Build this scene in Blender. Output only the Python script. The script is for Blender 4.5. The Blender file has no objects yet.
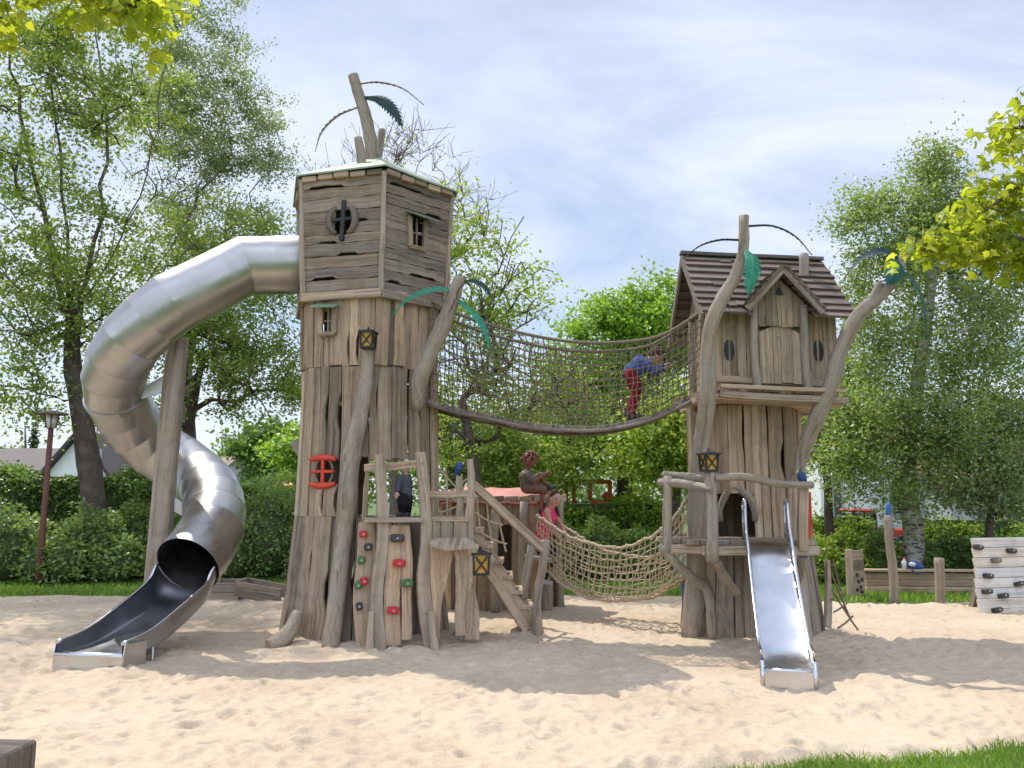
import bpy, bmesh, math, random
import numpy as np
from mathutils import Vector, Matrix

random.seed(7)
rng = np.random.default_rng(11)
R = math.radians
V = Vector
scene = bpy.context.scene
COL = scene.collection

# ------------------------------------------------------------------ camera
FPX, CX, CY, CAMH = 860.0, 512.0, 384.0, 1.6
PITCH = math.atan(116 / FPX)
CP, SP = math.cos(PITCH), math.sin(PITCH)
cam_d = bpy.data.cameras.new("camera")
cam_d.sensor_width = 36
cam_d.lens = FPX / 1024 * 36
cam_d.clip_end = 3000
cam = bpy.data.objects.new("camera", cam_d)
COL.objects.link(cam)
cam.location = (0, 0, CAMH)
cam.rotation_euler = (math.pi / 2 + PITCH, 0, 0)
scene.camera = cam


def W(px, py, Y):
    """world point at distance Y that the photograph shows at (px, py)"""
    a = (px - CX) / FPX
    b = (CY - py) / FPX
    dx, dy, dz = a, CP - b * SP, SP + b * CP
    k = Y / dy
    return V((dx * k, Y, CAMH + dz * k))


def GX(px, py):
    """point of the ground z=0 at a pixel"""
    a = (px - CX) / FPX
    b = (CY - py) / FPX
    dx, dy, dz = a, CP - b * SP, SP + b * CP
    k = -CAMH / dz
    return V((dx * k, dy * k, 0))


def mpp(Y):
    return Y / FPX


# ------------------------------------------------------------------ materials
def new_mat(name):
    m = bpy.data.materials.new(name)
    m.use_nodes = True
    nt = m.node_tree
    nt.nodes.clear()
    out = nt.nodes.new("ShaderNodeOutputMaterial")
    b = nt.nodes.new("ShaderNodeBsdfPrincipled")
    nt.links.new(b.outputs[0], out.inputs[0])
    return m, nt, b, out


def nd(nt, t, **kw):
    n = nt.nodes.new(t)
    for k, v in kw.items():
        setattr(n, k, v)
    return n


def noise(nt, vec, scale, detail=4, rough=0.55, dist=0):
    n = nd(nt, "ShaderNodeTexNoise")
    n.inputs["Scale"].default_value = scale
    n.inputs["Detail"].default_value = detail
    n.inputs["Roughness"].default_value = rough
    n.inputs["Distortion"].default_value = dist
    if vec is not None:
        nt.links.new(vec, n.inputs["Vector"])
    return n


def ramp(nt, fac, stops):
    n = nd(nt, "ShaderNodeValToRGB")
    el = n.color_ramp.elements
    while len(el) < len(stops):
        el.new(0.5)
    for e, (p, c) in zip(el, stops):
        e.position = p
        e.color = (c[0], c[1], c[2], 1) if not isinstance(c, (int, float)) else (c, c, c, 1)
    if fac is not None:
        nt.links.new(fac, n.inputs[0])
    return n


def mixc(nt, a, b, fac, mode="MIX"):
    n = nd(nt, "ShaderNodeMix", data_type="RGBA", blend_type=mode)
    for s, v in ((0, fac), (6, a), (7, b)):
        if hasattr(v, "is_linked") or isinstance(v, bpy.types.NodeSocket):
            nt.links.new(v, n.inputs[s])
        elif isinstance(v, (int, float)):
            n.inputs[s].default_value = v
        else:
            n.inputs[s].default_value = (v[0], v[1], v[2], 1)
    return n.outputs[2]


def bump(nt, b, h, strength, dist=0.01):
    n = nd(nt, "ShaderNodeBump")
    n.inputs["Strength"].default_value = strength
    n.inputs["Distance"].default_value = dist
    nt.links.new(h, n.inputs["Height"])
    nt.links.new(n.outputs[0], b.inputs["Normal"])


def wood(name, c_dark, c_mid, c_light, grey=(0.30, 0.27, 0.235), greyamt=0.5, gu=34, gv=1.3, rough=0.82, crack=0.75, var=0.5):
    m, nt, b, out = new_mat(name)
    uv = nd(nt, "ShaderNodeUVMap").outputs[0]
    mp = nd(nt, "ShaderNodeMapping")
    mp.inputs["Scale"].default_value = (gu, gv, 1)
    nt.links.new(uv, mp.inputs[0])
    n1 = noise(nt, mp.outputs[0], 1.0, 6, 0.6, 0.6)
    r1 = ramp(nt, n1.outputs[0], [(0.25, c_dark), (0.5, c_mid), (0.78, c_light)])
    mp2 = nd(nt, "ShaderNodeMapping")
    mp2.inputs["Scale"].default_value = (gu * 2.6, gv * 0.7, 1)
    nt.links.new(uv, mp2.inputs[0])
    n2 = noise(nt, mp2.outputs[0], 1.0, 3, 0.6, 1.2)
    cr = ramp(nt, n2.outputs[0], [(0.30, 1 - crack), (0.40, 1.0)])
    geo = nd(nt, "ShaderNodeNewGeometry")
    isl = geo.outputs["Random Per Island"]
    v = ramp(nt, isl, [(0, 1 - var * 0.62), (0.35, 1.0), (0.7, 0.86), (1.0, 1 + var * 0.45)])
    tc = nd(nt, "ShaderNodeTexCoord")
    n3 = noise(nt, tc.outputs["Object"], 1.7, 5, 0.6)
    g = ramp(nt, n3.outputs[0], [(0.38, 0.0), (0.66, greyamt)])
    hue = ramp(nt, isl, [(0.0, (1, 1, 1)), (0.3, (1.06, 0.98, 0.9)), (0.55, (0.96, 0.99, 1.03)), (0.8, (1.08, 0.97, 0.86)), (1, (1, 1, 1))])
    c = mixc(nt, r1.outputs[0], grey, g.outputs[0])
    c = mixc(nt, c, v.outputs[0], 1.0, "MULTIPLY")
    c = mixc(nt, c, hue.outputs[0], 1.0, "MULTIPLY")
    c = mixc(nt, c, cr.outputs[0], 0.9, "MULTIPLY")
    n5 = noise(nt, tc.outputs["Object"], 7.0, 4, 0.65)
    st = ramp(nt, n5.outputs[0], [(0.30, 0.72), (0.5, 1.0)])
    c = mixc(nt, c, st.outputs[0], 0.75, "MULTIPLY")
    mp3 = nd(nt, "ShaderNodeMapping")
    mp3.inputs["Scale"].default_value = (gu * 0.42, gv * 0.35, 1)
    nt.links.new(uv, mp3.inputs[0])
    n6 = noise(nt, mp3.outputs[0], 1.0, 3, 0.6, 0.4)
    s6 = ramp(nt, n6.outputs[0], [(0.32, 0.62), (0.5, 1.0), (0.72, 1.16)])
    c = mixc(nt, c, s6.outputs[0], 0.85, "MULTIPLY")
    hs = nd(nt, "ShaderNodeHueSaturation")
    hs.inputs["Saturation"].default_value = 0.86
    nt.links.new(c, hs.inputs["Color"])
    c = hs.outputs[0]
    nt.links.new(c, b.inputs["Base Color"])
    b.inputs["Roughness"].default_value = rough
    b.inputs["Specular IOR Level"].default_value = 0.25
    h = mixc(nt, n1.outputs[0], cr.outputs[0], 0.5)
    bump(nt, b, h, 0.55, 0.012)
    return m


def plain(name, col, rough=0.6, metal=0.0, nscale=9, namt=0.25, bstr=0.15, spec=0.4):
    m, nt, b, out = new_mat(name)
    tc = nd(nt, "ShaderNodeTexCoord")
    n = noise(nt, tc.outputs["Object"], nscale, 5, 0.6)
    lo = [c * (1 - namt) for c in col]
    hi = [min(1, c * (1 + namt)) for c in col]
    r = ramp(nt, n.outputs[0], [(0.3, lo), (0.7, hi)])
    nt.links.new(r.outputs[0], b.inputs["Base Color"])
    b.inputs["Roughness"].default_value = rough
    b.inputs["Metallic"].default_value = metal
    b.inputs["Specular IOR Level"].default_value = spec
    if bstr:
        n2 = noise(nt, tc.outputs["Object"], nscale * 6, 4, 0.6)
        bump(nt, b, n2.outputs[0], bstr, 0.006)
    return m


def cloth(name, col):
    m, nt, b, out = new_mat(name)
    tc = nd(nt, "ShaderNodeTexCoord")
    n = noise(nt, tc.outputs["Object"], 11, 4, 0.55, 1.2)
    r = ramp(nt, n.outputs[0], [(0.3, [c * 0.72 for c in col]), (0.7, [min(1, c * 1.22) for c in col])])
    nt.links.new(r.outputs[0], b.inputs["Base Color"])
    b.inputs["Roughness"].default_value = 0.9
    b.inputs["Specular IOR Level"].default_value = 0.15
    bump(nt, b, n.outputs[0], 0.9, 0.03)
    return m


def leafmat(name, cols, transl=0.4, rough=0.40, tint=(1.25, 1.2, 0.5)):
    m, nt, b, out = new_mat(name)
    geo = nd(nt, "ShaderNodeNewGeometry")
    cols = [(c[0] * 1.32, c[1] * 1.46, c[2] * 1.35) for c in cols] if "maple" not in name else cols
    n = len(cols)
    r = ramp(nt, geo.outputs["Random Per Island"], [(i / max(1, n - 1), c) for i, c in enumerate(cols)])
    tc = nd(nt, "ShaderNodeTexCoord")
    ns = noise(nt, tc.outputs["Object"], 0.9, 3)
    rr = ramp(nt, ns.outputs[0], [(0.3, 0.75), (0.7, 1.25)])
    c = mixc(nt, r.outputs[0], rr.outputs[0], 1.0, "MULTIPLY")
    nt.links.new(c, b.inputs["Base Color"])
    b.inputs["Roughness"].default_value = rough
    b.inputs["Specular IOR Level"].default_value = 0.55
    tr = nd(nt, "ShaderNodeBsdfTranslucent")
    ct = mixc(nt, c, tint, 1.0, "MULTIPLY")
    cg = nd(nt, "ShaderNodeGamma")
    cg.inputs[1].default_value = 0.8
    nt.links.new(ct, cg.inputs[0])
    nt.links.new(cg.outputs[0], tr.inputs[0])
    mx = nd(nt, "ShaderNodeMixShader")
    mx.inputs[0].default_value = transl
    nt.links.new(b.outputs[0], mx.inputs[1])
    nt.links.new(tr.outputs[0], mx.inputs[2])
    nt.links.new(mx.outputs[0], out.inputs[0])
    return m


M = {}
M["plank"] = wood("weathered_plank", (0.19, 0.125, 0.072), (0.355, 0.262, 0.165), (0.49, 0.385, 0.262), (0.37, 0.318, 0.25), 0.5, var=0.85)
M["plank_warm"] = wood("warm_plank", (0.19, 0.112, 0.06), (0.385, 0.27, 0.155), (0.53, 0.40, 0.25), (0.37, 0.31, 0.24), 0.42, var=0.9)
M["plank_house"] = wood("house_plank", (0.19, 0.115, 0.06), (0.385, 0.275, 0.165), (0.52, 0.40, 0.26), (0.37, 0.315, 0.25), 0.5, var=0.7)
M["plank_grey"] = wood("grey_plank", (0.155, 0.11, 0.075), (0.295, 0.23, 0.16), (0.41, 0.335, 0.25), (0.33, 0.29, 0.24), 0.62, var=0.8)
M["plank_pale"] = wood("pale_plank", (0.50, 0.46, 0.40), (0.62, 0.58, 0.51), (0.70, 0.66, 0.60), (0.60, 0.58, 0.54), 0.6, var=0.2, crack=0.4)
M["plank_cabin"] = wood("cabin_plank", (0.11, 0.075, 0.048), (0.225, 0.17, 0.118), (0.33, 0.262, 0.195), (0.28, 0.245, 0.20), 0.55, var=0.85, crack=0.9)
M["old_timber"] = wood("old_dark_timber", (0.05, 0.042, 0.036), (0.095, 0.082, 0.07), (0.16, 0.14, 0.12), (0.15, 0.14, 0.125), 0.5)
M["log"] = wood("stripped_log", (0.22, 0.155, 0.095), (0.36, 0.27, 0.175), (0.48, 0.375, 0.26), (0.38, 0.335, 0.275), 0.7, gu=24, gv=0.9, crack=0.8, var=0.3)
M["shingle"] = wood("roof_shingle", (0.075, 0.052, 0.040), (0.15, 0.108, 0.084), (0.23, 0.175, 0.14), (0.21, 0.175, 0.15), 0.5, crack=0.5)
M["deck_wood"] = wood("bridge_slat", (0.12, 0.09, 0.06), (0.21, 0.16, 0.115), (0.33, 0.265, 0.20), (0.27, 0.24, 0.20), 0.6)
M["dark_iron"] = plain("dark_iron", (0.035, 0.036, 0.038), 0.55, 0.4)
M["amber"] = plain("amber_glass", (0.55, 0.32, 0.04), 0.35)
M["red"] = plain("red_paint", (0.52, 0.055, 0.03), 0.5, 0, 14, 0.3)
M["red_hold"] = plain("red_resin", (0.50, 0.03, 0.035), 0.6)
M["green_hold"] = plain("green_resin", (0.07, 0.16, 0.05), 0.6)
M["black_hold"] = plain("black_resin", (0.05, 0.045, 0.04), 0.6)
M["frond_green"] = plain("frond_green", (0.02, 0.20, 0.11), 0.6, 0.0, 20, 0.35)
M["frond_dark"] = plain("frond_dark", (0.018, 0.045, 0.04), 0.75, 0.0, 20, 0.35)
M["frond_teal"] = plain("frond_teal", (0.012, 0.085, 0.065), 0.7, 0.0, 20, 0.35)
M["frond_tan"] = plain("frond_bronze", (0.22, 0.17, 0.095), 0.5, 0.0, 20, 0.35)
M["green_roof"] = plain("faded_green_sheet", (0.27, 0.32, 0.22), 0.6, 0, 3, 0.2)
M["awning"] = plain("green_awning", (0.16, 0.24, 0.15), 0.6, 0, 8, 0.3)
M["pink_roof"] = plain("faded_red_sheet", (0.50, 0.21, 0.16), 0.6, 0, 3, 0.18)
M["rope_light"] = plain("pale_rope", (0.44, 0.36, 0.24), 0.85, 0, 40, 0.25)
M["rope_dark"] = plain("brown_rope", (0.165, 0.13, 0.085), 0.85, 0, 40, 0.3)
M["iron_pole"] = plain("rusty_pole", (0.12, 0.045, 0.03), 0.7, 0, 20, 0.3)
M["glass_lamp"] = plain("frosted_glass", (0.55, 0.56, 0.5), 0.3)
M["white_wall"] = plain("white_plaster", (0.76, 0.76, 0.76), 0.8, 0, 1.5, 0.05)
M["grey_wall"] = plain("grey_plaster", (0.42, 0.43, 0.45), 0.8, 0, 1.5, 0.08)
M["roof_tile"] = plain("dark_roof_tile", (0.055, 0.045, 0.045), 0.7, 0, 6, 0.3)
M["roof_tan"] = plain("tan_roof_tile", (0.20, 0.14, 0.10), 0.7, 0, 6, 0.3)
M["glass"] = plain("window_glass", (0.05, 0.06, 0.065), 0.12, 0, 3, 0.1, 0)
M["tractor_red"] = plain("tractor_red", (0.45, 0.04, 0.03), 0.4)
M["rubber"] = plain("black_rubber", (0.025, 0.025, 0.027), 0.8)
M["orange"] = plain("orange_paint", (0.70, 0.17, 0.04), 0.5)
M["skin"] = plain("skin", (0.50, 0.29, 0.21), 0.55, 0, 20, 0.08, 0.05)
M["hair"] = plain("brown_hair", (0.06, 0.032, 0.018), 0.9, 0, 60, 0.4)
M["shoe"] = plain("dark_shoe", (0.05, 0.05, 0.05), 0.7)
M["shoe_pale"] = plain("pale_shoe", (0.45, 0.45, 0.45), 0.7)
M["statue"] = plain("carved_brown_paint", (0.15, 0.075, 0.045), 0.6, 0, 15, 0.4)
M["statue_skin"] = plain("carved_red_brown", (0.22, 0.085, 0.05), 0.6, 0, 15, 0.35)
M["statue_cloth"] = plain("carved_grey_brown", (0.13, 0.10, 0.08), 0.7, 0, 15, 0.35)
M["bird_blue"] = plain("bird_blue", (0.02, 0.06, 0.16), 0.5)
M["bird_yellow"] = plain("bird_yellow", (0.6, 0.40, 0.06), 0.5)
M["post_blue"] = plain("post_blue", (0.03, 0.13, 0.32), 0.5)
M["twig"] = plain("pale_twig", (0.20, 0.155, 0.125), 0.9, 0, 5, 0.3, 0.3)
M["bark"] = plain("grey_bark", (0.14, 0.115, 0.09), 0.9, 0, 5, 0.45, 0.9)
M["bark_dark"] = plain("dark_bark", (0.085, 0.066, 0.052), 0.9, 0, 5, 0.45, 0.9)
M["soil"] = plain("soil", (0.16, 0.12, 0.085), 0.95, 0, 4, 0.4, 0.6)
M["stone"] = plain("stone", (0.42, 0.38, 0.32), 0.9, 0, 5, 0.3, 0.5)


def steel(name, rough, col=(0.46, 0.448, 0.43), streak=0.12):
    m, nt, b, out = new_mat(name)
    tc = nd(nt, "ShaderNodeTexCoord")
    n = noise(nt, tc.outputs["Object"], 2.2, 6, 0.65)
    r = ramp(nt, n.outputs[0], [(0.3, [c * 0.82 for c in col]), (0.7, col)])
    uv = nd(nt, "ShaderNodeUVMap").outputs[0]
    mp = nd(nt, "ShaderNodeMapping")
    mp.inputs["Scale"].default_value = (2.5, 2.5, 2.5)
    nt.links.new(tc.outputs["Object"], mp.inputs[0])
    n2 = noise(nt, mp.outputs[0], 1, 3)
    r2 = ramp(nt, n2.outputs[0], [(0.3, rough - streak), (0.7, rough + streak)])
    nt.links.new(r.outputs[0], b.inputs["Base Color"])
    nt.links.new(r2.outputs[0], b.inputs["Roughness"])
    b.inputs["Metallic"].default_value = 1.0
    bump(nt, b, n.outputs[0], 0.03, 0.004)
    return m


M["steel"] = steel("brushed_steel", 0.36)
M["steel_bed"] = steel("polished_steel_bed", 0.24, (0.60, 0.61, 0.63), 0.08)
M["steel_dark_reflect"] = steel("trough_dark_reflect", 0.36, (0.44, 0.45, 0.48), 0.1)  # darkened colour stands in for dark reflections inside the trough


def birch_bark():
    m, nt, b, out = new_mat("birch_bark")
    tc = nd(nt, "ShaderNodeTexCoord")
    mp = nd(nt, "ShaderNodeMapping")
    mp.inputs["Scale"].default_value = (2.2, 2.2, 7)
    nt.links.new(tc.outputs["Object"], mp.inputs[0])
    n = noise(nt, mp.outputs[0], 1.6, 5, 0.7)
    r = ramp(nt, n.outputs[0], [(0.40, (0.045, 0.04, 0.035)), (0.50, (0.34, 0.32, 0.29)), (0.75, (0.62, 0.6, 0.56))])
    nt.links.new(r.outputs[0], b.inputs["Base Color"])
    b.inputs["Roughness"].default_value = 0.85
    bump(nt, b, n.outputs[0], 0.6, 0.03)
    return m


M["birch"] = birch_bark()


def sand_mat():
    m, nt, b, out = new_mat("pale_sand")
    tc = nd(nt, "ShaderNodeTexCoord")
    o = tc.outputs["Object"]
    n1 = noise(nt, o, 0.55, 6, 0.6)
    r1 = ramp(nt, n1.outputs[0], [(0.32, (0.455, 0.355, 0.25)), (0.5, (0.54, 0.432, 0.312)), (0.7, (0.585, 0.478, 0.352))])
    n2 = noise(nt, o, 26, 5, 0.7)
    r2 = ramp(nt, n2.outputs[0], [(0.3, 0.86), (0.7, 1.06)])
    n4 = noise(nt, o, 160, 2, 0.6)
    r4 = ramp(nt, n4.outputs[0], [(0.27, 0.62), (0.38, 1.0)])
    c = mixc(nt, r1.outputs[0], r2.outputs[0], 1.0, "MULTIPLY")
    c = mixc(nt, c, r4.outputs[0], 0.6, "MULTIPLY")
    nt.links.new(c, b.inputs["Base Color"])
    b.inputs["Roughness"].default_value = 0.95
    b.inputs["Specular IOR Level"].default_value = 0.1
    n3 = noise(nt, o, 11, 6, 0.62)
    n5 = noise(nt, o, 90, 3, 0.6)
    h = mixc(nt, n3.outputs[0], n5.outputs[0], 0.25)
    bump(nt, b, h, 0.55, 0.05)
    return m


M["sand"] = sand_mat()


def lawn_mat():
    m, nt, b, out = new_mat("lawn_ground")
    tc = nd(nt, "ShaderNodeTexCoord")
    o = tc.outputs["Object"]
    n1 = noise(nt, o, 0.7, 6, 0.65)
    n2 = noise(nt, o, 30, 4, 0.7)
    r1 = ramp(nt, n1.outputs[0], [(0.3, (0.10, 0.13, 0.035)), (0.55, (0.075, 0.145, 0.025)), (0.75, (0.16, 0.17, 0.06))])
    r2 = ramp(nt, n2.outputs[0], [(0.3, 0.6), (0.7, 1.25)])
    c = mixc(nt, r1.outputs[0], r2.outputs[0], 1.0, "MULTIPLY")
    nt.links.new(c, b.inputs["Base Color"])
    b.inputs["Roughness"].default_value = 0.95
    bump(nt, b, n2.outputs[0], 0.8, 0.04)
    return m


M["lawn"] = lawn_mat()
M["grass"] = leafmat("grass_blade", [(0.09, 0.17, 0.02), (0.14, 0.23, 0.03), (0.21, 0.28, 0.065)], 0.42)
M["denim"] = cloth("denim_blue", (0.06, 0.10, 0.26))
M["red_cloth"] = cloth("red_cloth", (0.24, 0.018, 0.03))
M["pink_cloth"] = cloth("pink_cloth", (0.80, 0.07, 0.17))
M["black_cloth"] = cloth("black_cloth", (0.022, 0.022, 0.026))
M["grey_cloth"] = cloth("grey_cloth", (0.10, 0.10, 0.115))
M["white_cloth"] = cloth("white_cloth", (0.75, 0.75, 0.76))
M["cyan_cloth"] = cloth("turquoise_cloth", (0.05, 0.42, 0.60))
M["leaf_maple"] = leafmat("maple_leaf", [(0.20, 0.28, 0.025), (0.29, 0.37, 0.03), (0.38, 0.43, 0.05)], 0.64, 0.45, (1.55, 1.4, 0.4))
M["leaf_grey"] = leafmat("greygreen_leaf", [(0.14, 0.17, 0.085), (0.19, 0.22, 0.115), (0.25, 0.275, 0.155)], 0.45)
M["leaf_mid"] = leafmat("midgreen_leaf", [(0.10, 0.145, 0.035), (0.155, 0.205, 0.05), (0.26, 0.29, 0.07)], 0.55)
M["leaf_bright"] = leafmat("bright_leaf", [(0.11, 0.20, 0.025), (0.16, 0.26, 0.035), (0.24, 0.33, 0.05)], 0.5)
M["leaf_lime"] = leafmat("lime_leaf", [(0.13, 0.20, 0.03), (0.19, 0.255, 0.04), (0.27, 0.30, 0.065)], 0.55)
M["leaf_birch"] = leafmat("birch_leaf", [(0.115, 0.165, 0.05), (0.165, 0.215, 0.065), (0.23, 0.27, 0.095)], 0.48)
M["leaf_hedge"] = leafmat("hedge_leaf", [(0.06, 0.105, 0.025), (0.10, 0.16, 0.038), (0.16, 0.22, 0.06)], 0.42)
M["leaf_bush"] = leafmat("bush_leaf", [(0.10, 0.15, 0.045), (0.15, 0.21, 0.065), (0.23, 0.28, 0.11)], 0.45)
M["leaf_clip"] = leafmat("clipped_hedge_leaf", [(0.12, 0.19, 0.025), (0.18, 0.26, 0.03), (0.23, 0.29, 0.045)], 0.45)
M["leaf_conifer"] = leafmat("conifer_needle", [(0.02, 0.045, 0.025), (0.04, 0.075, 0.04)], 0.1)
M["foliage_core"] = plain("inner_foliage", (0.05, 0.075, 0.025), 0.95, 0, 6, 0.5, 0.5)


# ------------------------------------------------------------------ object helpers
def rootloc(o):
    while o.parent:
        o = o.parent
    return V(o.location)


def tag(o, label=None, cat=None, group=None, kind=None):
    if label:
        o["label"] = label
    if cat:
        o["category"] = cat
    if group:
        o["group"] = group
    if kind:
        o["kind"] = kind
    return o


def thing(name, label, cat, loc=(0, 0, 0), group=None):
    o = bpy.data.objects.new(name, None)
    o.empty_display_size = 0.2
    COL.objects.link(o)
    o.location = loc
    return tag(o, label, cat, group)


class MB:
    """collects faces (world coordinates) and their wood-grain UVs for ONE mesh object"""

    def __init__(s):
        s.v, s.f, s.uv, s.sm = [], [], [], []

    def add(s, verts, faces, uvs=None, smooth=False):
        o = len(s.v)
        s.v.extend([tuple(p) for p in verts])
        for i, f in enumerate(faces):
            s.f.append(tuple(o + k for k in f))
            s.sm.append(smooth)
            if uvs is None:
                s.uv.extend([(0, 0)] * len(f))
            else:
                s.uv.extend([uvs[k] for k in f] if not isinstance(uvs[0], list) else uvs[i])

    def beam(s, p0, p1, w, h, up=(0, 0, 1), jit=0.0, taper=1.0, segs=1):
        """squared timber from p0 to p1: w across, h along up"""
        p0, p1 = V(p0), V(p1)
        d = p1 - p0
        L = d.length
        d.normalize()
        side = d.cross(V(up))
        if side.length < 1e-4:
            side = d.cross(V((1, 0, 0)))
        side.normalize()
        u = side.cross(d).normalized()
        vs, uvs, fs = [], [], []
        ru, rv = random.random() * 20, random.random() * 20
        wob = [0, 0]
        for k in range(segs + 1):
            t = k / segs
            sc = 1 + (taper - 1) * t
            if 0 < k < segs:
                wob = [random.uniform(-1, 1) * jit, random.uniform(-1, 1) * jit]
            c = p0 + d * L * t + side * wob[0] + u * wob[1]
            for i, (a, b) in enumerate(((-1, -1), (1, -1), (1, 1), (-1, 1))):
                j1 = 1 + random.uniform(-1, 1) * jit * 2
                vs.append(c + side * a * w / 2 * sc * j1 + u * b * h / 2 * sc * j1)
        per = [0, w, w + h, 2 * w + h, 2 * w + 2 * h]
        flist, uvl = [], []
        for k in range(segs):
            for i in range(4):
                j = (i + 1) % 4
                a, b = k * 4 + i, k * 4 + j
                flist.append((a, b, b + 4, a + 4))
                v0, v1 = rv + L * k / segs, rv + L * (k + 1) / segs
                uvl.append([(ru + per[i], v0), (ru + per[i + 1], v0), (ru + per[i + 1], v1), (ru + per[i], v1)])
        e = segs * 4
        flist.append((3, 2, 1, 0))
        flist.append((e, e + 1, e + 2, e + 3))
        for _ in range(2):
            uvl.append([(ru, rv), (ru + w, rv), (ru + w, rv + h * .1), (ru, rv + h * .1)])
        s.add(vs, flist, uvl)

    def strip(s, cs, hw, tdirs, ndirs, thick):
        """plank following centres cs with half widths hw[(l,r)], tangents, outward normals"""
        vs = []
        n = len(cs)
        for c, (l, r), t, nn in zip(cs, hw, tdirs, ndirs):
            vs += [c - t * l, c + t * r, c + t * r - nn * thick, c - t * l - nn * thick]
        ru, rv = random.random() * 30, random.random() * 30
        flist, uvl = [], []
        acc = 0
        for k in range(n - 1):
            L = (cs[k + 1] - cs[k]).length
            v0, v1 = rv + acc, rv + acc + L
            acc += L
            w = hw[k][0] + hw[k][1]
            us = [0, w, w + thick, 2 * w + thick, 2 * w + 2 * thick]
            for i in range(4):
                j = (i + 1) % 4
                a, b = k * 4 + i, k * 4 + j
                flist.append((a, b, b + 4, a + 4))
                uvl.append([(ru + us[i], v0), (ru + us[i + 1], v0), (ru + us[i + 1], v1), (ru + us[i], v1)])
        e = (n - 1) * 4
        for f in ((3, 2, 1, 0), (e, e + 1, e + 2, e + 3)):
            flist.append(f)
            uvl.append([(ru, rv), (ru + .1, rv), (ru + .1, rv + .01), (ru, rv + .01)])
        s.add(vs, flist, uvl)

    def tube(s, pts, rad, n=8, smooth=True, cap=True, lump=0.0):
        pts = [V(p) for p in pts]
        if not isinstance(rad, (list, tuple)):
            rad = [rad] * len(pts)
        ref = None
        vs = []
        ru, rv = random.random() * 30, random.random() * 30
        lens = [0]
        for i, p in enumerate(pts):
            if i:
                lens.append(lens[-1] + (p - pts[i - 1]).length)
            d = (pts[min(i + 1, len(pts) - 1)] - pts[max(i - 1, 0)]).normalized()
            if ref is None:
                ref = d.orthogonal().normalized()
            ref = (ref - d * ref.dot(d))
            ref = ref.normalized() if ref.length > 1e-6 else d.orthogonal().normalized()
            b = d.cross(ref)
            for k in range(n):
                a = 2 * math.pi * k / n
                rr = rad[i] * (1 + random.uniform(-lump, lump))
                vs.append(p + (ref * math.cos(a) + b * math.sin(a)) * rr)
        flist, uvl = [], []
        for i in range(len(pts) - 1):
            for k in range(n):
                k2 = (k + 1) % n
                flist.append((i * n + k, i * n + k2, (i + 1) * n + k2, (i + 1) * n + k))
                u0, u1 = ru + k / n * 6.28 * rad[i], ru + (k + 1) / n * 6.28 * rad[i]
                uvl.append([(u0, rv + lens[i]), (u1, rv + lens[i]), (u1, rv + lens[i + 1]), (u0, rv + lens[i + 1])])
        s.add(vs, flist, uvl, smooth)
        if cap:
            o = len(s.v) - len(vs)
            for ring in ([o + k for k in range(n)][::-1], [o + (len(pts) - 1) * n + k for k in range(n)]):
                c = sum((V(s.v[q]) for q in ring), V()) / n
                s.v.append(tuple(c))
                ci = len(s.v) - 1
                for k in range(n):
                    s.f.append((ring[k], ring[(k + 1) % n], ci))
                    s.sm.append(False)
                    s.uv.extend([(ru, rv), (ru + .05, rv), (ru + .02, rv + .01)])

    def ball(s, c, r, sq=(1, 1, 1), n=12, m=8, rot=None):
        c = V(c)
        vs, fs = [], []
        for i in range(m + 1):
            th = math.pi * i / m
            for k in range(n):
                a = 2 * math.pi * k / n
                p = V((math.sin(th) * math.cos(a) * sq[0], math.sin(th) * math.sin(a) * sq[1], math.cos(th) * sq[2])) * r
                if rot:
                    p = rot @ p
                vs.append(c + p)
        for i in range(m):
            for k in range(n):
                k2 = (k + 1) % n
                fs.append((i * n + k, (i + 1) * n + k, (i + 1) * n + k2, i * n + k2))
        s.add(vs, fs, None, True)

    def poly(s, pts, thick, normal):
        """flat outline pts given thickness along normal"""
        nn = V(normal).normalized() * thick
        pts = [V(p) for p in pts]
        n = len(pts)
        vs = pts + [p - nn for p in pts]
        fs = [tuple(range(n)), tuple(range(2 * n - 1, n - 1, -1))]
        for i in range(n):
            j = (i + 1) % n
            fs.append((j, i, n + i, n + j))
        a = (pts[1] - pts[0]).normalized()
        b = nn.normalized().cross(a)
        ru = random.random() * 30
        uv = [(ru + p.dot(a), p.dot(b)) for p in vs]
        s.add(vs, fs, uv)

    def build(s, name, mat, parent=None, label=None, bevel=0.0, mods=None):
        me = bpy.data.meshes.new(name)
        off = rootloc(parent) if parent else V((0, 0, 0))
        if parent is None and s.v:
            a = np.array(s.v)
            off = V((float(a[:, 0].mean()), float(a[:, 1].mean()), float(a[:, 2].min())))
        vs = [(x - off.x, y - off.y, z - off.z) for x, y, z in s.v]
        me.from_pydata(vs, [], s.f)
        ul = me.uv_layers.new(name="UVMap")
        ul.data.foreach_set("uv", np.array(s.uv, dtype=np.float32).ravel())
        me.polygons.foreach_set("use_smooth", np.array(s.sm, dtype=bool))
        me.materials.append(mat)
        me.update()
        o = bpy.data.objects.new(name, me)
        COL.objects.link(o)
        if parent:
            o.parent = parent
        else:
            o.location = off
        if label:
            o["label"] = label
        if bevel:
            b = o.modifiers.new("bevel", "BEVEL")
            b.width = bevel
            b.segments = 1
            b.limit_method = "ANGLE"
            b.angle_limit = R(40)
        return o


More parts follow.
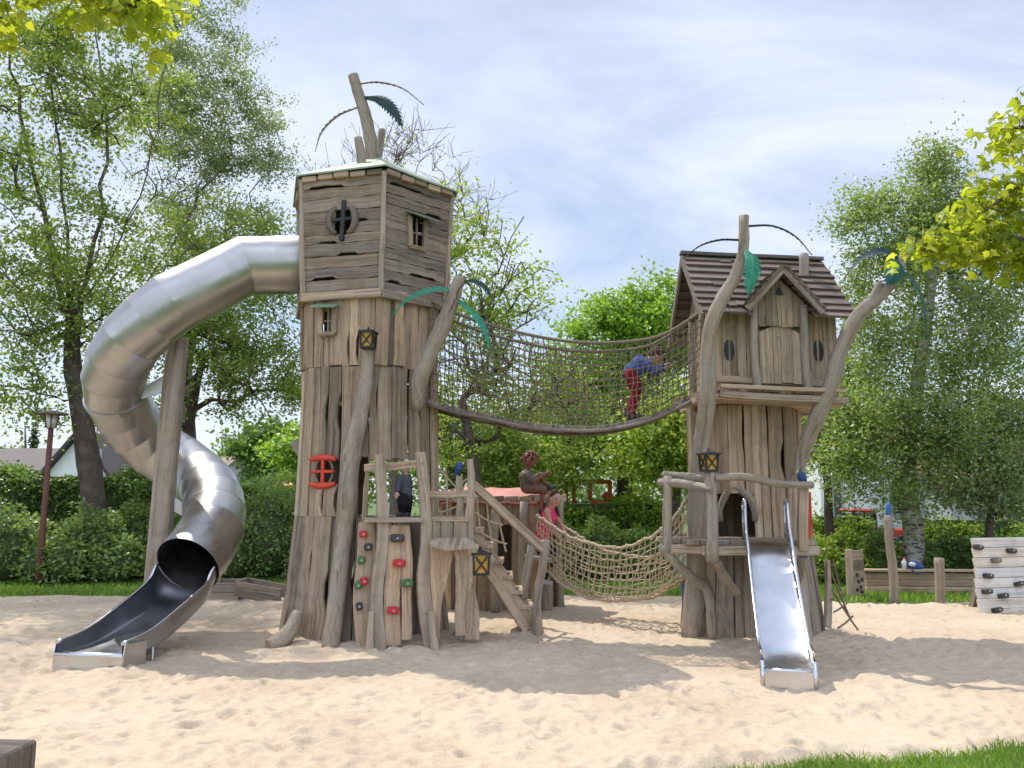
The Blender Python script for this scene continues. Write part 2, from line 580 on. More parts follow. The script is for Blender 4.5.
def np_mesh(name, verts, faces_flat, nper, mat, parent=None, smooth=False):
    """fast mesh: verts (N,3) array, faces (F,nper) int array"""
    me = bpy.data.meshes.new(name)
    off = rootloc(parent) if parent else V((0, 0, 0))
    verts = np.asarray(verts, dtype=np.float32) - np.array(off, dtype=np.float32)
    F = len(faces_flat)
    me.vertices.add(len(verts))
    me.vertices.foreach_set("co", verts.ravel())
    me.loops.add(F * nper)
    me.loops.foreach_set("vertex_index", np.asarray(faces_flat, dtype=np.int32).ravel())
    me.polygons.add(F)
    me.polygons.foreach_set("loop_start", np.arange(0, F * nper, nper, dtype=np.int32))
    if smooth:
        me.polygons.foreach_set("use_smooth", np.ones(F, dtype=bool))
    me.materials.append(mat)
    me.update(calc_edges=True)
    o = bpy.data.objects.new(name, me)
    COL.objects.link(o)
    if parent:
        o.parent = parent
    return o


def catmull(pts, per=6):
    pts = [V(p) for p in pts]
    P = [pts[0] * 2 - pts[1]] + pts + [pts[-1] * 2 - pts[-2]]
    out = []
    for i in range(1, len(P) - 2):
        p0, p1, p2, p3 = P[i - 1], P[i], P[i + 1], P[i + 2]
        for k in range(per):
            t = k / per
            out.append(0.5 * ((2 * p1) + (p2 - p0) * t + (2 * p0 - 5 * p1 + 4 * p2 - p3) * t * t + (3 * p1 - p0 - 3 * p2 + p3) * t ** 3))
    out.append(pts[-1])
    return out


def lerpl(vals, n):
    return [float(x) for x in np.interp(np.linspace(0, 1, n), np.linspace(0, 1, len(vals)), vals)]


def logpath(mb, pts, rads, per=5, n=12, lump=0.05):
    p = catmull(pts, per)
    rr = [q * (1 + random.uniform(-.05, .05)) for q in lerpl(rads, len(p))]
    mb.tube(p, rr, n, True, True, lump)


# ------------------------------------------------------------------ world and sun
SUN_AZ = math.atan2(-0.665, 0.75)       # measured from +Y towards +X
SUN_EL = R(57.5)
SDIR = V((math.sin(SUN_AZ) * math.cos(SUN_EL), math.cos(SUN_AZ) * math.cos(SUN_EL), math.sin(SUN_EL)))
world = bpy.data.worlds.new("World")
scene.world = world
world.use_nodes = True
wt = world.node_tree
wt.nodes.clear()
wo = wt.nodes.new("ShaderNodeOutputWorld")
bg = wt.nodes.new("ShaderNodeBackground")
sky = nd(wt, "ShaderNodeTexSky", sky_type="NISHITA")
sky.sun_disc = False
sky.sun_elevation = SUN_EL
sky.sun_rotation = SUN_AZ
sky.air_density = 1.0
sky.dust_density = 0.7
sky.ozone_density = 2.5
tc = nd(wt, "ShaderNodeTexCoord")
sx = nd(wt, "ShaderNodeSeparateXYZ")
wt.links.new(tc.outputs["Generated"], sx.inputs[0])


def wmath(op, a, b):
    n = nd(wt, "ShaderNodeMath", operation=op)
    for i, v in enumerate((a, b)):
        if isinstance(v, (int, float)):
            n.inputs[i].default_value = v
        else:
            wt.links.new(v, n.inputs[i])
    return n.outputs[0]


zz = wmath("ADD", wmath("MAXIMUM", sx.outputs[2], 0.0), 0.12)
cxy = nd(wt, "ShaderNodeCombineXYZ")
wt.links.new(wmath("DIVIDE", sx.outputs[0], zz), cxy.inputs[0])
wt.links.new(wmath("DIVIDE", sx.outputs[1], zz), cxy.inputs[1])
mp = nd(wt, "ShaderNodeMapping")
mp.inputs["Rotation"].default_value = (0, 0, R(-35))
mp.inputs["Scale"].default_value = (0.75, 1.1, 1)
mp.inputs["Location"].default_value = (0.45, 0.3, 0)
wt.links.new(cxy.outputs[0], mp.inputs[0])
cn = noise(wt, mp.outputs[0], 1.1, 8, 0.58, 0.5)
cr = ramp(wt, cn.outputs[0], [(0.30, 0.22), (0.48, 0.52), (0.68, 0.98)])
cm = mixc(wt, sky.outputs[0], (7.3, 7.75, 9.1), cr.outputs[0])
# sky brightness added overhead and behind the camera, out of view, for shadow fill
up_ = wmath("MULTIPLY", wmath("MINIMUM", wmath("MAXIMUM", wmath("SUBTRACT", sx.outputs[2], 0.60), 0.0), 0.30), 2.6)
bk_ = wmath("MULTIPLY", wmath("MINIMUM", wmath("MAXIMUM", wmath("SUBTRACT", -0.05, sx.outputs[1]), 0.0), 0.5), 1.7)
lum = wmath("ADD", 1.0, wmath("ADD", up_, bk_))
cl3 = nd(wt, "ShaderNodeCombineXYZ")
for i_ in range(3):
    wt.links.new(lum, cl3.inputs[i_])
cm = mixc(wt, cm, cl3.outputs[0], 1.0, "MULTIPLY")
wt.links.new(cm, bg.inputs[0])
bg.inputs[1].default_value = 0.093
wt.links.new(bg.outputs[0], wo.inputs[0])

sl = bpy.data.lights.new("sun", "SUN")
sl.energy = 3.0
sl.angle = R(0.53)
sl.color = (1.0, 0.945, 0.86)
so = bpy.data.objects.new("sun", sl)
COL.objects.link(so)
so.rotation_euler = (-SDIR).to_track_quat("-Z", "Y").to_euler()
so.location = SDIR * 60

scene.view_settings.view_transform = "Standard"
scene.view_settings.look = "None"
scene.view_settings.gamma = 1
scene.view_settings.exposure = 0.53
scene.cycles.max_bounces = 8
scene.cycles.transparent_max_bounces = 8

# ------------------------------------------------------------------ ground
def fbm2(x, y, scale, octs=4, seed=0):
    r = np.random.default_rng(seed)
    out = np.zeros_like(x)
    amp, fr = 1.0, scale
    for _ in range(octs):
        for _ in range(3):
            a = r.uniform(0, 2 * math.pi)
            ph = r.uniform(0, 2 * math.pi)
            ph2 = r.uniform(0, 2 * math.pi)
            u = x * math.cos(a) + y * math.sin(a)
            v = -x * math.sin(a) + y * math.cos(a)
            out += amp / 3 * np.sin(u * fr + ph + 1.3 * np.sin(v * fr * 0.63 + ph2))
        amp *= 0.5
        fr *= 2.03
    return out


def lawn_edge(x):
    return 5.50 + 0.24 * np.clip(x - 1.45, -3, 3) + 0.05 * np.sin(x * 4.1) + 0.03 * np.sin(x * 9.7 + 1)


def back_edge(x):
    return 14.7 + 0.25 * np.sin(x * 0.8 + 0.6) + 0.12 * np.sin(x * 2.3) - 0.85 * np.clip((x - 4.0) / 1.8, 0, 1)


def build_ground():
    me = MB()
    S = 900
    n = 12
    xs = np.linspace(-S, S, n)
    vs, fs = [], []
    for y in xs:
        for x in xs:
            vs.append((x, y, -0.035))
    for j in range(n - 1):
        for i in range(n - 1):
            a = j * n + i
            fs.append((a, a + 1, a + 1 + n, a + n))
    me.add(vs, fs)
    o = me.build("ground", M["lawn"])
    o["kind"] = "structure"
    # sand
    xs = np.linspace(-13, 13, 960)
    ys = np.concatenate([np.linspace(3.2, 10, 400), np.linspace(10.03, 15.6, 170)])
    X, Y = np.meshgrid(xs, ys)
    Z = 0.018 * fbm2(X, Y, 1.1, 3, 3) + 0.012 * fbm2(X, Y, 4.2, 3, 5)
    r = np.random.default_rng(4)
    D = np.zeros_like(Z)
    dx = xs[1] - xs[0]
    for _ in range(9500):                       # footprints: an elongated dimple with a pushed-up rim
        fx, fy = r.uniform(-12, 12), 3.4 + r.beta(1.1, 1.5) * 11.4
        a = r.uniform(0, math.pi)
        L, w, dep = r.uniform(0.055, 0.125), r.uniform(0.035, 0.06), r.uniform(0.008, 0.026)
        i0, i1 = np.searchsorted(xs, fx - .5), np.searchsorted(xs, fx + .5)
        j0, j1 = np.searchsorted(ys, fy - .5), np.searchsorted(ys, fy + .5)
        if i1 <= i0 or j1 <= j0:
            continue
        sxx, syy = X[j0:j1, i0:i1] - fx, Y[j0:j1, i0:i1] - fy
        u = (sxx * math.cos(a) + syy * math.sin(a)) / L
        v = (-sxx * math.sin(a) + syy * math.cos(a)) / w
        q = u * u + v * v
        D[j0:j1, i0:i1] += -dep * np.exp(-q) + dep * 0.55 * np.exp(-(np.sqrt(q) - 1.5) ** 2 * 3.0)
    Z += np.clip(D, -0.06, 0.06)
    Z += 0.02
    lo = np.clip((lawn_edge(X) + 0.12 - Y) / 0.22, 0, 1)
    lo[X < 0.2] *= 0
    edge = np.clip((Y - back_edge(X) + 0.25) / 0.5, 0, 1)
    Z = Z * (1 - np.maximum(lo, edge)) - 0.09 * np.maximum(lo, edge)
    for (tx, ty, rr, dp) in ((2.33, 7.28, .42, .075), (-4.32, 8.02, .50, .07), (.25, 10.1, .35, .03)):   # hollows worn at the slide ends and stairs
        d = np.sqrt((X - tx) ** 2 + ((Y - ty) * 1.25) ** 2) / rr
        Z += -dp * np.exp(-d ** 2 * 1.6) + dp * .5 * np.exp(-((d - 1.5) / .35) ** 2)
    # a little heap of sand against the tower feet
    for (tx, ty, rr) in ((-1.81, 10.9, 1.1), (2.9, 10.7, 0.9)):
        d = np.sqrt((X - tx) ** 2 + (Y - ty) ** 2)
        Z += 0.03 * np.exp(-((d - rr) / 0.25) ** 2)
    ins = (lo <= 0) & (edge <= 0)
    Z[ins] = np.where(Z[ins] < -.015, -.015 + (Z[ins] + .015) * .2, Z[ins])
    Z[ins] = np.maximum(Z[ins], -.030)
    nx, ny = len(xs), len(ys)
    vs = np.stack([X.ravel(), Y.ravel(), Z.ravel()], 1)
    idx = np.arange(nx * ny).reshape(ny, nx)
    fs = np.stack([idx[:-1, :-1].ravel(), idx[:-1, 1:].ravel(), idx[1:, 1:].ravel(), idx[1:, :-1].ravel()], 1)
    o = np_mesh("sand_ground", vs, fs, 4, M["sand"], None, True)
    o["kind"] = "structure"


build_ground()


def blades(name, pts, h, w, mat, label=None):
    n = len(pts)
    a = rng.uniform(0, 2 * math.pi, n)
    hh = h * rng.uniform(0.5, 1.3, n)
    ln = rng.normal(0, 0.45, (n, 2)) * hh[:, None]
    dx = np.stack([np.cos(a), np.sin(a), np.zeros(n)], 1) * (w * rng.uniform(.6, 1.3, n))[:, None]
    mid = pts + np.stack([ln[:, 0] * .35, ln[:, 1] * .35, hh * .6], 1)
    tip = pts + np.stack([ln[:, 0], ln[:, 1], hh], 1)
    vs = np.stack([pts - dx, pts + dx, mid + dx * .7, tip, mid - dx * .7], 1).reshape(-1, 3)
    b = np.arange(n)[:, None] * 5
    fs = np.concatenate([b, b + 1, b + 2, b + 3, b + 4], 1)
    o = np_mesh(name, vs, fs, 5, mat)
    o["kind"] = "stuff"
    if label:
        tag(o, label, "grass")
    return o


# near lawn corner
x = rng.uniform(0.6, 6.0, 90000)
y = rng.uniform(3.4, 6.4, 90000)
k = y < lawn_edge(x) + rng.normal(0, 0.035, len(x))
p = np.stack([x[k], y[k], np.full(k.sum(), -0.03)], 1)
blades("grass", p[:52000], 0.055, 0.0035, M["grass"], "short mown grass in the lower right corner beside the sand")
# lawn behind the sand
x = rng.uniform(-15, 16, 60000)
y = rng.uniform(14.2, 18.5, 60000)
k = y > back_edge(x) - 0.12 + rng.normal(0, 0.08, len(x))
p = np.stack([x[k], y[k], np.full(k.sum(), -0.03)], 1)
blades("grass", p, 0.09, 0.012, M["grass"], "strip of mown grass between the sand and the bushes")


# ------------------------------------------------------------------ foliage
def leaf_quads(pos, size, up_bias=0.3, aspect=0.62, droop=0.0):
    n = len(pos)
    d = rng.normal(0, 1, (n, 3))
    d[:, 2] = d[:, 2] * 0.7 - droop
    d /= np.linalg.norm(d, axis=1)[:, None] + 1e-9
    nn = rng.normal(0, 1, (n, 3))
    nn[:, 2] += up_bias * np.sign(nn[:, 2] + .2) + up_bias
    s = np.cross(d, nn)
    s /= np.linalg.norm(s, axis=1)[:, None] + 1e-9
    nn = np.cross(s, d)
    L = (size * rng.uniform(0.65, 1.3, n))[:, None]
    a = pos
    b = pos + d * L * 0.45 + s * L * aspect / 2 + nn * L * 0.10
    c = pos + d * L
    e = pos + d * L * 0.45 - s * L * aspect / 2 + nn * L * 0.10
    vs = np.stack([a, b, c, e], 1).reshape(-1, 3)
    bi = np.arange(n)[:, None] * 4
    return vs, np.concatenate([bi, bi + 1, bi + 2, bi + 3], 1)


def leaves_obj(name, pos, size, mat, parent, **kw):
    vs, fs = leaf_quads(pos, size, **kw)
    return np_mesh(name, vs, fs, 4, mat, parent)


def lobe(px, py, Y, rx, ry, n, depth=0.8):
    c = W(px, py, Y)
    s = (Y * CP + (c.z - CAMH) * SP) / FPX
    return (c, (rx * s, rx * s * depth, ry * s), n)


def tree(name, label, trunk, lobes, leafmat_, barkmat, rt=0.3, leaf=0.12, per=70, spread=0.4, group=None,
         droop=0.0, twigs=0, r_tip=0.012, zsq=0.7, seed=1, expo=0.47, upb=0.3, limb_bend=0.18, limbs=()):
    """trunk: world points from the ground up; lobes fill the crown"""
    r = np.random.default_rng(seed)
    tp = [V(p) for p in catmull(trunk, 4)]
    root = thing(name, label, "tree", tp[0], group)
    nodes = [np.array(p) for p in tp]
    par = [-1] + list(range(len(tp) - 1))
    ntr = len(tp)
    for lm_ in limbs:                              # main ascending limbs forking off the trunk
        lp_ = [V(q) for q in lm_]
        d0 = [(V(tuple(nodes[q])) - lp_[0]).length for q in range(ntr)]
        prev = int(np.argmin(d0))
        for q in catmull([V(tuple(nodes[prev]))] + lp_, 4)[1:]:
            nodes.append(np.array(q) + r.normal(0, .05, 3))
            par.append(prev)
            prev = len(nodes) - 1
    targets = []
    for c, rad, n in lobes:
        q = r.normal(0, 1, (n, 3))
        q /= np.linalg.norm(q, axis=1)[:, None]
        q *= (r.uniform(0.12, 1.0, n) ** 0.45)[:, None]
        for t in q:
            targets.append(np.array(c) + t * np.array(rad))
    top = np.array(tp[-1])
    targets.sort(key=lambda t: np.linalg.norm(t - top))
    tips = []
    for t in targets:
        A = np.array(nodes)
        d = np.linalg.norm(A - t, axis=1)
        cost = d + 0.9 * np.clip(A[:, 2] - t[2] + 0.25 * d, 0, None)
        cost[:max(1, ntr // 3)] += 3
        i = int(np.argmin(cost))
        base = nodes[i]
        L = np.linalg.norm(t - base)
        ns = max(2, int(L / 0.55))
        prev = i
        jit = r.normal(0, 0.05 * L, 3)
        for k in range(1, ns + 1):
            f = k / ns
            p = base + (t - base) * f
            p = p + np.array([0, 0, 1]) * math.sin(math.pi * f) * L * limb_bend * (1 if t[2] > base[2] else .4) + jit * math.sin(math.pi * f) + (r.normal(0, 0.03 * min(L, 2), 3) if k < ns else 0)
            nodes.append(p)
            par.append(prev)
            prev = len(nodes) - 1
        tips.append(prev)
        for _ in range(twigs):
            dv = r.normal(0, 1, 3)
            dv[2] = abs(dv[2]) * 0.9 + 0.3
            dv /= np.linalg.norm(dv)
            l = r.uniform(0.3, 0.9)
            nodes.append(t + dv * l * .5 + r.normal(0, .04, 3))
            par.append(tips[-1])
            nodes.append(t + dv * l + r.normal(0, .08, 3))
            par.append(len(nodes) - 2)
    N = len(nodes)
    cnt = np.zeros(N)
    kids = np.zeros(N, int)
    for i in range(N - 1, 0, -1):
        if kids[i] == 0:
            cnt[i] = 1
        cnt[par[i]] += cnt[i]
        kids[par[i]] += 1
    rad = r_tip * np.power(np.maximum(cnt, 1), expo)
    sc = rt / rad[0]
    for i in range(N):
        if i < ntr:
            f = i / (ntr - 1)
            rad[i] = max(rad[i] * min(sc, 1.0), rt * (1 - 0.55 * f)) if sc < 1 else rt * (1 - 0.5 * f)
            if i == 0:
                rad[i] = rt * 1.35
        else:
            rad[i] = min(rad[i], rad[par[i]] * 0.93)
    ns = 7
    A = np.array(nodes)
    vs = np.zeros((N, ns, 3))
    ang = np.arange(ns) * 2 * math.pi / ns
    for i in range(N):
        pi = par[i]
        d = A[i] - A[pi] if pi >= 0 else A[1] - A[0]
        d = d / (np.linalg.norm(d) + 1e-9)
        ref = np.array([1.0, 0.2, 0.0]) if abs(d[0]) < 0.85 else np.array([0, 1.0, 0.1])
        a = ref - d * ref.dot(d)
        a /= np.linalg.norm(a)
        b = np.cross(d, a)
        lump = 1 + (r.uniform(-.09, .09, ns) if i < ntr else 0)
        vs[i] = A[i] + (np.outer(np.cos(ang), a) + np.outer(np.sin(ang), b)) * rad[i] * (np.reshape(lump, (-1, 1)) if i < ntr else 1)
    fs = []
    for i in range(1, N):
        o, q = i * ns, par[i] * ns
        for k in range(ns):
            k2 = (k + 1) % ns
            fs.append((q + k, q + k2, o + k2, o + k))
    np_mesh("trunk", vs.reshape(-1, 3), np.array(fs), 4, barkmat, root, True)
    # leaves: clumps round every tip and along the last twigs
    tp_ = A[tips]
    cl = np.repeat(np.arange(len(tips)), per)
    keep = r.random(len(tips)) > 0.04
    szm = r.uniform(0.5, 1.35, len(tips))
    cl = cl[keep[cl]]
    nsub = max(3, per // 15)                       # every tip carries several small sprays
    sub = r.normal(0, 1, (len(tips), nsub, 3)) * np.array([1, 1, zsq]) * spread
    sub *= szm[:, None, None]
    si = r.integers(0, nsub, len(cl))
    g = r.normal(0, 1, (len(cl), 3)) * np.array([1, 1, .6]) * (0.07 + 0.24 * spread)
    along_ = r.random((len(cl), 1)) ** .5
    pos = tp_[cl] + sub[cl, si] * (0.25 + 0.75 * along_) + g * (0.4 + 0.6 * along_)
    if droop:
        pos[:, 2] -= np.abs(r.normal(0, 1, len(cl))) * droop * r.random(len(cl)) ** 2
    leaves_obj("crown", pos, leaf, leafmat_, root, up_bias=upb, droop=droop * .5)
    return root


def ell_points(c, rad, n, depth=0.25):
    q = rng.normal(0, 1, (n, 3))
    q /= np.linalg.norm(q, axis=1)[:, None]
    q[:, 2] = np.where(q[:, 2] < -0.55, -q[:, 2], q[:, 2])
    # lumpy surface
    l = 1 + 0.13 * np.sin(q[:, 0] * 7 + c[0]) + 0.11 * np.sin(q[:, 1] * 8 + c[1] * 2) + 0.12 * np.sin(q[:, 2] * 9 + q[:, 0] * 5)
    q *= (l * (1 - depth * rng.random(n) ** 1.5))[:, None]
    return np.array(c) + q * np.array(rad)


def bush(name, label, lobes, n, leaf, mat, group=None, cat="bush", stems=True):
    c0 = lobes[0][0]
    root = thing(name, label, cat, (c0[0], c0[1], -0.03), group)
    pos = []
    tot = sum(r[0] * r[2] for _, r in lobes)
    core = MB()
    for c, r in lobes:
        pos.append(ell_points(c, r, int(n * r[0] * r[2] / tot), 0.35))
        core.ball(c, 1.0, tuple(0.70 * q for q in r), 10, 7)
    pos = np.concatenate(pos)
    pos = pos[pos[:, 2] > -0.02]
    leaves_obj("foliage", pos, leaf, mat, root, up_bias=0.45)
    st = MB()
    for c, r in lobes:
        for _ in range(4):
            b = V((c[0] + random.uniform(-.3, .3) * r[0], c[1] + random.uniform(-.3, .3) * r[1], -0.05))
            t = V((c[0] + random.uniform(-.7, .7) * r[0], c[1] + random.uniform(-.7, .7) * r[1], c[2] + r[2] * random.uniform(0.3, .9)))
            st.tube([b, b.lerp(t, .5) + V((0, 0, .1)), t], [.02, .014, .006], 5)
    st.build("stem", M["bark"], root)
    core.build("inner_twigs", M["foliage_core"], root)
    return root


def hedge(name, label, p0, p1, depth, h, n, leaf, mat, wob=0.2, group=None):
    p0, p1 = V(p0), V(p1)
    L = (p1 - p0).length
    d = (p1 - p0).normalized()
    nrm = V((d.y, -d.x, 0))
    mid = (p0 + p1) / 2
    root = thing(name, label, "hedge", (mid.x, mid.y, -0.03), group)
    # front, back, top, ends
    areas = [L * h, L * h, L * depth, depth * h, depth * h]
    ws = np.array([1.0, 0.5, 1.2, .7, .7]) * areas
    which = rng.choice(5, n, p=ws / ws.sum())
    u, v, w = rng.random(n), rng.random(n), rng.random(n)
    s = np.where(which == 3, 0, np.where(which == 4, 1, u)) * L
    t = np.where(which == 0, 0.5, np.where(which == 1, -0.5, v - .5)) * depth
    z = np.where(which == 2, 1.0, w) * h
    inn = rng.random(n) ** 2 * 0.18
    lump = wob * (np.sin(s * 1.9 + z * 2.1) + np.sin(s * 4.3 + 1.7 * z + 2) * .6 + rng.normal(0, .5, n))
    t = t + np.sign(t) * (lump - inn) * (which < 2)
    z = z + (lump * .8 - inn) * (which == 2)
    D, Nn, P0 = np.array(d), np.array(nrm), np.array(p0)
    pos = P0 + s[:, None] * D + t[:, None] * Nn
    pos[:, 2] = np.maximum(z, 0.02)
    leaves_obj("foliage", pos, leaf, mat, root, up_bias=0.4)
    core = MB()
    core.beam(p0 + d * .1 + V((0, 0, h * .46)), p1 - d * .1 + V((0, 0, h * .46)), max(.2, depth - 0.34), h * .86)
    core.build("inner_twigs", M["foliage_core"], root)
    return root


# ------------------------------------------------------------------ small builders
def frond(parent, pts, width, side, mat, teeth=13, name="palm_frond", label=None, droop=0.25, wid_prof=None):
    """serrated leaf: curved spine pts, half width, side direction (blade plane)"""
    sp = catmull(pts, 6)
    n = teeth * 2
    idx = np.linspace(0, len(sp) - 1, n + 1)
    mb = MB()

    def at(f):
        i = min(int(f), len(sp) - 2)
        return sp[i].lerp(sp[i + 1], f - i)
    side = V(side)
    pr = []
    for k in range(n + 1):
        t = k / n
        c = at(idx[k])
        d = (at(min(idx[k] + 1, len(sp) - 1)) - at(max(idx[k] - 1, 0))).normalized()
        s_ = (side - d * side.dot(d))
        s_ = s_.normalized() if s_.length > 1e-5 else d.orthogonal().normalized()
        nn = d.cross(s_)
        prof = (math.sin(math.pi * min(1, 0.10 + t * 0.93)) ** 0.75)
        w = width * prof * (1.0 if k % 2 else 0.55)
        tipshift = d * (width * 0.5 if k % 2 else 0)
        pr.append((c, c + s_ * w + tipshift - nn * w * droop, c - s_ * w + tipshift - nn * w * droop, nn))
    vs, fs = [], []
    th = 0.006
    for c, a, b, nn in pr:
        vs += [c + nn * th, a, b, c - nn * th]
    for k in range(n):
        o, q = k * 4, k * 4 + 4
        fs += [(o, o + 1, q + 1, q), (o, q, q + 2, o + 2), (o + 3, q + 3, q + 1, o + 1), (o + 3, o + 2, q + 2, q + 3)]
    mb.add(vs, fs)
    mb.tube(sp, lerpl([0.014, 0.010, 0.005], len(sp)), 6)
    return mb.build(name, mat, parent, label)


def lantern(label, p, s=1.0, yaw=0.0, cap=True):
    """iron lantern with amber panes crossed by an X"""
    p = V(p)
    t = thing("lantern", label, "lantern", p)
    rot = Matrix.Rotation(yaw, 3, "Z")
    w, h = 0.075 * s, 0.21 * s

    def q(x, y, z):
        return p + rot @ V((x, y, z))
    f = MB()
    for sx_ in (-1, 1):
        for sy_ in (-1, 1):
            f.beam(q(sx_ * w, sy_ * w, 0.02), q(sx_ * w * 1.12, sy_ * w * 1.12, h), 0.02 * s, 0.02 * s, rot @ V((1, 0, 0)))
    f.beam(q(0, 0, 0.0), q(0, 0, 0.025), w * 2.3, w * 2.3, rot @ V((1, 0, 0)))
    f.beam(q(0, 0, h), q(0, 0, h + 0.02), w * 2.9, w * 2.9, rot @ V((1, 0, 0)))
    for a in range(4):
        r2 = rot @ Matrix.Rotation(a * math.pi / 2, 3, "Z")
        for sg in (-1, 1):
            f.beam(p + r2 @ V((-sg * w * .8, -w - .004, 0.035)), p + r2 @ V((sg * w * .85, -w * 1.1 - .004, h - .015)), 0.016 * s, 0.012, (0, -1, 0) if a % 2 == 0 else (1, 0, 0))
    f.build("cage", M["dark_iron"], t)
    g = MB()
    g.beam(q(0, 0, 0.026), q(0, 0, h - .002), w * 1.75, w * 1.75, rot @ V((1, 0, 0)), taper=1.08)
    g.build("pane", M["amber"], t)
    c = MB()
    c.add([q(-w * 1.35, -w * 1.35, h + .021), q(w * 1.35, -w * 1.35, h + .021), q(w * 1.35, w * 1.35, h + .021), q(-w * 1.35, w * 1.35, h + .021), q(0, 0, h + .06 * s)],
          [(0, 1, 4), (1, 2, 4), (2, 3, 4), (3, 0, 4), (3, 2, 1, 0)])
    c.tube([q(0, 0, h + .05 * s), q(0, 0, h + .085 * s)], 0.012 * s, 6)
    c.build("cap", M["dark_iron"], t)
    return t


def bird(label, p, face, mat, s=1.0):
    p = V(p)
    t = thing("bird_figure", label, "bird figure", p)
    fx = V(face).normalized()
    mb = MB()
    q = lambda a, z: p + fx * a * s + V((0, 0, z * s))
    mb.tube(catmull([q(-.10, -.06), q(-.055, .03), q(-.015, .10), q(.012, .16), q(.03, .20), q(.035, .235)], 4),
            lerpl([.008, .028, .05, .046, .036, .012], 21), 10)
    mb.build("body", mat, t)
    b = MB()
    b.tube([q(.05, .205), q(.085, .195), q(.095, .17)], [.018, .012, .003], 6)
    b.build("beak", M["bird_yellow"], t)
    w = MB()
    sd = fx.cross(V((0, 0, 1)))
    for sg in (-1, 1):
        w.ball(q(-.02, .10) + sd * sg * .042 * s, .05 * s, (.55 + .3 * abs(fx.x), .55 + .3 * abs(fx.y), 1.35), 8, 6)
    w.build("wing", mat, t)
    f = MB()
    for sg in (-1, 1):
        f.tube([q(.0, .07) + sd * sg * .02 * s, q(.01, 0.0) + sd * sg * .02 * s], .008 * s, 5)
    f.build("foot", M["dark_iron"], t)
    return t


def trunk_tiers(C, faces0, prof, tiers, nplank, holes, round_=0.45, thick=0.035, seed=3, slits=10, gapz=0.004):
    """planks on a rounded hexagonal trunk. prof: [(z, R)], holes: [(a0,a1,z0,z1)] in degrees"""
    rr = random.Random(seed)
    zs_, rs_ = [p[0] for p in prof], [p[1] for p in prof]
    out = []

    def rad(th, z):
        base = float(np.interp(z, zs_, rs_))
        d = (math.degrees(th) - faces0 + 30) % 60 - 30
        hx = math.cos(R(30)) / math.cos(R(d)) * 1.06
        return base * (round_ + (1 - round_) * hx)
    for ti, (z0, z1, dr) in enumerate(tiers):
        mb = MB()
        # irregular plank angles
        ws = [rr.choice((rr.uniform(.45, .8), rr.uniform(0.8, 1.2), rr.uniform(1.1, 1.7))) for _ in range(nplank)]
        tot = sum(ws)
        a = rr.uniform(0, 6.28)
        for i in range(nplank):
            da = ws[i] / tot * 2 * math.pi
            th = a + da / 2
            a += da
            deg = math.degrees(th)
            segs = [(z0 + rr.uniform(-.01, .01), z1 + rr.uniform(-.015, .015))]
            if ti == 0:
                segs = [(-0.12 + rr.uniform(0, .03), segs[0][1])]
            for (h0, h1, hz0, hz1) in holes:
                mid = (h0 + h1) / 2
                dd = (deg - mid + 180) % 360 - 180
                if abs(dd) < (h1 - h0) / 2:
                    ns = []
                    for (s0, s1) in segs:
                        e0 = hz0 + rr.uniform(-.02, .02)
                        e1 = hz1 + rr.uniform(-.02, .02)
                        if e0 > s0 + .03:
                            ns.append((s0, min(s1, e0)))
                        if e1 < s1 - .03:
                            ns.append((max(s0, e1), s1))
                        if not (e0 > s0 + .03) and not (e1 < s1 - .03) and (s1 <= e0 or s0 >= e1):
                            ns.append((s0, s1))
                    segs = [q for q in ns if q[1] - q[0] > .03]
            prd = rr.choice((rr.uniform(-.022, .0), rr.uniform(-.006, .03)))
            lean = rr.uniform(-.012, .012)
            slit = rr.random() < slits / nplank
            for (s0, s1) in segs:
                n = max(3, int((s1 - s0) / 0.14))
                cs, hw, td, nr = [], [], [], []
                sl = rr.randrange(1, max(2, n - 1))
                wl, wr = 0, 0
                for k in range(n + 1):
                    z = s0 + (s1 - s0) * k / n
                    t2 = th + lean * (z - s0)
                    rd = rad(t2, z) + dr + prd
                    c = V((C[0] + math.cos(t2) * rd, C[1] + math.sin(t2) * rd, z))
                    hwid = da / 2 * rd - 0.0014
                    wl += rr.uniform(-.006, .006)
                    wr += rr.uniform(-.006, .006)
                    wl = max(-.012, min(.010, wl))
                    wr = max(-.012, min(.010, wr))
                    l, r_ = hwid + wl, hwid + wr
                    if slit and k in (sl, sl + 1):
                        r_ -= 0.040
                    # the plank is flat: its face normal is that of the hexagon side, so neighbours lie in one plane
                    d = (math.degrees(t2) - faces0 + 30) % 60 - 30
                    na = t2 - R(d) * (1 - round_) * 0.9
                    cs.append(c)
                    hw.append((max(.02, l), max(.02, r_)))
                    td.append(V((-math.sin(na), math.cos(na), 0)))
                    nr.append(V((math.cos(na), math.sin(na), 0)))
                mb.strip(cs, hw, td, nr, thick)
        out.append(mb)
    return out, rad


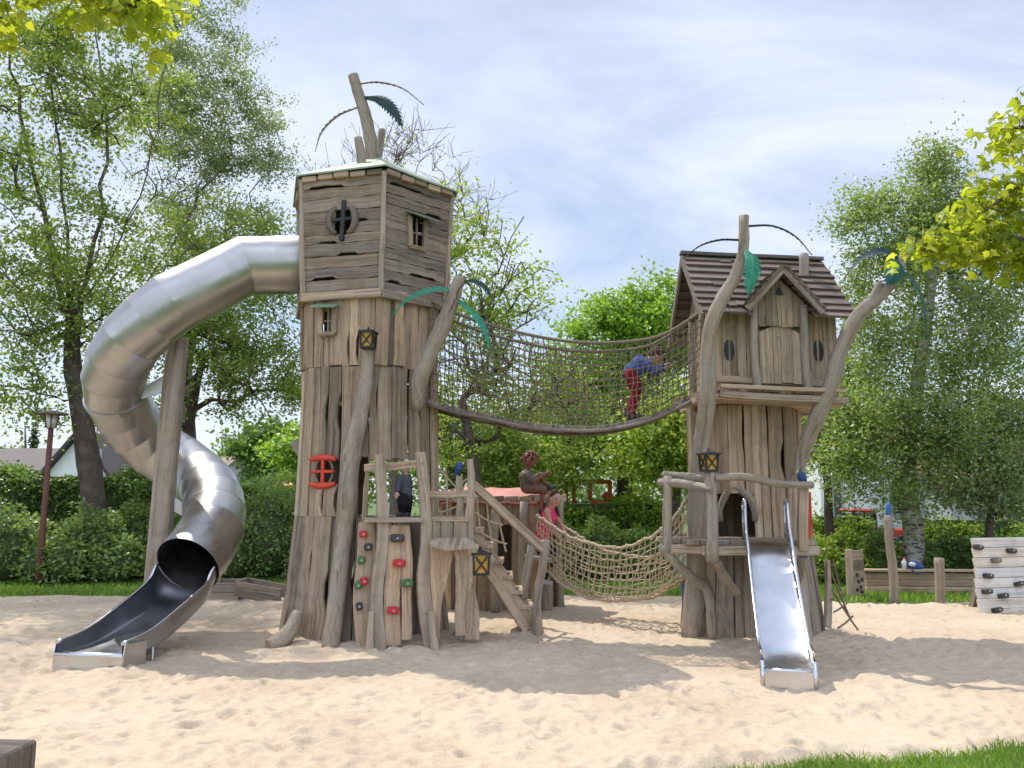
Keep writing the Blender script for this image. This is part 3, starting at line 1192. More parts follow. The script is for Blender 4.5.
def boards_face(mb, a, b, z0, z1, n, holes=(), lean=0.0, thick=0.03, gap=0.004, jit=0.012, seed=1, tilt=None, slits=()):
    """horizontal boards between the plan points a and b; lean pushes the top outwards"""
    rr = random.Random(seed)
    a, b = V((a[0], a[1], 0)), V((b[0], b[1], 0))
    d = (b - a)
    L = d.length
    d.normalize()
    nrm = V((d.y, -d.x, 0))
    hs = [rr.uniform(.75, 1.3) for _ in range(n)]
    tot = sum(hs)
    z = z0
    for i in range(n):
        hgt = hs[i] / tot * (z1 - z0)
        zz0, zz1 = z, z + hgt
        z = zz1
        spans = [(-rr.uniform(-0.004, jit), L + rr.uniform(-0.004, jit))]
        for (u0, u1, h0, h1) in holes:
            if zz1 > h0 + .012 and zz0 < h1 - .012:
                ns = []
                for s0, s1 in spans:
                    if u0 > s0 and u0 < s1:
                        ns.append((s0, u0 + rr.uniform(-.01, .01)))
                    if u1 < s1 and u1 > s0:
                        ns.append((u1 + rr.uniform(-.01, .01), s1))
                    if u1 <= s0 or u0 >= s1:
                        ns.append((s0, s1))
                spans = ns
        pr = rr.uniform(-.004, .010)
        for s0, s1 in spans:
            cs, hw, td, nr = [], [], [], []
            m = max(2, int((s1 - s0) / .055))
            for k in range(m + 1):
                u = s0 + (s1 - s0) * k / m
                zc = (zz0 + zz1) / 2
                lz = lean * (zc - z0)
                sc = 1 + 0 * u
                c = a + d * u + nrm * (lz + pr) + V((0, 0, zc))
                e = (hgt - gap) / 2
                wv = .004 * math.sin(u * 9 + i) + .003 * math.sin(u * 23 + i * 2)
                lo, hi = e + wv + rr.uniform(-.0015, .0015), e - wv + rr.uniform(-.0015, .0015)
                for (su0, su1, sz) in slits:
                    if su0 <= u <= su1 and zz0 <= sz < zz1:
                        lo -= .034
                cs.append(c)
                hw.append((lo, hi))
                td.append(V((0, 0, 1)) + nrm * lean)
                nr.append(nrm)
            mb.strip(cs, hw, td, nr, thick)


def hold(parent, p, mat, w=0.10, h=0.07, d=0.055, nrm=(0, -1, 0), rot=0):
    """chunky climbing grip with bevelled edges and a bolt"""
    p = V(p)
    nn = V(nrm).normalized()
    s = V((0, 0, 1)).cross(nn).normalized()
    s2 = (s * math.cos(rot) + V((0, 0, 1)) * math.sin(rot))
    u = nn.cross(s2)
    mb = MB()
    vs = []
    for (sc, dd) in ((1, 0), (1.02, .55), (.8, 1.0)):
        for k in range(10):
            a = 2 * math.pi * k / 10 + .3
            ca, sa = math.cos(a), math.sin(a)
            ca = math.copysign(abs(ca) ** .45, ca)
            sa = math.copysign(abs(sa) ** .45, sa)
            vs.append(p + s2 * ca * w / 2 * sc + u * sa * h / 2 * sc + nn * d * dd)
    fs = []
    for r_ in range(2):
        for k in range(10):
            k2 = (k + 1) % 10
            fs.append((r_ * 10 + k, r_ * 10 + k2, r_ * 10 + 10 + k2, r_ * 10 + 10 + k))
    fs.append(tuple(range(20, 30)))
    mb.add(vs, fs)
    o = mb.build("climbing_hold", mat, parent, bevel=.004)
    b = MB()
    b.tube([p + nn * d * .9, p + nn * (d + .008)], .012, 8)
    b.build("bolt", M["steel"], o)
    return o


# ================================================================== LEFT TOWER
C1 = V((-1.83, 10.93, 0))
FACE1 = -104                       # direction of the hexagon side turned to the camera's left
RB = 1.0                           # cabin hexagon corner radius
lt = thing("climbing_tower", "tall hexagonal timber tower with flat green sheet roof and round log branches", "play tower", C1)


def hexv(C, Rr, k, face0=FACE1):
    a = R(face0 - 30 + 60 * k)
    return V((C.x + Rr * math.cos(a), C.y + Rr * math.sin(a), 0))


def ang(C, x, y):
    return math.degrees(math.atan2(y - C.y, x - C.x))


Z_CAB0, Z_CAB1 = 4.06, 5.47
holes1 = [(-86, -30, 1.42, 2.08), (40, 100, 1.35, 2.35),      # doorway and the opening behind it
          (-122.5, -108.5, 1.78, 2.08), (-118.5, -111.5, 3.60, 3.86)]    # red window, small window under the cabin
tiers1, rad1 = trunk_tiers(C1, FACE1, [(-.15, 1.08), (0.5, .99), (1.45, .91), (2.8, .87), (4.1, .90)],
                           [(-.12, 1.40, .012), (1.405, 3.18, 0.0), (3.185, 4.10, .015)], 44, holes1, .42, .04, 5, 16)
for mb_, mt_ in zip(tiers1, ("plank_grey", "plank", "plank_warm")):
    mb_.build("trunk_wall", M[mt_], lt, bevel=.004)
fl = MB()
for k in range(7):
    yy = -0.72 + k * 0.24
    hx_ = math.sqrt(max(.05, .80 ** 2 - (abs(yy) + .12) ** 2))
    fl.beam(C1 + V((-hx_, yy, 1.37)), C1 + V((hx_, yy, 1.37)), .235, .05, jit=.004)
fl.build("floor_board", M["plank_grey"], lt)
fl = MB()
for k in range(7):
    yy = -0.66 + k * 0.22
    hx_ = math.sqrt(max(.05, .78 ** 2 - (abs(yy) + .11) ** 2))
    fl.beam(C1 + V((-hx_, yy, 2.74)), C1 + V((hx_, yy, 2.74)), .215, .05)
fl.build("upper_floor", M["plank_grey"], lt)

iw = MB()  # partition added inside the trunk to keep the red window's hole dark
for k in range(5):
    iw.beam(C1 + V((-.70 + k * .125, .05, 1.42)), C1 + V((-.70 + k * .125, .05, 2.70)), .122, .04, (0, -1, 0), jit=.003, segs=2)
iw.build("added_partition", M["plank_grey"], lt)
# cabin
cab = MB()
for k in range(6):
    a, b = hexv(C1, RB, k), hexv(C1, RB, k + 1)
    hl, sl_ = [], []
    if k == 0:
        hl = [(.40, .60, 4.84, 5.06)]
        sl_ = [(.10, .42, 4.30), (.48, .66, 4.55), (.62, .82, 4.97), (.2, .42, 4.72), (.08, .5, 5.38)]
    if k == 1:
        hl = [(.40, .60, 4.72, 5.05)]
        sl_ = [(.12, .30, 4.24), (.42, .8, 4.40), (.62, .85, 5.22), (.05, .55, 5.38)]
    if k == 5:
        hl = [(.12, .88, 4.08, 4.95)]
    boards_face(cab, a, b, Z_CAB0 + .02, Z_CAB1, 10 if k != 1 else 11, hl, .055, .032, .005, .034, 20 + k, slits=sl_)
cab.build("cabin_wall", M["plank_cabin"], lt, bevel=.003)
for k in range(6):
    cp = MB()
    a = hexv(C1, RB + .015, k)
    o_ = (a - C1).normalized()
    cp.beam(a + V((0, 0, Z_CAB0 - .04)), a + o_ * .075 + V((0, 0, Z_CAB1 + .04)), .055, .05, o_, jit=.012, segs=4)
    cp.build("corner_post", M["plank_grey"], lt, bevel=.005)
bt = MB()
for k in range(6):
    a, b = hexv(C1, RB + .03, k), hexv(C1, RB + .03, k + 1)
    bt.beam(a + V((0, 0, Z_CAB0 - .035)), b + V((0, 0, Z_CAB0 - .035)), .07, .10, jit=.008, segs=3)
bt.build("floor_rim", M["plank"], lt, bevel=.005)
bt = MB()
for k in range(6):
    a, b = hexv(C1, RB + .07, k), hexv(C1, RB + .07, k + 1)
    d = (b - a).normalized()
    L = (b - a).length
    o_ = ((a + b) / 2 - C1).normalized()
    n = 5
    for i in range(n):                                     # short rafter ends in a row beneath the roof sheet
        c = a + d * L * (i + .5) / n
        z = Z_CAB1 + .03 + random.uniform(-.012, .012)
        bt.beam(c - d * L / n * .46 + V((0, 0, z)), c + d * L / n * .44 + V((0, 0, z)), random.uniform(.10, .14), .07, jit=.01)
bt.build("eave_log", M["plank_warm"], lt, bevel=.006)
rf = MB()
apex = C1 + V((.05, 0, 6.12))
vs = [apex]
for k in range(12):
    a, b = hexv(C1, RB + .17, k // 2), hexv(C1, RB + .17, k // 2 + 1)
    p_ = a if k % 2 == 0 else (a + b) / 2
    vs.append(p_ + V((0, 0, Z_CAB1 + .085 + random.uniform(-.015, .02))))
n0 = len(vs)
vs += [p_ - V((0, 0, .022)) for p_ in vs]
fs = []
for k in range(12):
    i, j = 1 + k, 1 + (k + 1) % 12
    fs += [(0, i, j), (n0, n0 + j, n0 + i), (i, n0 + i, n0 + j, j)]
rf.add(vs, fs)
rf.build("roof", M["green_roof"], lt)
# palm trunk and stubs on the roof
pm = MB()
logpath(pm, [W(373, 172, 10.9), W(372, 150, 10.9), W(366, 118, 10.9), W(358, 92, 10.88), W(353, 75, 10.86)], [.105, .095, .08, .075, .072])
pm.build("roof_post", M["log"], lt)
for pts, r0 in (([W(362, 172, 10.5), W(361, 155, 10.5), W(358, 138, 10.5)], .062), ([W(376, 168, 11.2), W(380, 148, 11.25), W(382, 130, 11.3)], .055)):
    pm = MB()
    logpath(pm, pts, [r0, r0 * .95, r0 * .9])
    pm.build("roof_stub", M["log"], lt)
frond(lt, [W(358, 107, 10.86), W(338, 116, 10.8), W(322, 132, 10.75), W(315, 152, 10.7)], .035, (0.25, 1, .1), M["frond_tan"], 12, label="bare curved frond on the roof post, edge on")
frond(lt, [W(358, 84, 10.86), W(378, 82, 10.8), W(402, 88, 10.75), W(424, 105, 10.7)], .035, (0, 1, .1), M["frond_tan"], 12, label="thin frond at the top of the roof post, edge on")
frond(lt, [W(363, 97, 10.86), W(380, 98, 10.8), W(394, 110, 10.75), W(403, 129, 10.7)], .125, (.45, .5, .75), M["frond_dark"], 14, label="dark serrated frond below the post top")

# windows of the cabin
d0 = (hexv(C1, RB, 1) - hexv(C1, RB, 0)).normalized()
n0_ = V((d0.y, -d0.x, 0))
wc = hexv(C1, RB, 0) + d0 * .50 + n0_ * .06 + V((0, 0, 4.955))
wm = MB()
wm.beam(wc + V((-.0, 0, -.26)), wc + V((0.02, 0, .24)), .055, .05, n0_, jit=.01, segs=3)
wm.beam(wc - d0 * .15 + V((0, 0, -.0)), wc + d0 * .15 + V((0, 0, .01)), .04, .035, n0_)
wo_ = wm.build("window_cross", M["dark_iron"], lt, bevel=.006)
for sg in (-1, 1):
    wm = MB()
    pts = [wc + d0 * sg * (.055 + .12 * math.cos(a)) + V((0, 0, .165 * math.sin(a))) for a in np.linspace(-1.45, 1.45, 9)]
    wm.tube(pts, lerpl([.022, .040, .046, .040, .022], 9), 8)
    wm.build("window_rim", M["deck_wood"], lt)
d1 = (hexv(C1, RB, 2) - hexv(C1, RB, 1)).normalized()
n1_ = V((d1.y, -d1.x, 0))
wc = hexv(C1, RB, 1) + d1 * .50 + n1_ * .055 + V((0, 0, 4.87))


def small_window(parent, wc, d, nn, w, h, awn=True):
    wm = MB()
    for sg in (-1, 1):
        wm.beam(wc + d * sg * w + V((0, 0, -h)), wc + d * sg * w * 1.08 + V((0, 0, h)), .06, .05, nn, jit=.008, segs=3)
    wm.beam(wc - d * w * 1.1 + V((0, 0, -h)), wc + d * w * 1.1 + V((0, 0, -h)), .05, .055, nn)
    fo = wm.build("window_frame", M["plank"], parent, bevel=.005)
    ms = MB()
    ms.beam(wc + V((0, 0, -h)) - nn * .02, wc + V((0, 0, h)) - nn * .02, .022, .02, nn)
    ms.beam(wc - d * w - nn * .022, wc + d * w - nn * .022, .02, .02, nn)
    ms.build("glazing_bar", M["plank_grey"], fo)
    if awn:
        aw = MB()
        aw.poly([wc - d * w * 1.65 + V((0, 0, h + .06)), wc + d * w * 1.65 + V((0, 0, h + .04)), wc + d * w * 1.75 + nn * .16 + V((0, 0, h - .02)), wc - d * w * 1.75 + nn * .16 + V((0, 0, h + .0))], .02, (0, 0, 1))
        aw.build("awning", M["awning"], parent)


small_window(lt, wc, d1, n1_, .115, .19)
aw_a = R(-115)
wn = V((math.cos(R(-104)), math.sin(R(-104)), 0))
wc = V((C1.x + math.cos(aw_a) * (rad1(aw_a, 3.7) + .04), C1.y + math.sin(aw_a) * (rad1(aw_a, 3.7) + .04), 3.73))
small_window(lt, wc, V((-wn.y, wn.x, 0)), wn, .09, .16)

# red porthole
a_ = R(-115.5)
rc = V((C1.x + math.cos(a_) * (rad1(a_, 1.93) + .035), C1.y + math.sin(a_) * (rad1(a_, 1.93) + .035), 1.93))
dd = V((-wn.y, wn.x, 0))
for sgz, mul in ((1, 1), (-1, 1)):
    rm = MB()
    pts = [rc + dd * u + V((0, 0, sgz * (.165 - 0.9 * u * u))) for u in np.linspace(-.17, .17, 9)]
    rm.tube(pts, lerpl([.024, .036, .040, .036, .024], 9), 8)
    rm.build("window_lintel" if sgz > 0 else "window_ledge", M["red"], lt)
rm = MB()
rm.beam(rc - dd * .15, rc + dd * .15, .035, .042, wn)
rm.beam(rc + V((0, 0, -.15)) + wn * .004, rc + V((0, 0, .15)) + wn * .004, .042, .035, wn)
rm.build("window_cross", M["red"], lt, bevel=.008)
dk = MB()
pts = [rc - wn * .028 + dd * (.115 * math.cos(t)) + V((0, 0, .165 * math.sin(t))) for t in np.linspace(0, 2 * math.pi, 20)[:-1]]
dk.tube(pts + [pts[0]], .018, 6)
dk.build("window_rim", M["deck_wood"], lt)

# curved log branch down the front, and stubs
br = MB()
logpath(br, [W(368, 344, 9.92), W(366, 380, 9.93), W(359, 420, 9.96), W(351, 455, 9.98), W(347, 500, 9.93), W(341, 560, 9.84), W(335, 615, 9.74), W(330, 652, 9.66)],
        [.075, .082, .10, .115, .11, .10, .10, .10])
br.build("branch_log", M["log"], lt)
br = MB()
logpath(br, [W(298, 612, 9.95), W(292, 628, 9.85), W(281, 640, 9.72), W(268, 646, 9.62)], [.06, .09, .095, .07])
br.build("root_log", M["log"], lt)
br = MB()
logpath(br, [W(307, 462, 10.9), W(301, 450, 10.9), W(295, 441, 10.9)], [.075, .075, .07])
br.build("branch_stub", M["log"], lt)
br = MB()
logpath(br, [W(417, 410, 10.2), W(420, 380, 10.05), W(430, 353, 9.98), W(445, 322, 9.95), W(454, 295, 9.92), W(460, 277, 9.9)], [.06, .095, .10, .098, .085, .066])
br.build("branch_log", M["log"], lt)
frond(lt, [W(455, 290, 9.92), W(432, 290, 9.8), W(408, 300, 9.7), W(391, 317, 9.6)], .095, (.05, .85, .6), M["frond_green"], 14, droop=.1)
frond(lt, [W(460, 283, 9.92), W(474, 280, 9.9), W(486, 287, 9.9), W(493, 301, 9.9)], .07, (.4, .7, .5), M["frond_dark"], 12)
frond(lt, [W(457, 299, 9.92), W(471, 309, 9.8), W(484, 326, 9.75), W(491, 354, 9.7)], .10, (.55, .8, .2), M["frond_green"], 14)

# ---- front climbing deck with posts
ft = "plank"


def crooked(parent, name, pts, w, th, nrm, mat, jit=.012, wprof=None):
    """wavy-edged board through pts; w may be a list"""
    p = catmull(pts, 4)
    n = len(p)
    ws = lerpl(w if isinstance(w, (list, tuple)) else [w, w], n)
    nn = V(nrm).normalized()
    cs, hw, td, nr = [], [], [], []
    for i in range(n):
        d = (p[min(i + 1, n - 1)] - p[max(i - 1, 0)]).normalized()
        t = nn.cross(d).normalized() * -1
        cs.append(p[i])
        hw.append((ws[i] / 2 + random.uniform(-jit, jit) * .5, ws[i] / 2 + random.uniform(-jit, jit) * .5))
        td.append(t)
        nr.append(nn)
    mb = MB()
    mb.strip(cs, hw, td, nr, th)
    return mb.build(name, mat, parent, bevel=.006)


FN = (0.25, -1, 0)
crooked(lt, "post", [W(380, 658, 9.50), W(377, 600, 9.50), W(383, 530, 9.50), W(380, 454, 9.50)], [.17, .13, .125, .11], .09, FN, M["plank_grey"])
crooked(lt, "post", [W(433, 658, 9.52), W(424, 590, 9.52), W(427, 530, 9.52), W(421, 452, 9.52)], [.15, .15, .12, .11], .09, FN, M["plank_grey"])
crooked(lt, "post", [W(364, 520, 9.75), W(367, 480, 9.75), W(368, 464, 9.75)], [.06, .05, .05], .05, FN, M["plank"])
mb = MB()
mb.beam(W(365, 468, 9.74), W(424, 464, 9.55), .06, .085, jit=.008, segs=4)
mb.build("lintel_beam", M["plank"], lt, bevel=.005)
mb = MB()
for k in range(4):
    y_ = 9.53 + k * .135
    mb.beam(V((W(366, 520, 9.6).x, y_, 1.385)), V((W(424, 520, 9.6).x, y_, 1.385)), .13, .05, jit=.004, segs=2)
mb.build("deck_board", M["plank_grey"], lt, bevel=.004)
mb = MB()

mb.beam(W(386, 525, 9.58), W(392, 525, 9.58), .08, .07)
mb.build("deck_bracket", M["plank_grey"], lt, bevel=.004)
bl = crooked(lt, "climbing_board", [W(366, 656, 9.62), W(363, 600, 9.62), W(367, 555, 9.62), W(366, 522, 9.62)], [.17, .21, .20, .17], .05, FN, M["plank"])
bm_ = crooked(lt, "climbing_board", [W(391, 646, 9.56), W(392, 600, 9.56), W(394, 560, 9.56), W(394, 525, 9.56)], [.215, .18, .185, .155], .05, FN, M["plank_warm"])
crooked(lt, "climbing_board", [W(407, 640, 9.57), W(407, 600, 9.57), W(407, 560, 9.57), W(405, 525, 9.57)], [.11, .105, .13, .10], .05, FN, M["plank_warm"])
crooked(lt, "stub_post", [W(370, 660, 9.42), W(370, 640, 9.42), W(371, 612, 9.42)], [.085, .075, .05], .06, FN, M["log"])
crooked(lt, "stub_post", [W(436, 654, 9.44), W(433, 635, 9.44), W(431, 612, 9.44)], [.085, .075, .05], .06, FN, M["log"])
for (px, py, mt, w, h) in ((363, 534, "red_hold", .085, .075), (368, 547, "black_hold", .085, .08), (361, 560, "green_hold", .075, .09), (364, 581, "red_hold", .085, .09), (358, 585, "green_hold", .08, .09), (359, 606, "black_hold", .07, .085)):
    hold(lt, W(px, py, 9.605), M[mt], w, h, .06, FN, random.uniform(-.25, .25))
for (px, py, mt, w, h) in ((397, 538, "black_hold", .15, .09), (399, 563, "red_hold", .14, .085), (407, 583, "green_hold", .135, .085), (393, 610, "red_hold", .13, .08)):
    hold(lt, W(px, py, 9.548), M[mt], w, h, .06, FN, random.uniform(-.12, .12))
for (px, py) in ((433, 420), (433, 428)):
    hold(lt, W(px, py, 10.9), M["red_hold"], .1, .1, .07, (1, -.2, 0))

# ---- landing and stairs
ZL = 1.39
x0, x1 = W(427, 518, 9.9).x, W(469, 518, 9.9).x
mb = MB()
for k in range(6):
    y_ = 9.78 + k * .145
    mb.beam(V((x0, y_, ZL)), V((x1, y_, ZL)), .14, .05, jit=.004, segs=2)
mb.build("landing_board", M["plank"], lt, bevel=.004)
mb = MB()
for k in range(3):
    a_, b_ = W(428 + k * 13, 530, 9.72), W(440.4 + k * 13, 530, 9.72)
    mb.beam(V(((a_.x + b_.x) / 2, 9.73, 1.36)), V(((a_.x + b_.x) / 2, 9.73, 1.12)), abs(b_.x - a_.x), .035, FN, jit=.006, segs=2)
mb.build("apron_board", M["plank"], lt, bevel=.004)
sh = MB()
sh.poly([W(428, 538, 9.62), W(466, 537, 9.62), W(479, 545, 9.22), W(446, 548, 9.22), W(430, 543, 9.35)], .035, (0, 0, 1))
sh.build("shelf", M["plank_grey"], lt, bevel=.004)
crooked(lt, "tapered_board", [W(437, 640, 9.58), W(437, 600, 9.55), W(441, 565, 9.52), W(442, 544, 9.5)], [.07, .11, .23, .27], .05, FN, M["plank_warm"])
crooked(lt, "tapered_board", [W(461, 636, 9.62), W(462, 600, 9.55), W(466, 565, 9.5), W(466, 546, 9.48)], [.12, .13, .22, .26], .05, FN, M["plank"])
crooked(lt, "stub_post", [W(472, 640, 9.75), W(473, 615, 9.75), W(472, 586, 9.75)], [.17, .15, .07], .10, FN, M["plank"])
mb = MB()
mb.beam(W(452, 640, 10.3), W(462, 622, 10.3), .05, .05)
mb.build("brace", M["plank_grey"], lt)
crooked(lt, "post", [W(459, 522, 9.8), W(460, 500, 9.8), W(459, 476, 9.8)], [.09, .085, .08], .08, (0, -1, 0), M["plank_grey"])
crooked(lt, "post", [W(470, 560, 9.78), W(469, 520, 9.78), W(471, 490, 9.78), W(470, 459, 9.78)], [.09, .095, .085, .08], .08, (0, -1, 0), M["plank_grey"])
mb = MB()
mb.beam(W(428, 494, 9.78), W(468, 494, 9.82), .05, .075, jit=.008, segs=4)
mb.build("top_rail", M["plank"], lt, bevel=.005)
# stairs
st = MB()
sp0, sp1 = V((W(470, 541, 10.15).x, 10.15, 1.18)), V((W(530, 620, 10.5).x, 10.5, .10))
st.beam(sp0, sp1, .05, .20, (0, 0, 1), jit=.006, segs=4)
st.beam(sp0 + V((0, .55, 0)), sp1 + V((0, .55, 0)), .05, .20, (0, 0, 1), jit=.006, segs=4)
sto = st.build("stair_stringer", M["plank"], lt, bevel=.005)
for k in range(6):
    f = (k + .35) / 6
    c = sp0.lerp(sp1, f) + V((0, 0, .125))
    td_ = MB()
    td_.beam(c + V((0, -.05, 0)), c + V((0, .60, 0)), .22, .05, jit=.006, segs=3)
    td_.build("tread", M["plank_pale"] if False else M["plank"], sto, bevel=.006)
pp = [W(538, 640, 10.42), W(537, 600, 10.42), W(543, 565, 10.42), W(545, 540, 10.42)]
mb = MB()
logpath(mb, pp, [.06, .055, .05, .055])
mb.build("stair_post", M["log"], lt)
mb = MB()
logpath(mb, [W(521, 628, 10.98), W(524, 590, 10.98), W(532, 545, 10.98)], [.055, .05, .05])
mb.build("stair_post", M["log"], lt)
mb = MB()
mb.beam(W(472, 484, 9.9), W(546, 551, 10.42), .06, .105, jit=.006, segs=5)
mb.build("handrail", M["plank"], lt, bevel=.008)
mb = MB()
mb.beam(W(481, 492, 10.75), W(534, 545, 10.98), .05, .07, jit=.006, segs=5)
mb.build("handrail", M["plank"], lt, bevel=.008)
# rope webbing beside the stairs and behind the landing
rn = MB()


def rope(mb, a, b, r_=.011, sag=.02, n=5, per=6):
    a, b = V(a), V(b)
    pts = [a.lerp(b, t) - V((0, 0, sag * 4 * t * (1 - t))) for t in np.linspace(0, 1, n)]
    mb.tube(pts, r_, per, True, False)


for a_, b_ in (((430, 476, 10.7), (462, 505, 10.7)), ((430, 502, 10.7), (468, 478, 10.7)), ((430, 492, 10.7), (445, 520, 10.7)), ((436, 470, 10.7), (436, 515, 10.7)), ((447, 475, 10.7), (447, 518, 10.7)), ((428, 455, 10.7), (466, 496, 10.7)), ((430, 515, 10.7), (468, 500, 10.7)),
               ((476, 490, 10.9), (482, 545, 10.9)), ((474, 512, 10.9), (503, 525, 10.9)), ((478, 530, 10.9), (507, 544, 10.9)), ((486, 497, 10.9), (492, 545, 10.9)), ((495, 500, 10.9), (506, 552, 10.9)), ((476, 540, 10.9), (500, 560, 10.9))):
    rope(rn, W(*a_), W(*b_), .012, .03)
rn.build("rope_net", M["rope_light"], lt)

lantern("black lantern with amber crossed panes under the green-roofed cabin", W(368, 349, 9.80), .88, R(-10))
lantern("black lantern with amber crossed panes beside the stair steps", W(480, 575, 9.62), 1.05, R(12))
bird("blue carved bird on the post above the stairs", W(459, 474, 9.8), (1, -.2, 0), M["bird_blue"], .6)

# ================================================================== TUBE SLIDE
ts_pts = [W(303, 265, 10.75), W(246, 266, 10.55), W(200, 286, 10.35), W(157, 315, 10.2), W(126, 347, 10.25), W(114, 382, 10.6),
          W(125, 414, 11.0), W(152, 446, 11.35), W(186, 468, 11.4), W(211, 494, 11.05), W(212, 530, 10.45), W(188, 565, 9.92)]
ts = thing("tube_slide", "spiral brushed steel tube slide ending in an open trough on the sand", "slide", V((ts_pts[-3].x, ts_pts[-3].y, 0)))
RT = .375
fine = catmull(ts_pts, 8)
# arc-length resample into short straight mitred segments
L = [0]
for a_, b_ in zip(fine[:-1], fine[1:]):
    L.append(L[-1] + (b_ - a_).length)


def along(s_):
    i = int(np.clip(np.searchsorted(L, s_) - 1, 0, len(fine) - 2))
    f = (s_ - L[i]) / max(1e-6, L[i + 1] - L[i])
    return fine[i].lerp(fine[i + 1], f)


first = L[8]
stops = [0, first] + list(np.linspace(L[21], L[-1], 17))
cen = [along(s_) for s_ in stops]
frames = []
ref = V((0, 0, 1))
dirs = [(cen[i + 1] - cen[i]).normalized() for i in range(len(cen) - 1)]
NT = 40


def ring_at(i):
    """mitre plane between two straight pieces"""
    if i == 0:
        n_ = dirs[0]
        d = dirs[0]
    elif i == len(cen) - 1:
        n_ = dirs[-1]
        d = dirs[-1]
    else:
        n_ = (dirs[i - 1] + dirs[i]).normalized()
        d = dirs[i - 1]
    return n_, d


ups = []
u_ = V((0, 0, 1))
for i in range(len(cen)):
    n_, d = ring_at(i)
    u_ = (u_ * .4 + V((0, 0, 1)) * .6)
    u_ = (u_ - n_ * u_.dot(n_)).normalized()
    ups.append(u_)


def ring_pts(i, r_):
    n_, d = ring_at(i)
    s_ = n_.cross(ups[i]).normalized()
    cut = 1 / max(.75, d.dot(n_))
    return [cen[i] + (s_ * math.cos(2 * math.pi * k / NT) + ups[i] * math.sin(2 * math.pi * k / NT)) * r_ for k in range(NT)]


tb = MB()
for i in range(len(cen) - 1):
    for r_, flip in ((RT, False), (RT - .012, True)):
        A, B = ring_pts(i, r_), ring_pts(i + 1, r_)
        vs = A + B
        fs, uvs = [], []
        for k in range(NT):
            k2 = (k + 1) % NT
            f = (k, k2, NT + k2, NT + k)
            fs.append(f if not flip else f[::-1])
            q = [(k * .06, i * .3), ((k + 1) * .06, i * .3), ((k + 1) * .06, i * .3 + .3), (k * .06, i * .3 + .3)]
            uvs.append(q if not flip else q[::-1])
        tb.add(vs, fs, uvs, True)
tube_o = tb.build("tube", M["steel"], ts)
sm_ = MB()
for i in range(1, len(cen)):
    wide = .034 if i == 7 else .005
    ht = .014 if i == 7 else .0018
    n_, d = ring_at(i)
    A = ring_pts(i, RT - .005)
    o1 = [p_ - n_ * wide for p_ in ring_pts(i, RT + ht)]
    o2 = [p_ + n_ * (wide if i < len(cen) - 1 else .004) for p_ in ring_pts(i, RT + ht)]
    vs = o1 + o2 + [p_ - n_ * wide for p_ in A] + [p_ + n_ * wide * (1 if i < len(cen) - 1 else .1) for p_ in A]
    fs = []
    for k in range(NT):
        k2 = (k + 1) % NT
        fs += [(k, k2, NT + k2, NT + k), (2 * NT + k, 2 * NT + k2, k2, k), (NT + k, NT + k2, 3 * NT + k2, 3 * NT + k)]
    if i == len(cen) - 1:
        fs = [f for f in fs if True]
    sm_.add(vs, fs, None, False)
sm_.build("seam_ring", M["steel"], tube_o)

# open trough
b0 = cen[-1] - ups[-1] * (RT - .016)
b1 = b0 + dirs[-1] * .28
e_ = W(88, 668, 8.36)
b3 = V((e_.x, e_.y, .15))
hd_ = V((b3.x - b1.x, b3.y - b1.y, 0))
cl = catmull([b0, b1, V((b1.x, b1.y, 0)) + hd_ * .38 + V((0, 0, .255)), V((b1.x, b1.y, 0)) + hd_ * .70 + V((0, 0, .165)), b3], 7)
n = len(cl)
NS = 28
rows, rowsb = [], []
rim_l, rim_r = [], []
for i, p_ in enumerate(cl):
    t = i / (n - 1)
    tt = t * t * (3 - 2 * t)
    d = (cl[min(i + 1, n - 1)] - cl[max(i - 1, 0)]).normalized()
    d = dirs[-1].lerp(d, min(1, t / .35)).normalized()
    s_ = d.cross(V((0, 0, 1))).normalized()
    u_ = s_.cross(d).normalized()
    w = (RT - .016) + (.345 - RT + .016) * t
    hgt = RT - .016 + (.115 - RT + .016) * (.5 * tt + .5 * t)
    flat = min(1, .2 * t + 1.2 * tt)
    row, rowb = [], []
    for k in range(NS + 1):
        a = math.pi * (k / NS)                      # 0..pi over the underside
        cx_, cz_ = -math.cos(a) * w, hgt * (1 - math.sin(a))
        q = k / NS
        if q < .2:
            bx, bz = -w, hgt * (1 - q / .2)
        elif q > .8:
            bx, bz = w, hgt * (q - .8) / .2
        else:
            bx, bz = -w + 2 * w * (q - .2) / .6, 0
        x_, z_ = cx_ + (bx - cx_) * flat, cz_ + (bz - cz_) * flat
        row.append(p_ + s_ * x_ + u_ * z_)
        rowb.append(p_ + s_ * x_ * 1.03 + u_ * (z_ - .012))
    rows.append(row)
    rowsb.append(rowb)
    rim_l.append(row[0])
    rim_r.append(row[-1])
ch = MB()
vs = [q for r_ in rows for q in r_] + [q for r_ in rowsb for q in r_]
ob = len(rows) * (NS + 1)
fs, uvs = [], []
for i in range(n - 1):
    for k in range(NS):
        a = i * (NS + 1) + k
        f = (a, a + 1, a + NS + 2, a + NS + 1)
        fs += [f, tuple(q + ob for q in f[::-1])]
        uvs += [[(k * .04, i * .1)] * 4] * 2
ch.add(vs, fs, None, True)
ch.build("trough", M["steel_dark_reflect"], ts)
rm = MB()
rm.tube(rim_l, .020, 8)
rm.tube(rim_r, .020, 8)
rm.build("rim", M["steel_bed"], ts)
lip = MB()
e = cl[-1]
d = (cl[-1] - cl[-3]).normalized()
d.z = 0
d.normalize()
s_ = d.cross(V((0, 0, 1))).normalized()
lip.tube([e - s_ * .36 + V((0, 0, .0)), e + s_ * .36 + V((0, 0, 0))], .028, 10)
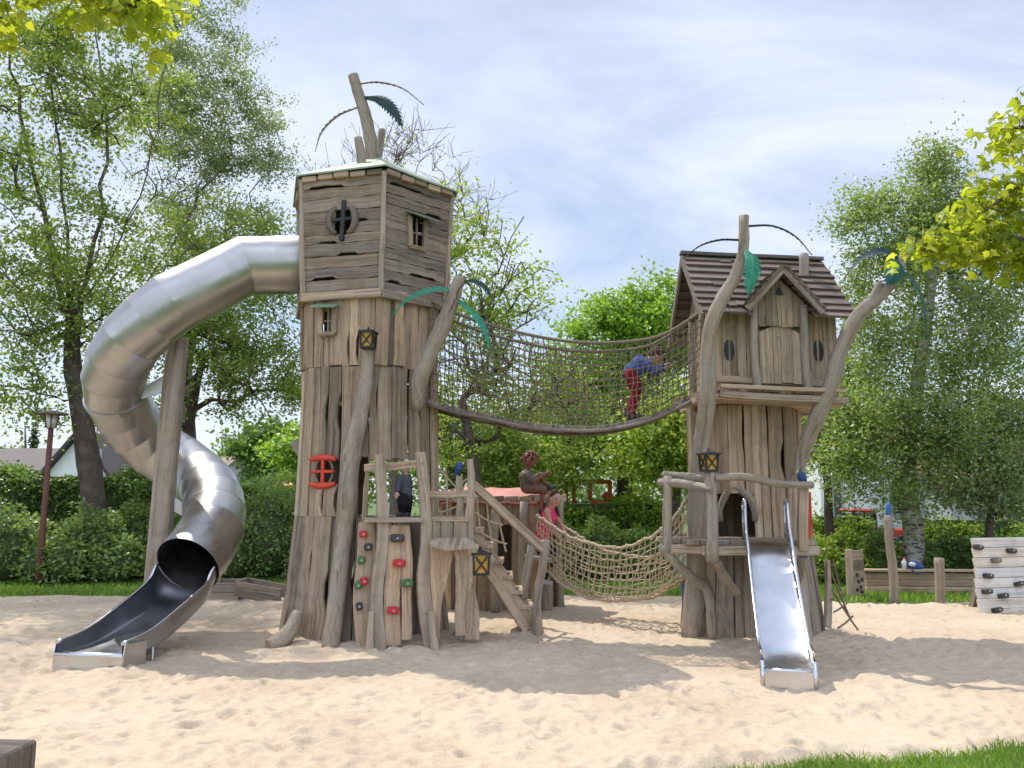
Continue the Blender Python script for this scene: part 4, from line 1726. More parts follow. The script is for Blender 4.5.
lip.beam(e - s_ * .365 + d * .012 + V((0, 0, -.085)), e + s_ * .365 + d * .012 + V((0, 0, -.085)), .025, .19)
for sg in (-1, 1):
    lip.poly([e + s_ * sg * .365 + V((0, 0, .115)), e + s_ * sg * .365 + d * .02 + V((0, 0, .02)), e + s_ * sg * .365 + d * .02 + V((0, 0, -.19)), e + s_ * sg * .365 - d * .34 + V((0, 0, -.16)), e + s_ * sg * .365 - d * .34 + V((0, 0, .10))], .01, s_)
lip.build("end_plate", M["steel_bed"], ts, bevel=.004)
lg = MB()
fpt = W(152, 664, 8.75)
lg.tube([V((fpt.x, fpt.y, -.1)), V((fpt.x, fpt.y, .17))], .018, 8)
lg.build("leg", M["steel"], ts)
po = MB()
pb = W(152, 640, 10.72)
pt = W(178, 338, 10.72)
po.tube(catmull([V((pb.x, 10.72, -.1)), V((pb.x, 10.72, -.1)).lerp(pt, .5) + V((-.01, 0, 0)), pt], 6), lerpl([.15, .14, .13], 13), 14, True, True, .02)
po.build("support_post", M["log"], ts)
for py, a_ in ((384, 0), (492, 1)):
    bk = MB()
    p_ = W(162 + (410 - py) * .06, py, 10.72)
    if a_ == 0:
        q = W(142, 392, 10.66)
    else:
        q = W(190, 512, 10.78)
    bk.poly([p_ + V((0, -.02, .10)), p_ + V((0, -.02, -.12)), q + V((0, 0, -.09)), q + V((0, 0, .05))], .014, (0, 1, 0))
    bk.build("bracket", M["steel"], ts)
# ================================================================== RIGHT TOWER
C2 = V((2.90, 10.72, 0))
rt_ = thing("tree_house_tower", "wide timber trunk carrying a gabled house with brown shingle roof and log branches", "play tower", C2)
holes2 = [(-133, -97, 1.16, 1.68), (-82, -74, 1.16, 1.40), (-30, -16, 1.22, 1.62)]
tiers2, rad2 = trunk_tiers(C2, -92, [(-.15, .84), (.3, .80), (1.1, .70), (2.0, .67), (2.9, .68)], [(-.12, 1.14, .012), (1.145, 2.72, 0)], 30, holes2, .5, .04, 9, 9)
for mb_, mt_ in zip(tiers2, ("plank_grey", "plank_warm")):
    mb_.build("trunk_wall", M[mt_], rt_, bevel=.004)
# ragged rim of the doorway
mb = MB()
pts = []
for t in np.linspace(-.15, math.pi + .15, 12):
    a_ = R(-115 + 17.5 * math.cos(t))
    z_ = 1.40 + .33 * math.sin(t) + random.uniform(-.02, .02)
    rr_ = rad2(a_, z_) + .0
    pts.append(V((C2.x + math.cos(a_) * rr_, C2.y + math.sin(a_) * rr_, z_)))
mb.tube(pts, [random.uniform(.03, .05) for _ in pts], 7, True, True, .15)
mb.build("door_rim", M["log"], rt_)
mb = MB()
for k in range(6):
    yy = -0.55 + k * 0.22
    mb.beam(C2 + V((-.6, yy, 1.13)), C2 + V((.6, yy, 1.13)), .21, .05)
mb.build("inner_floor", M["plank_grey"], rt_)

ROLL = .045
HX = 3.08


def H(x, y, z):
    """house coordinates: the little house leans slightly to the right"""
    return V((x, y, z - (x - HX) * ROLL))


XL, XR, YF, YB = 2.37, 3.80, 9.92, 11.42
ZF, ZE, ZR = 2.74, 3.80, 4.61
YM = (YF + YB) / 2


def vboards(mb, x0, x1, y, z0, ztop, n, holes=(), seed=1, axis="x", sgn=-1):
    rr = random.Random(seed)
    ws = [rr.uniform(.7, 1.3) for _ in range(n)]
    tot = sum(ws)
    u = x0
    for w_ in ws:
        w = w_ / tot * (x1 - x0)
        c = u + w / 2
        u += w
        zt = ztop(c) if callable(ztop) else ztop
        spans = [(z0 - rr.uniform(0, .02), zt)]
        for (h0, h1, q0, q1) in holes:
            if h0 < c < h1:
                spans = [(spans[0][0], q0), (q1, zt)]
        pr = rr.uniform(-.006, .010)
        for s0, s1 in spans:
            if s1 - s0 < .03:
                continue
            m = 6
            cs, hw, td, nr = [], [], [], []
            for k in range(m + 1):
                z = s0 + (s1 - s0) * k / m
                if axis == "x":
                    cs.append(H(c, y + sgn * pr, z))
                    td.append(V((1, 0, -ROLL)))
                    nr.append(V((0, sgn, 0)))
                else:
                    cs.append(H(y + sgn * pr, c, z))
                    td.append(V((0, 1, 0)))
                    nr.append(V((sgn, 0, 0)))
                e = w / 2 - .001
                hw.append((e + rr.uniform(-.004, .003), e + rr.uniform(-.004, .003)))
            if callable(ztop) and s1 == zt:
                sl_z = (ztop(c + .02) - ztop(c - .02)) / .04
                td[-1] = V((1, 0, sl_z - ROLL)) if axis == 'x' else V((0, 1, sl_z))
            mb.strip(cs, hw, td, nr, .03)


wl = MB()
vboards(wl, XL, XR, YF, ZF + .10, ZE - .01, 15, (), 3)
vboards(wl, XL, XR, YB, ZF, ZE - .01, 12, (), 4, "x", 1)
gz = lambda y: ZE + (ZR - ZE) * (1 - abs(y - YM) / (YM - YF)) - .05
vboards(wl, YF + .62, YB, XL, ZF, gz, 8, (), 5, "y", -1)
vboards(wl, YF, YF + .10, XL, ZF, gz, 1, (), 5, "y", -1)
vboards(wl, YF + .1, YF + .62, XL, 3.72, gz, 4, (), 5, "y", -1)
vboards(wl, YF, YB, XR, ZF, gz, 10, (), 6, "y", 1)
wl.build("house_wall", M["plank_house"], rt_, bevel=.003)
fb = MB()
for k in range(7):
    y_ = 9.80 + k * .245
    fb.beam(H(XL - .14, y_, ZF - .01), H(XR - .02, y_, ZF - .01), .235, .06)
fb.beam(H(XL - .02, 9.66, ZF + .02), H(XR + .0, 9.66, ZF + .0), .05, .075, jit=.006, segs=6)
fb.build("house_floor", M["plank"], rt_, bevel=.004)
for zz_, y_, h_ in ((ZF + .215, 9.86, .075), (ZF + .105, 9.62, .045)):
    fb = MB()
    fb.beam(H(XL - .02, y_, zz_), H(XR - .04, y_, zz_), .045, h_, jit=.006, segs=6)
    fb.build("balcony_rail", M["plank"], rt_, bevel=.004)
mb = MB()
mb.beam(W(677, 404, 10.5), W(700, 398, 9.9), .12, .12)
mb.build("floor_bracket", M["plank"], rt_, bevel=.006)
# moon windows: flat dark shapes painted in for the shade of the cut-outs
for cx_, cz_, sg in ((2.545, 3.31, -1), (3.575, 3.35, 1)):
    for s2 in (-1, 1):
        mb = MB()
        pts = [H(cx_ + s2 * (.012 + .055 * math.cos(a) * (1 if s2 == sg else .75)), YF - .014, cz_ + .125 * math.sin(a)) for a in np.linspace(-1.5, 1.5, 9)]
        mb.add([p_ for p_ in pts] + [H(cx_ + s2 * .012, YF - .014, cz_ + z_) for z_ in np.linspace(-.12, .12, 9)] ,
               [(i, i + 1, i + 10, i + 9) for i in range(8)])
        mb.build("moon_cutout_shade", M["deck_wood"] if False else M["dark_iron"], rt_)

# door panel, dormer
DX0, DX1 = 2.80, 3.36
DXM = 3.10
DY = 9.76
dz = lambda x_: 3.80 + (4.26 - 3.86) * (1 - abs(x_ - DXM) / .40)
mb = MB()
vboards(mb, DXM - .32, DXM + .32, DY, 3.60, lambda x_: dz(x_) - .03, 9, (), 12)
mb.build("dormer_wall", M["plank_house"], rt_, bevel=.003)
mb = MB()
pts = [H(DXM - .24, DY + .03, ZF + .2)] + [H(DXM - .24 + .48 * t, DY + .03, 3.50 + .09 * math.sin(math.pi * t)) for t in np.linspace(0, 1, 9)] + [H(DXM + .24, DY + .03, ZF + .2)]
vboards(mb, DXM - .24, DXM + .24, DY + .03, ZF + .2, lambda x_: 3.50 + .10 * math.cos((x_ - DXM) / .24 * 1.4), 4, (), 15)
mb.build("door", M["plank_house"], rt_, bevel=.003)
mb = MB()
mb.poly([H(DXM - .05, DY - .02, 3.96), H(DXM + .05, DY - .02, 3.96), H(DXM - .005, DY - .02, 4.06)], .005, (0, -1, 0))
mb.build("dormer_hole_shade", M["dark_iron"], rt_)  # flat dark triangle painted in for the shade of a small hole
for x_ in (2.79, 3.37):
    mb = MB()
    logpath(mb, [H(x_ + .02, 9.72, ZF + .06), H(x_ - .01, 9.72, 3.2), H(x_, 9.72, 3.84)], [.05, .047, .045], 4, 8)
    mb.build("door_post", M["log"], rt_)
rf = MB()


def roof_slope(mb, e0, e1, r0, r1, n, jit=.02, th=.028, up=V((0, 0, 1)), cut=None, rr=random.Random(4), gap=None):
    """courses of overlapping boards from the eave edge e0-e1 up to the ridge r0-r1"""
    sl_n = (e1 - e0).cross(r0 - e0).normalized()
    if sl_n.z < 0:
        sl_n = -sl_n
    for i in range(n):
        f0, f1 = i / n, min(1, (i + 1.35) / n)
        a0, a1 = e0.lerp(r0, f0), e1.lerp(r1, f0)
        b0, b1 = e0.lerp(r0, f1), e1.lerp(r1, f1)
        d = (a1 - a0).normalized()
        L = (a1 - a0).length
        cuts = [0] + sorted(rr.uniform(.1, .9) for _ in range(2)) + [1]
        spans = list(zip(cuts[:-1], cuts[1:]))
        if gap:
            hw_ = gap[1] * (1 - (a0.z + (b0.z - a0.z) * .4 - e0.z) / gap[2])
            if hw_ > .03:
                g0, g1 = ((gap[0] - hw_) - a0.x) / (a1.x - a0.x), ((gap[0] + hw_) - a0.x) / (a1.x - a0.x)
                spans = [(s0, min(s1, g0)) for s0, s1 in spans if s0 < g0 - .01] + [(max(s0, g1), s1) for s0, s1 in spans if s1 > g1 + .01]
        for c0, c1 in spans:
            t0, t1 = c0 + .002, c1 - .002
            lo = rr.uniform(-jit, jit)
            ex0 = -rr.uniform(0, jit) if c0 == 0 else 0
            ex1 = rr.uniform(0, jit) if c1 == 1 else 0
            dn = (a0 - b0).normalized() * lo
            q = [a0.lerp(a1, t0) + d * ex0 + dn + sl_n * (th * 1.75), a0.lerp(a1, t1) + d * ex1 + dn + sl_n * (th * 1.75 + rr.uniform(-.004, .006)),
                 b0.lerp(b1, t1) + d * ex1 + sl_n * .012, b0.lerp(b1, t0) + d * ex0 + sl_n * .012]
            if cut and cut(q):
                for qq in cut(q):
                    mbq(mb, qq, sl_n, th)
                continue
            mbq(mb, q, sl_n, th)


def mbq(mb, q, n_, th):
    vs = list(q) + [p_ - n_ * th for p_ in q]
    L = (q[1] - q[0]).length
    h_ = (q[3] - q[0]).length
    ru = random.random() * 30
    # grain runs along the board's length
    uv = [(ru, 0), (ru, L), (ru + h_, L), (ru + h_, 0)] + [(ru + .03, 0), (ru + .03, L), (ru + h_ + .03, L), (ru + h_ + .03, 0)]
    mb.add(vs, [(0, 1, 2, 3), (7, 6, 5, 4), (1, 0, 4, 5), (2, 1, 5, 6), (3, 2, 6, 7), (0, 3, 7, 4)], uv)


OV = .20
eF0, eF1 = H(XL - OV, 9.62, ZE - .14), H(XR + .14, 9.62, ZE - .14)
rR0, rR1 = H(XL - OV, YM, ZR + .03), H(XR + .14, YM, ZR + .03)
eB0, eB1 = H(XL - OV, YB + .30, ZE - .14), H(XR + .14, YB + .30, ZE - .14)
roof_slope(rf, eF0, eF1, rR0, rR1, 9, .026, .030, gap=(DXM, .40, .62))
roof_slope(rf, eB0, eB1, rR0, rR1, 10)
ro = rf.build("roof", M["shingle"], rt_)
mb = MB()
mb.beam(rR0 + V((-.02, 0, .045)), rR1 + V((.02, 0, .045)), .12, .04, jit=.006, segs=4)
mb.build("ridge_board", M["shingle"], ro)
for a_, b_ in ((eF0, rR0), (eB0, rR0), (eF1, rR1), (eB1, rR1)):
    mb = MB()
    mb.beam(a_ + V((0, 0, -.03)), b_ + V((0, 0, -.03)), .03, .10, (0, 0, 1), jit=.008, segs=4)
    mb.build("barge_board", M["deck_wood"], ro)
dr = MB()
dx = .43
for sg in (-1, 1):
    e0 = H(DXM + sg * dx, 9.52, 3.76)
    r0 = H(DXM, 9.52, 4.25)
    e1 = H(DXM + sg * dx, 9.85, 3.76)
    r1 = H(DXM, 10.30, 4.25)
    roof_slope(dr, e0, e1, r0, r1, 7, .012, .026)
do_ = dr.build("dormer_roof", M["shingle"], rt_)
for sg in (-1, 1):
    mb = MB()
    mb.beam(H(DXM + sg * dx, 9.55, 3.73), H(DXM, 9.55, 4.22), .03, .08, (0, 0, 1), jit=.006, segs=3)
    mb.build("barge_board", M["plank"], do_)
mb = MB()
logpath(mb, [W(804, 284, 10.35), W(804, 270, 10.35), W(804, 254, 10.35)], [.058, .056, .056], 3)
mb.build("chimney_stub", M["log"], rt_)

# log branches
br = MB()
logpath(br, [W(691, 640, 10.2), W(696, 570, 10.2), W(697, 500, 10.05), W(701, 450, 9.85), W(708, 390, 9.58), W(709, 335, 9.45), W(720, 303, 9.4), W(735, 277, 9.4), W(743, 252, 9.4), W(744, 216, 9.4)],
        [.125, .115, .105, .098, .088, .080, .076, .072, .062, .056])
br.build("branch_log", M["log"], rt_)
br = MB()
logpath(br, [W(797, 476, 9.98), W(805, 447, 9.88), W(818, 415, 9.75), W(831, 385, 9.66), W(839, 355, 9.6), W(857, 318, 9.5), W(878, 297, 9.42), W(893, 280, 9.35), W(911, 240, 9.25)],
        [.06, .085, .092, .088, .088, .085, .075, .062, .045])
br.build("branch_log", M["log"], rt_)
br = MB()
logpath(br, [W(871, 302, 9.45), W(877, 292, 9.4), W(880, 283, 9.38)], [.06, .055, .045], 3)
br.build("branch_stub", M["log"], rt_)
frond(rt_, [W(741, 240, 9.4), W(720, 240, 9.45), W(700, 246, 9.5), W(683, 259, 9.55)], .03, (.1, 1, 0), M["frond_dark"], 12, label="thin curved frond over the roof ridge, edge on")
frond(rt_, [W(748, 226, 9.4), W(773, 226, 9.45), W(795, 236, 9.5), W(812, 255, 9.5)], .03, (0, 1, .1), M["frond_dark"], 12, label="thin curved frond at the top of the log, edge on")
frond(rt_, [W(746, 250, 9.33), W(753, 260, 9.22), W(752, 277, 9.16), W(748, 296, 9.15)], .11, (1, .1, .05), M["frond_green"], 12, label="broad green frond hanging in front of the roof")
frond(rt_, [W(898, 258, 9.3), W(882, 252, 9.25), W(863, 258, 9.2), W(845, 277, 9.15)], .085, (.3, .6, .6), M["frond_dark"], 16)
frond(rt_, [W(897, 258, 9.3), W(897, 268, 9.2), W(893, 276, 9.15), W(887, 284, 9.12)], .12, (1, .2, .2), M["frond_teal"], 10)
frond(rt_, [W(902, 270, 9.3), W(914, 282, 9.25), W(924, 303, 9.2), W(926, 340, 9.15)], .075, (.6, .8, .1), M["frond_teal"], 18)

# front deck
ZD = 1.15
dk = MB()
n = 10
for k in range(n):                          # boards run towards the viewer
    x_ = 1.70 + (k + .5) * 1.52 / n
    fr = 9.32 - .10 * min(1, k / 4) + random.uniform(-.015, .015)
    dk.beam(V((x_, fr + (.25 if k == 0 else 0), ZD)), V((x_, 10.3, ZD)), 1.52 / n - .006, .05, jit=.004, segs=3)
dk.build("deck_board", M["plank_grey"], rt_, bevel=.004)
mb = MB()
mb.beam(V((1.62, 9.62, ZD - .075)), V((2.2, 9.2, ZD - .075)), .06, .09, jit=.006, segs=4)
mb.beam(V((2.0, 9.22, ZD - .08)), V((3.24, 9.22, ZD - .08)), .07, .10, jit=.006, segs=6)
mb.beam(V((1.74, 9.5, ZD - .09)), V((1.9, 10.2, ZD - .09)), .07, .08)
mb.beam(V((3.15, 9.3, ZD - .09)), V((3.15, 10.2, ZD - .09)), .07, .08)
mb.build("deck_beam", M["log"], rt_, bevel=.012)
mb = MB()
logpath(mb, [W(668, 552, 9.55), W(667, 520, 9.55), W(668, 476, 9.55)], [.055, .052, .05], 4)
mb.build("post", M["log"], rt_)
mb = MB()
logpath(mb, [W(712, 562, 9.16), W(712, 520, 9.16), W(710, 470, 9.16)], [.068, .062, .060], 4)
mb.build("post", M["log"], rt_)
mb = MB()
mb.beam(W(803, 551, 9.2), W(803, 486, 9.2), .10, .08, (0, -1, 0), jit=.008, segs=4)
mb.build("post", M["plank"], rt_, bevel=.006)
mb = MB()
mb.beam(W(794, 548, 9.5), W(795, 486, 9.5), .13, .05, (0, -1, 0), jit=.008, segs=4)
mb.build("post", M["plank"], rt_, bevel=.006)
for pts, r_ in (([W(659, 482, 9.62), W(685, 484, 9.4), W(713, 490, 9.1)], .047), ([W(664, 475, 9.72), W(690, 477, 9.45), W(712, 481, 9.25)], .042), ([W(715, 478, 9.12), W(745, 477, 9.1), W(780, 484, 9.1), W(813, 485, 9.12)], .040)):
    mb = MB()
    logpath(mb, pts, [r_, r_ * 1.05, r_ * .95], 6)
    mb.build("top_rail", M["log"], rt_)
for pts in ([W(663, 545, 9.55), W(675, 562, 9.6), W(695, 580, 9.75), W(708, 592, 9.9), W(712, 640, 9.98)], [W(716, 560, 9.3), W(725, 578, 9.55), W(737, 594, 9.85)], [W(803, 556, 9.3), W(800, 572, 9.6), W(795, 585, 9.9)]):
    mb = MB()
    logpath(mb, pts, [.05, .055, .05], 5)
    mb.build("brace", M["log"], rt_)
# red shutter frame on the right side
a_ = R(-24)
fc = V((C2.x + math.cos(a_) * (rad2(a_, 1.45) + .05), C2.y + math.sin(a_) * (rad2(a_, 1.45) + .05), 1.43))
fn = V((math.cos(a_), math.sin(a_), 0))
fd = V((-fn.y, fn.x, 0))
mb = MB()
for sg in (-1, 1):
    mb.beam(fc + fd * sg * .13 + V((0, 0, -.24)), fc + fd * sg * .13 + V((0, 0, .24)), .06, .06, fn)
    mb.beam(fc - fd * .16 + V((0, 0, sg * .235)), fc + fd * .16 + V((0, 0, sg * .235)), .065, .062, (0, 0, 1))
mb.build("window_frame", M["red"], rt_, bevel=.006)
# entrance frame to the rope bridge on the left gable
mb = MB()
for (x_, y_) in ((XL - .13, 9.96), (XL - .13, 10.52)):
    mb.beam(H(x_, y_, ZF - .05), H(x_, y_, 3.80), .07, .07, (0, 1, 0), jit=.005, segs=4)
mb.beam(H(XL - .13, 9.94, 3.79), H(XL - .13, 10.56, 3.79), .07, .06)
mb.build("bridge_frame", M["plank_grey"], rt_, bevel=.005)
# climbing ropes fanned out on the right
nt_ = MB()
for (a_, b_) in (((832, 590, 10.6), (858, 630, 10.2)), ((832, 575, 10.6), (852, 622, 10.5)), ((833, 560, 10.7), (846, 612, 10.9)), ((831, 600, 10.6), (844, 590, 10.8)), ((834, 612, 10.45), (848, 602, 10.7)), ((838, 628, 10.25), (853, 616, 10.5))):
    rope(nt_, W(*a_), W(*b_), .011, .01)
nt_.build("climbing_rope", M["rope_dark"], rt_)
mb = MB()
crooked(rt_, "climbing_board", [W(829, 628, 10.5), W(830, 600, 10.6), W(829, 560, 10.7)], [.10, .10, .06], .05, (.5, -1, 0), M["plank_grey"])

lantern("black lantern with amber panes on top of the deck rail post", W(709, 472, 9.16), .86, R(18))
bird("blue carved bird with yellow breast sitting on the deck rail", W(802, 484, 9.15), (-1, -.25, 0), M["bird_blue"], .62)

# ================================================================== OPEN SLIDE
sd = thing("metal_slide", "short straight open steel slide from the deck down to the sand", "slide", (2.37, 7.75, 0))
top_c, bot_c = V((2.68, 9.22, 0)), V((2.365, 7.62, 0))
dirh = (bot_c - top_c).normalized()
sid = V((dirh.y, -dirh.x, 0)) * -1          # to the right as seen
if sid.x < 0:
    sid = -sid
prof = [(0, 1.20), (.06, 1.185), (.12, 1.13), (.75, .30), (.84, .20), (.92, .17), (1.0, .165)]
Lh = (bot_c - top_c).length
ts_ = np.linspace(0, 1, 40)
zs = np.interp(ts_, [p_[0] for p_ in prof], [p_[1] for p_ in prof])
zs = np.convolve(np.pad(zs, 3, mode="edge"), np.ones(7) / 7, "valid")
HWD = .205
bed = MB()
vs, fs = [], []
for t, z in zip(ts_, zs):
    c = top_c.lerp(bot_c, t)
    for off in (-HWD, -HWD + .03, HWD - .03, HWD):
        vs.append(c + sid * off + V((0, 0, z + (.02 if abs(off) == HWD else 0))))
for i in range(39):
    for k in range(3):
        a = i * 4 + k
        fs.append((a, a + 1, a + 5, a + 4))
nb = len(vs)
vs += [p_ - V((0, 0, .015)) for p_ in vs]
fs += [tuple(q + nb for q in f[::-1]) for f in fs]
bed.add(vs, fs, None, True)
bed.build("slide_bed", M["steel_bed"], sd)
for sg in (-1, 1):
    sw = MB()
    vs, fs = [], []
    for i, (t, z) in enumerate(zip(ts_, zs)):
        c = top_c.lerp(bot_c, t) + sid * sg * (HWD + .004)
        up = .13 if t > .1 else .13
        if t > .93:
            up = .13 - .04 * (t - .93) / .07
        for o_ in (0, .012):
            vs += [c + sid * sg * o_ + V((0, 0, z + up)), c + sid * sg * o_ + V((0, 0, z - .05))]
    for i in range(39):
        a = i * 4
        fs += [(a, a + 1, a + 5, a + 4), (a + 2, a + 6, a + 7, a + 3), (a, a + 4, a + 6, a + 2), (a + 1, a + 3, a + 7, a + 5)]
    sw.add(vs, fs)
    q_ = top_c + sid * sg * (HWD + .01)
    rp = [q_ + V((0, .03, 1.555)), q_ + V((0, .0, 1.60)), q_ + V((0, -.05, 1.575))]
    for t in (.14, .25, .38, .52, .66, .78, .86, .93, 1.0):
        z = float(np.interp(t, ts_, zs))
        rp.append(top_c.lerp(bot_c, t) + sid * sg * (HWD + .01) + V((0, 0, z + .13 + .16 * max(0, 1 - t / .5) ** 1.2)))
    rp = catmull(rp, 5)
    sw.tube(rp, .017, 8)
    sw.tube([rp[0], q_ + V((0, .03, 1.16))], .016, 8)
    # infill between the raised hand rail and the bed
    q0 = top_c + sid * sg * (HWD + .01)
    sw.poly([q0 + V((0, .02, 1.58)), q0 + V((0, -.09, 1.57))] + [rp[k] for k in range(12, 26, 2)] + [q0 + V((dirh.x * .45, dirh.y * .45, 1.03)), q0 + V((0, .02, 1.16))], .006, sid)
    sw.build("side_rail", M["steel_bed"], sd)
lp = MB()
e = bot_c + V((0, 0, .15))
lp.tube([e - sid * HWD, e + sid * HWD], .022, 8)
lp.beam(e - sid * (HWD + .015) + dirh * .012 + V((0, 0, -.10)), e + sid * (HWD + .015) + dirh * .012 + V((0, 0, -.10)), .02, .19)
for sg in (-1, 1):
    lp.tube([e + sid * sg * (HWD + .012) + dirh * .015 + V((0, 0, .09)), e + sid * sg * (HWD + .012) + dirh * .015 + V((0, 0, -.2))], .02, 8)
lp.build("end_plate", M["steel_bed"], sd)

# ================================================================== HIGH ROPE BRIDGE
rb = thing("rope_bridge", "sagging high rope bridge of wooden slats with knotted net sides", "rope bridge", W(560, 430, 10.5))
fl_px = [(428, 401), (455, 409), (490, 416), (530, 424), (565, 427), (600, 427), (635, 421), (665, 411), (702, 392)]
rl_px = [(430, 300), (455, 313), (490, 325), (530, 335), (565, 341), (600, 343), (635, 341), (665, 334), (702, 312)]
BY0, BY1, BW = 10.55, 9.98, .56
floor_n = catmull([W(px, py, BY0 + (BY1 - BY0) * (px - 428) / 274) for px, py in fl_px], 6)
rail_n = catmull([W(px, py, BY0 + (BY1 - BY0) * (px - 428) / 274 - .08) for px, py in rl_px], 6)
back = V((0, BW, 0))
sl = MB()
n = 62
tot = len(floor_n) - 1


def sam(pts, f):
    i = min(int(f), len(pts) - 2)
    return pts[i].lerp(pts[i + 1], f - i)


for k in range(n):
    f = (k + .5) / n * tot
    p_ = sam(floor_n, f)
    d = (sam(floor_n, min(f + .5, tot)) - sam(floor_n, max(f - .5, 0))).normalized()
    up = V((0, 1, 0)).cross(d) * -1
    sl.beam(p_ + V((0, random.uniform(-.02, .02), 0)), p_ + back + V((0, random.uniform(-.02, .02), 0)), .062 + random.uniform(-.006, .004), .045, up if up.z > 0 else -up, jit=.004)
sl.build("slat", M["deck_wood"], rb, bevel=.004)
ed = MB()
for o_ in (V((0, -.01, .0)), back + V((0, .01, 0))):
    ed.tube([p_ + o_ + V((0, 0, -.04)) for p_ in floor_n], .022, 8, True, True, .06)
ed.build("floor_rope", M["deck_wood"], rb)
for nm, off, rmat in (("near", V((0, 0, 0)), "rope_dark"), ("far", back + V((0, .16, .02)), "rope_dark")):
    hr = MB()
    hr.tube([p_ + off for p_ in rail_n], .021, 7)
    hr.build("hand_rope", M[rmat], rb)
    nn = MB()
    off_f = V((0, -.02, .03)) if nm == "near" else back + V((0, .02, .03))
    cols, rows_ = 50, 11
    grid = []
    for c_ in range(cols + 1):
        f = c_ / cols * tot
        a, b = sam(rail_n, f) + off, sam(floor_n, f) + off_f
        col_ = [a.lerp(b, r_ / rows_) + V((random.gauss(0, .010), random.gauss(0, .012), random.gauss(0, .008))) * (1 if 0 < r_ < rows_ else 0) for r_ in range(rows_ + 1)]
        grid.append(col_)
    for col_ in grid:
        nn.tube(col_, .0058, 5, True, False)
    for r_ in range(1, rows_):
        nn.tube([g[r_] for g in grid], .0058, 5, True, False)
    for g in grid:
        for r_ in range(0, rows_, 2):
            nn.ball(g[r_], .014, (1, 1, 1), 5, 4)
    nn.build("net_side", M["rope_dark"], rb)
# end ropes up to the door frame
mb = MB()
for dy in (0, BW + .1):
    e_ = rail_n[-1] + V((0, dy, 0))
    rope(mb, e_, e_ + V((.08, 0, .12)), .02, 0)
mb.build("lashing", M["rope_light"], rb)

# ================================================================== LOW NET BRIDGE
nb_ = thing("net_bridge", "low pale rope net trough hanging between hut and trunk tower", "net bridge", W(620, 600, 11.5))
rim_px = [(537, 516), (548, 523), (560, 531), (578, 540), (600, 546), (622, 547), (643, 541), (662, 529), (678, 512), (692, 490)]
bot_px = [(537, 560), (548, 571), (560, 583), (578, 594), (600, 600), (622, 600), (643, 597), (662, 588), (678, 575), (692, 556)]
yN = lambda px: 11.95 + (10.15 - 11.95) * (px - 537) / 155
rimN = catmull([W(px, py, yN(px)) for px, py in rim_px], 5)
botN = catmull([W(px, py, yN(px) + .18) for px, py in bot_px], 5)
BD = V((.40, .60, -.16))
cols = 31
tot = len(rimN) - 1
nn = MB()
prof_ = [(0, 0)]
grid = []
for c_ in range(cols + 1):
    f = c_ / cols * tot
    a, b = sam(rimN, f), sam(botN, f)
    a2, b2 = a + BD, b + V((BD.x, BD.y, 0)) * .62
    row = [a.lerp(b, t) + V((0, .05 * math.sin(math.pi * t), 0)) for t in np.linspace(0, 1, 9)]
    row += [b.lerp(b2, t) - V((0, 0, .03 * math.sin(math.pi * t))) for t in np.linspace(0, 1, 6)[1:]]
    row += [b2.lerp(a2, t) for t in np.linspace(0, 1, 6)[1:]]
    row = [q + V((random.gauss(0, .008), random.gauss(0, .008), random.gauss(0, .008))) for q in row]
    grid.append(row)
for row in grid:
    nn.tube(row, .0085, 5, True, False)
m_ = len(grid[0])
for r_ in range(1, m_ - 1):
    nn.tube([g[r_] for g in grid], .0085, 5, True, False)
for g in grid:
    for r_ in range(1, 9):
        nn.ball(g[r_], .0155, (1, 1, 1), 5, 4)
nn.build("net", M["rope_light"], nb_)
for r_ in (0, m_ - 1):
    mb = MB()
    mb.tube([g[r_] for g in grid], .019, 8, True, True, .05)
    for g in grid[::2]:
        mb.ball(g[r_], .029, (1, 1, 1.1), 6, 5)
    mb.build("rim_rope", M["rope_light"], nb_)
mb = MB()
mb.tube([g[8] for g in grid], .018, 7)
mb.tube([g[11] for g in grid], .018, 7)
mb.build("bottom_rope", M["rope_light"], nb_)

# ================================================================== PLAY HUT
hu = thing("play_hut", "low timber hut under an arched faded red roof behind the stairs", "play hut", W(490, 604, 13.0))
hA, hB, hC, hD = V((W(434, 600, 12.75).x, 12.75, 0)), V((W(538, 600, 12.45).x, 12.45, 0)), V((W(562, 600, 13.3).x, 13.3, 0)), V((W(460, 600, 13.7).x, 13.7, 0))
hw = MB()
rr = random.Random(8)


def hut_wall(a, b, n, holes=()):
    d = (b - a)
    L = d.length
    d.normalize()
    nn = V((d.y, -d.x, 0))
    for k in range(n):
        u = (k + .5) / n * L
        zs_ = [(-.05, 1.60 + rr.uniform(-.03, .0))]
        for h0, h1, q0, q1 in holes:
            if h0 < u < h1:
                zs_ = [(-.05, q0), (q1, zs_[0][1])]
        pr = rr.uniform(-.012, .015)
        for s0, s1 in zs_:
            cs = [a + d * (u + rr.uniform(-.006, .006)) + nn * pr + V((0, 0, s0 + (s1 - s0) * t)) for t in np.linspace(0, 1, 5)]
            w = L / n / 2
            hw.strip(cs, [(w + rr.uniform(-.006, .004), w + rr.uniform(-.006, .004)) for _ in cs], [d] * 5, [nn] * 5, .035)


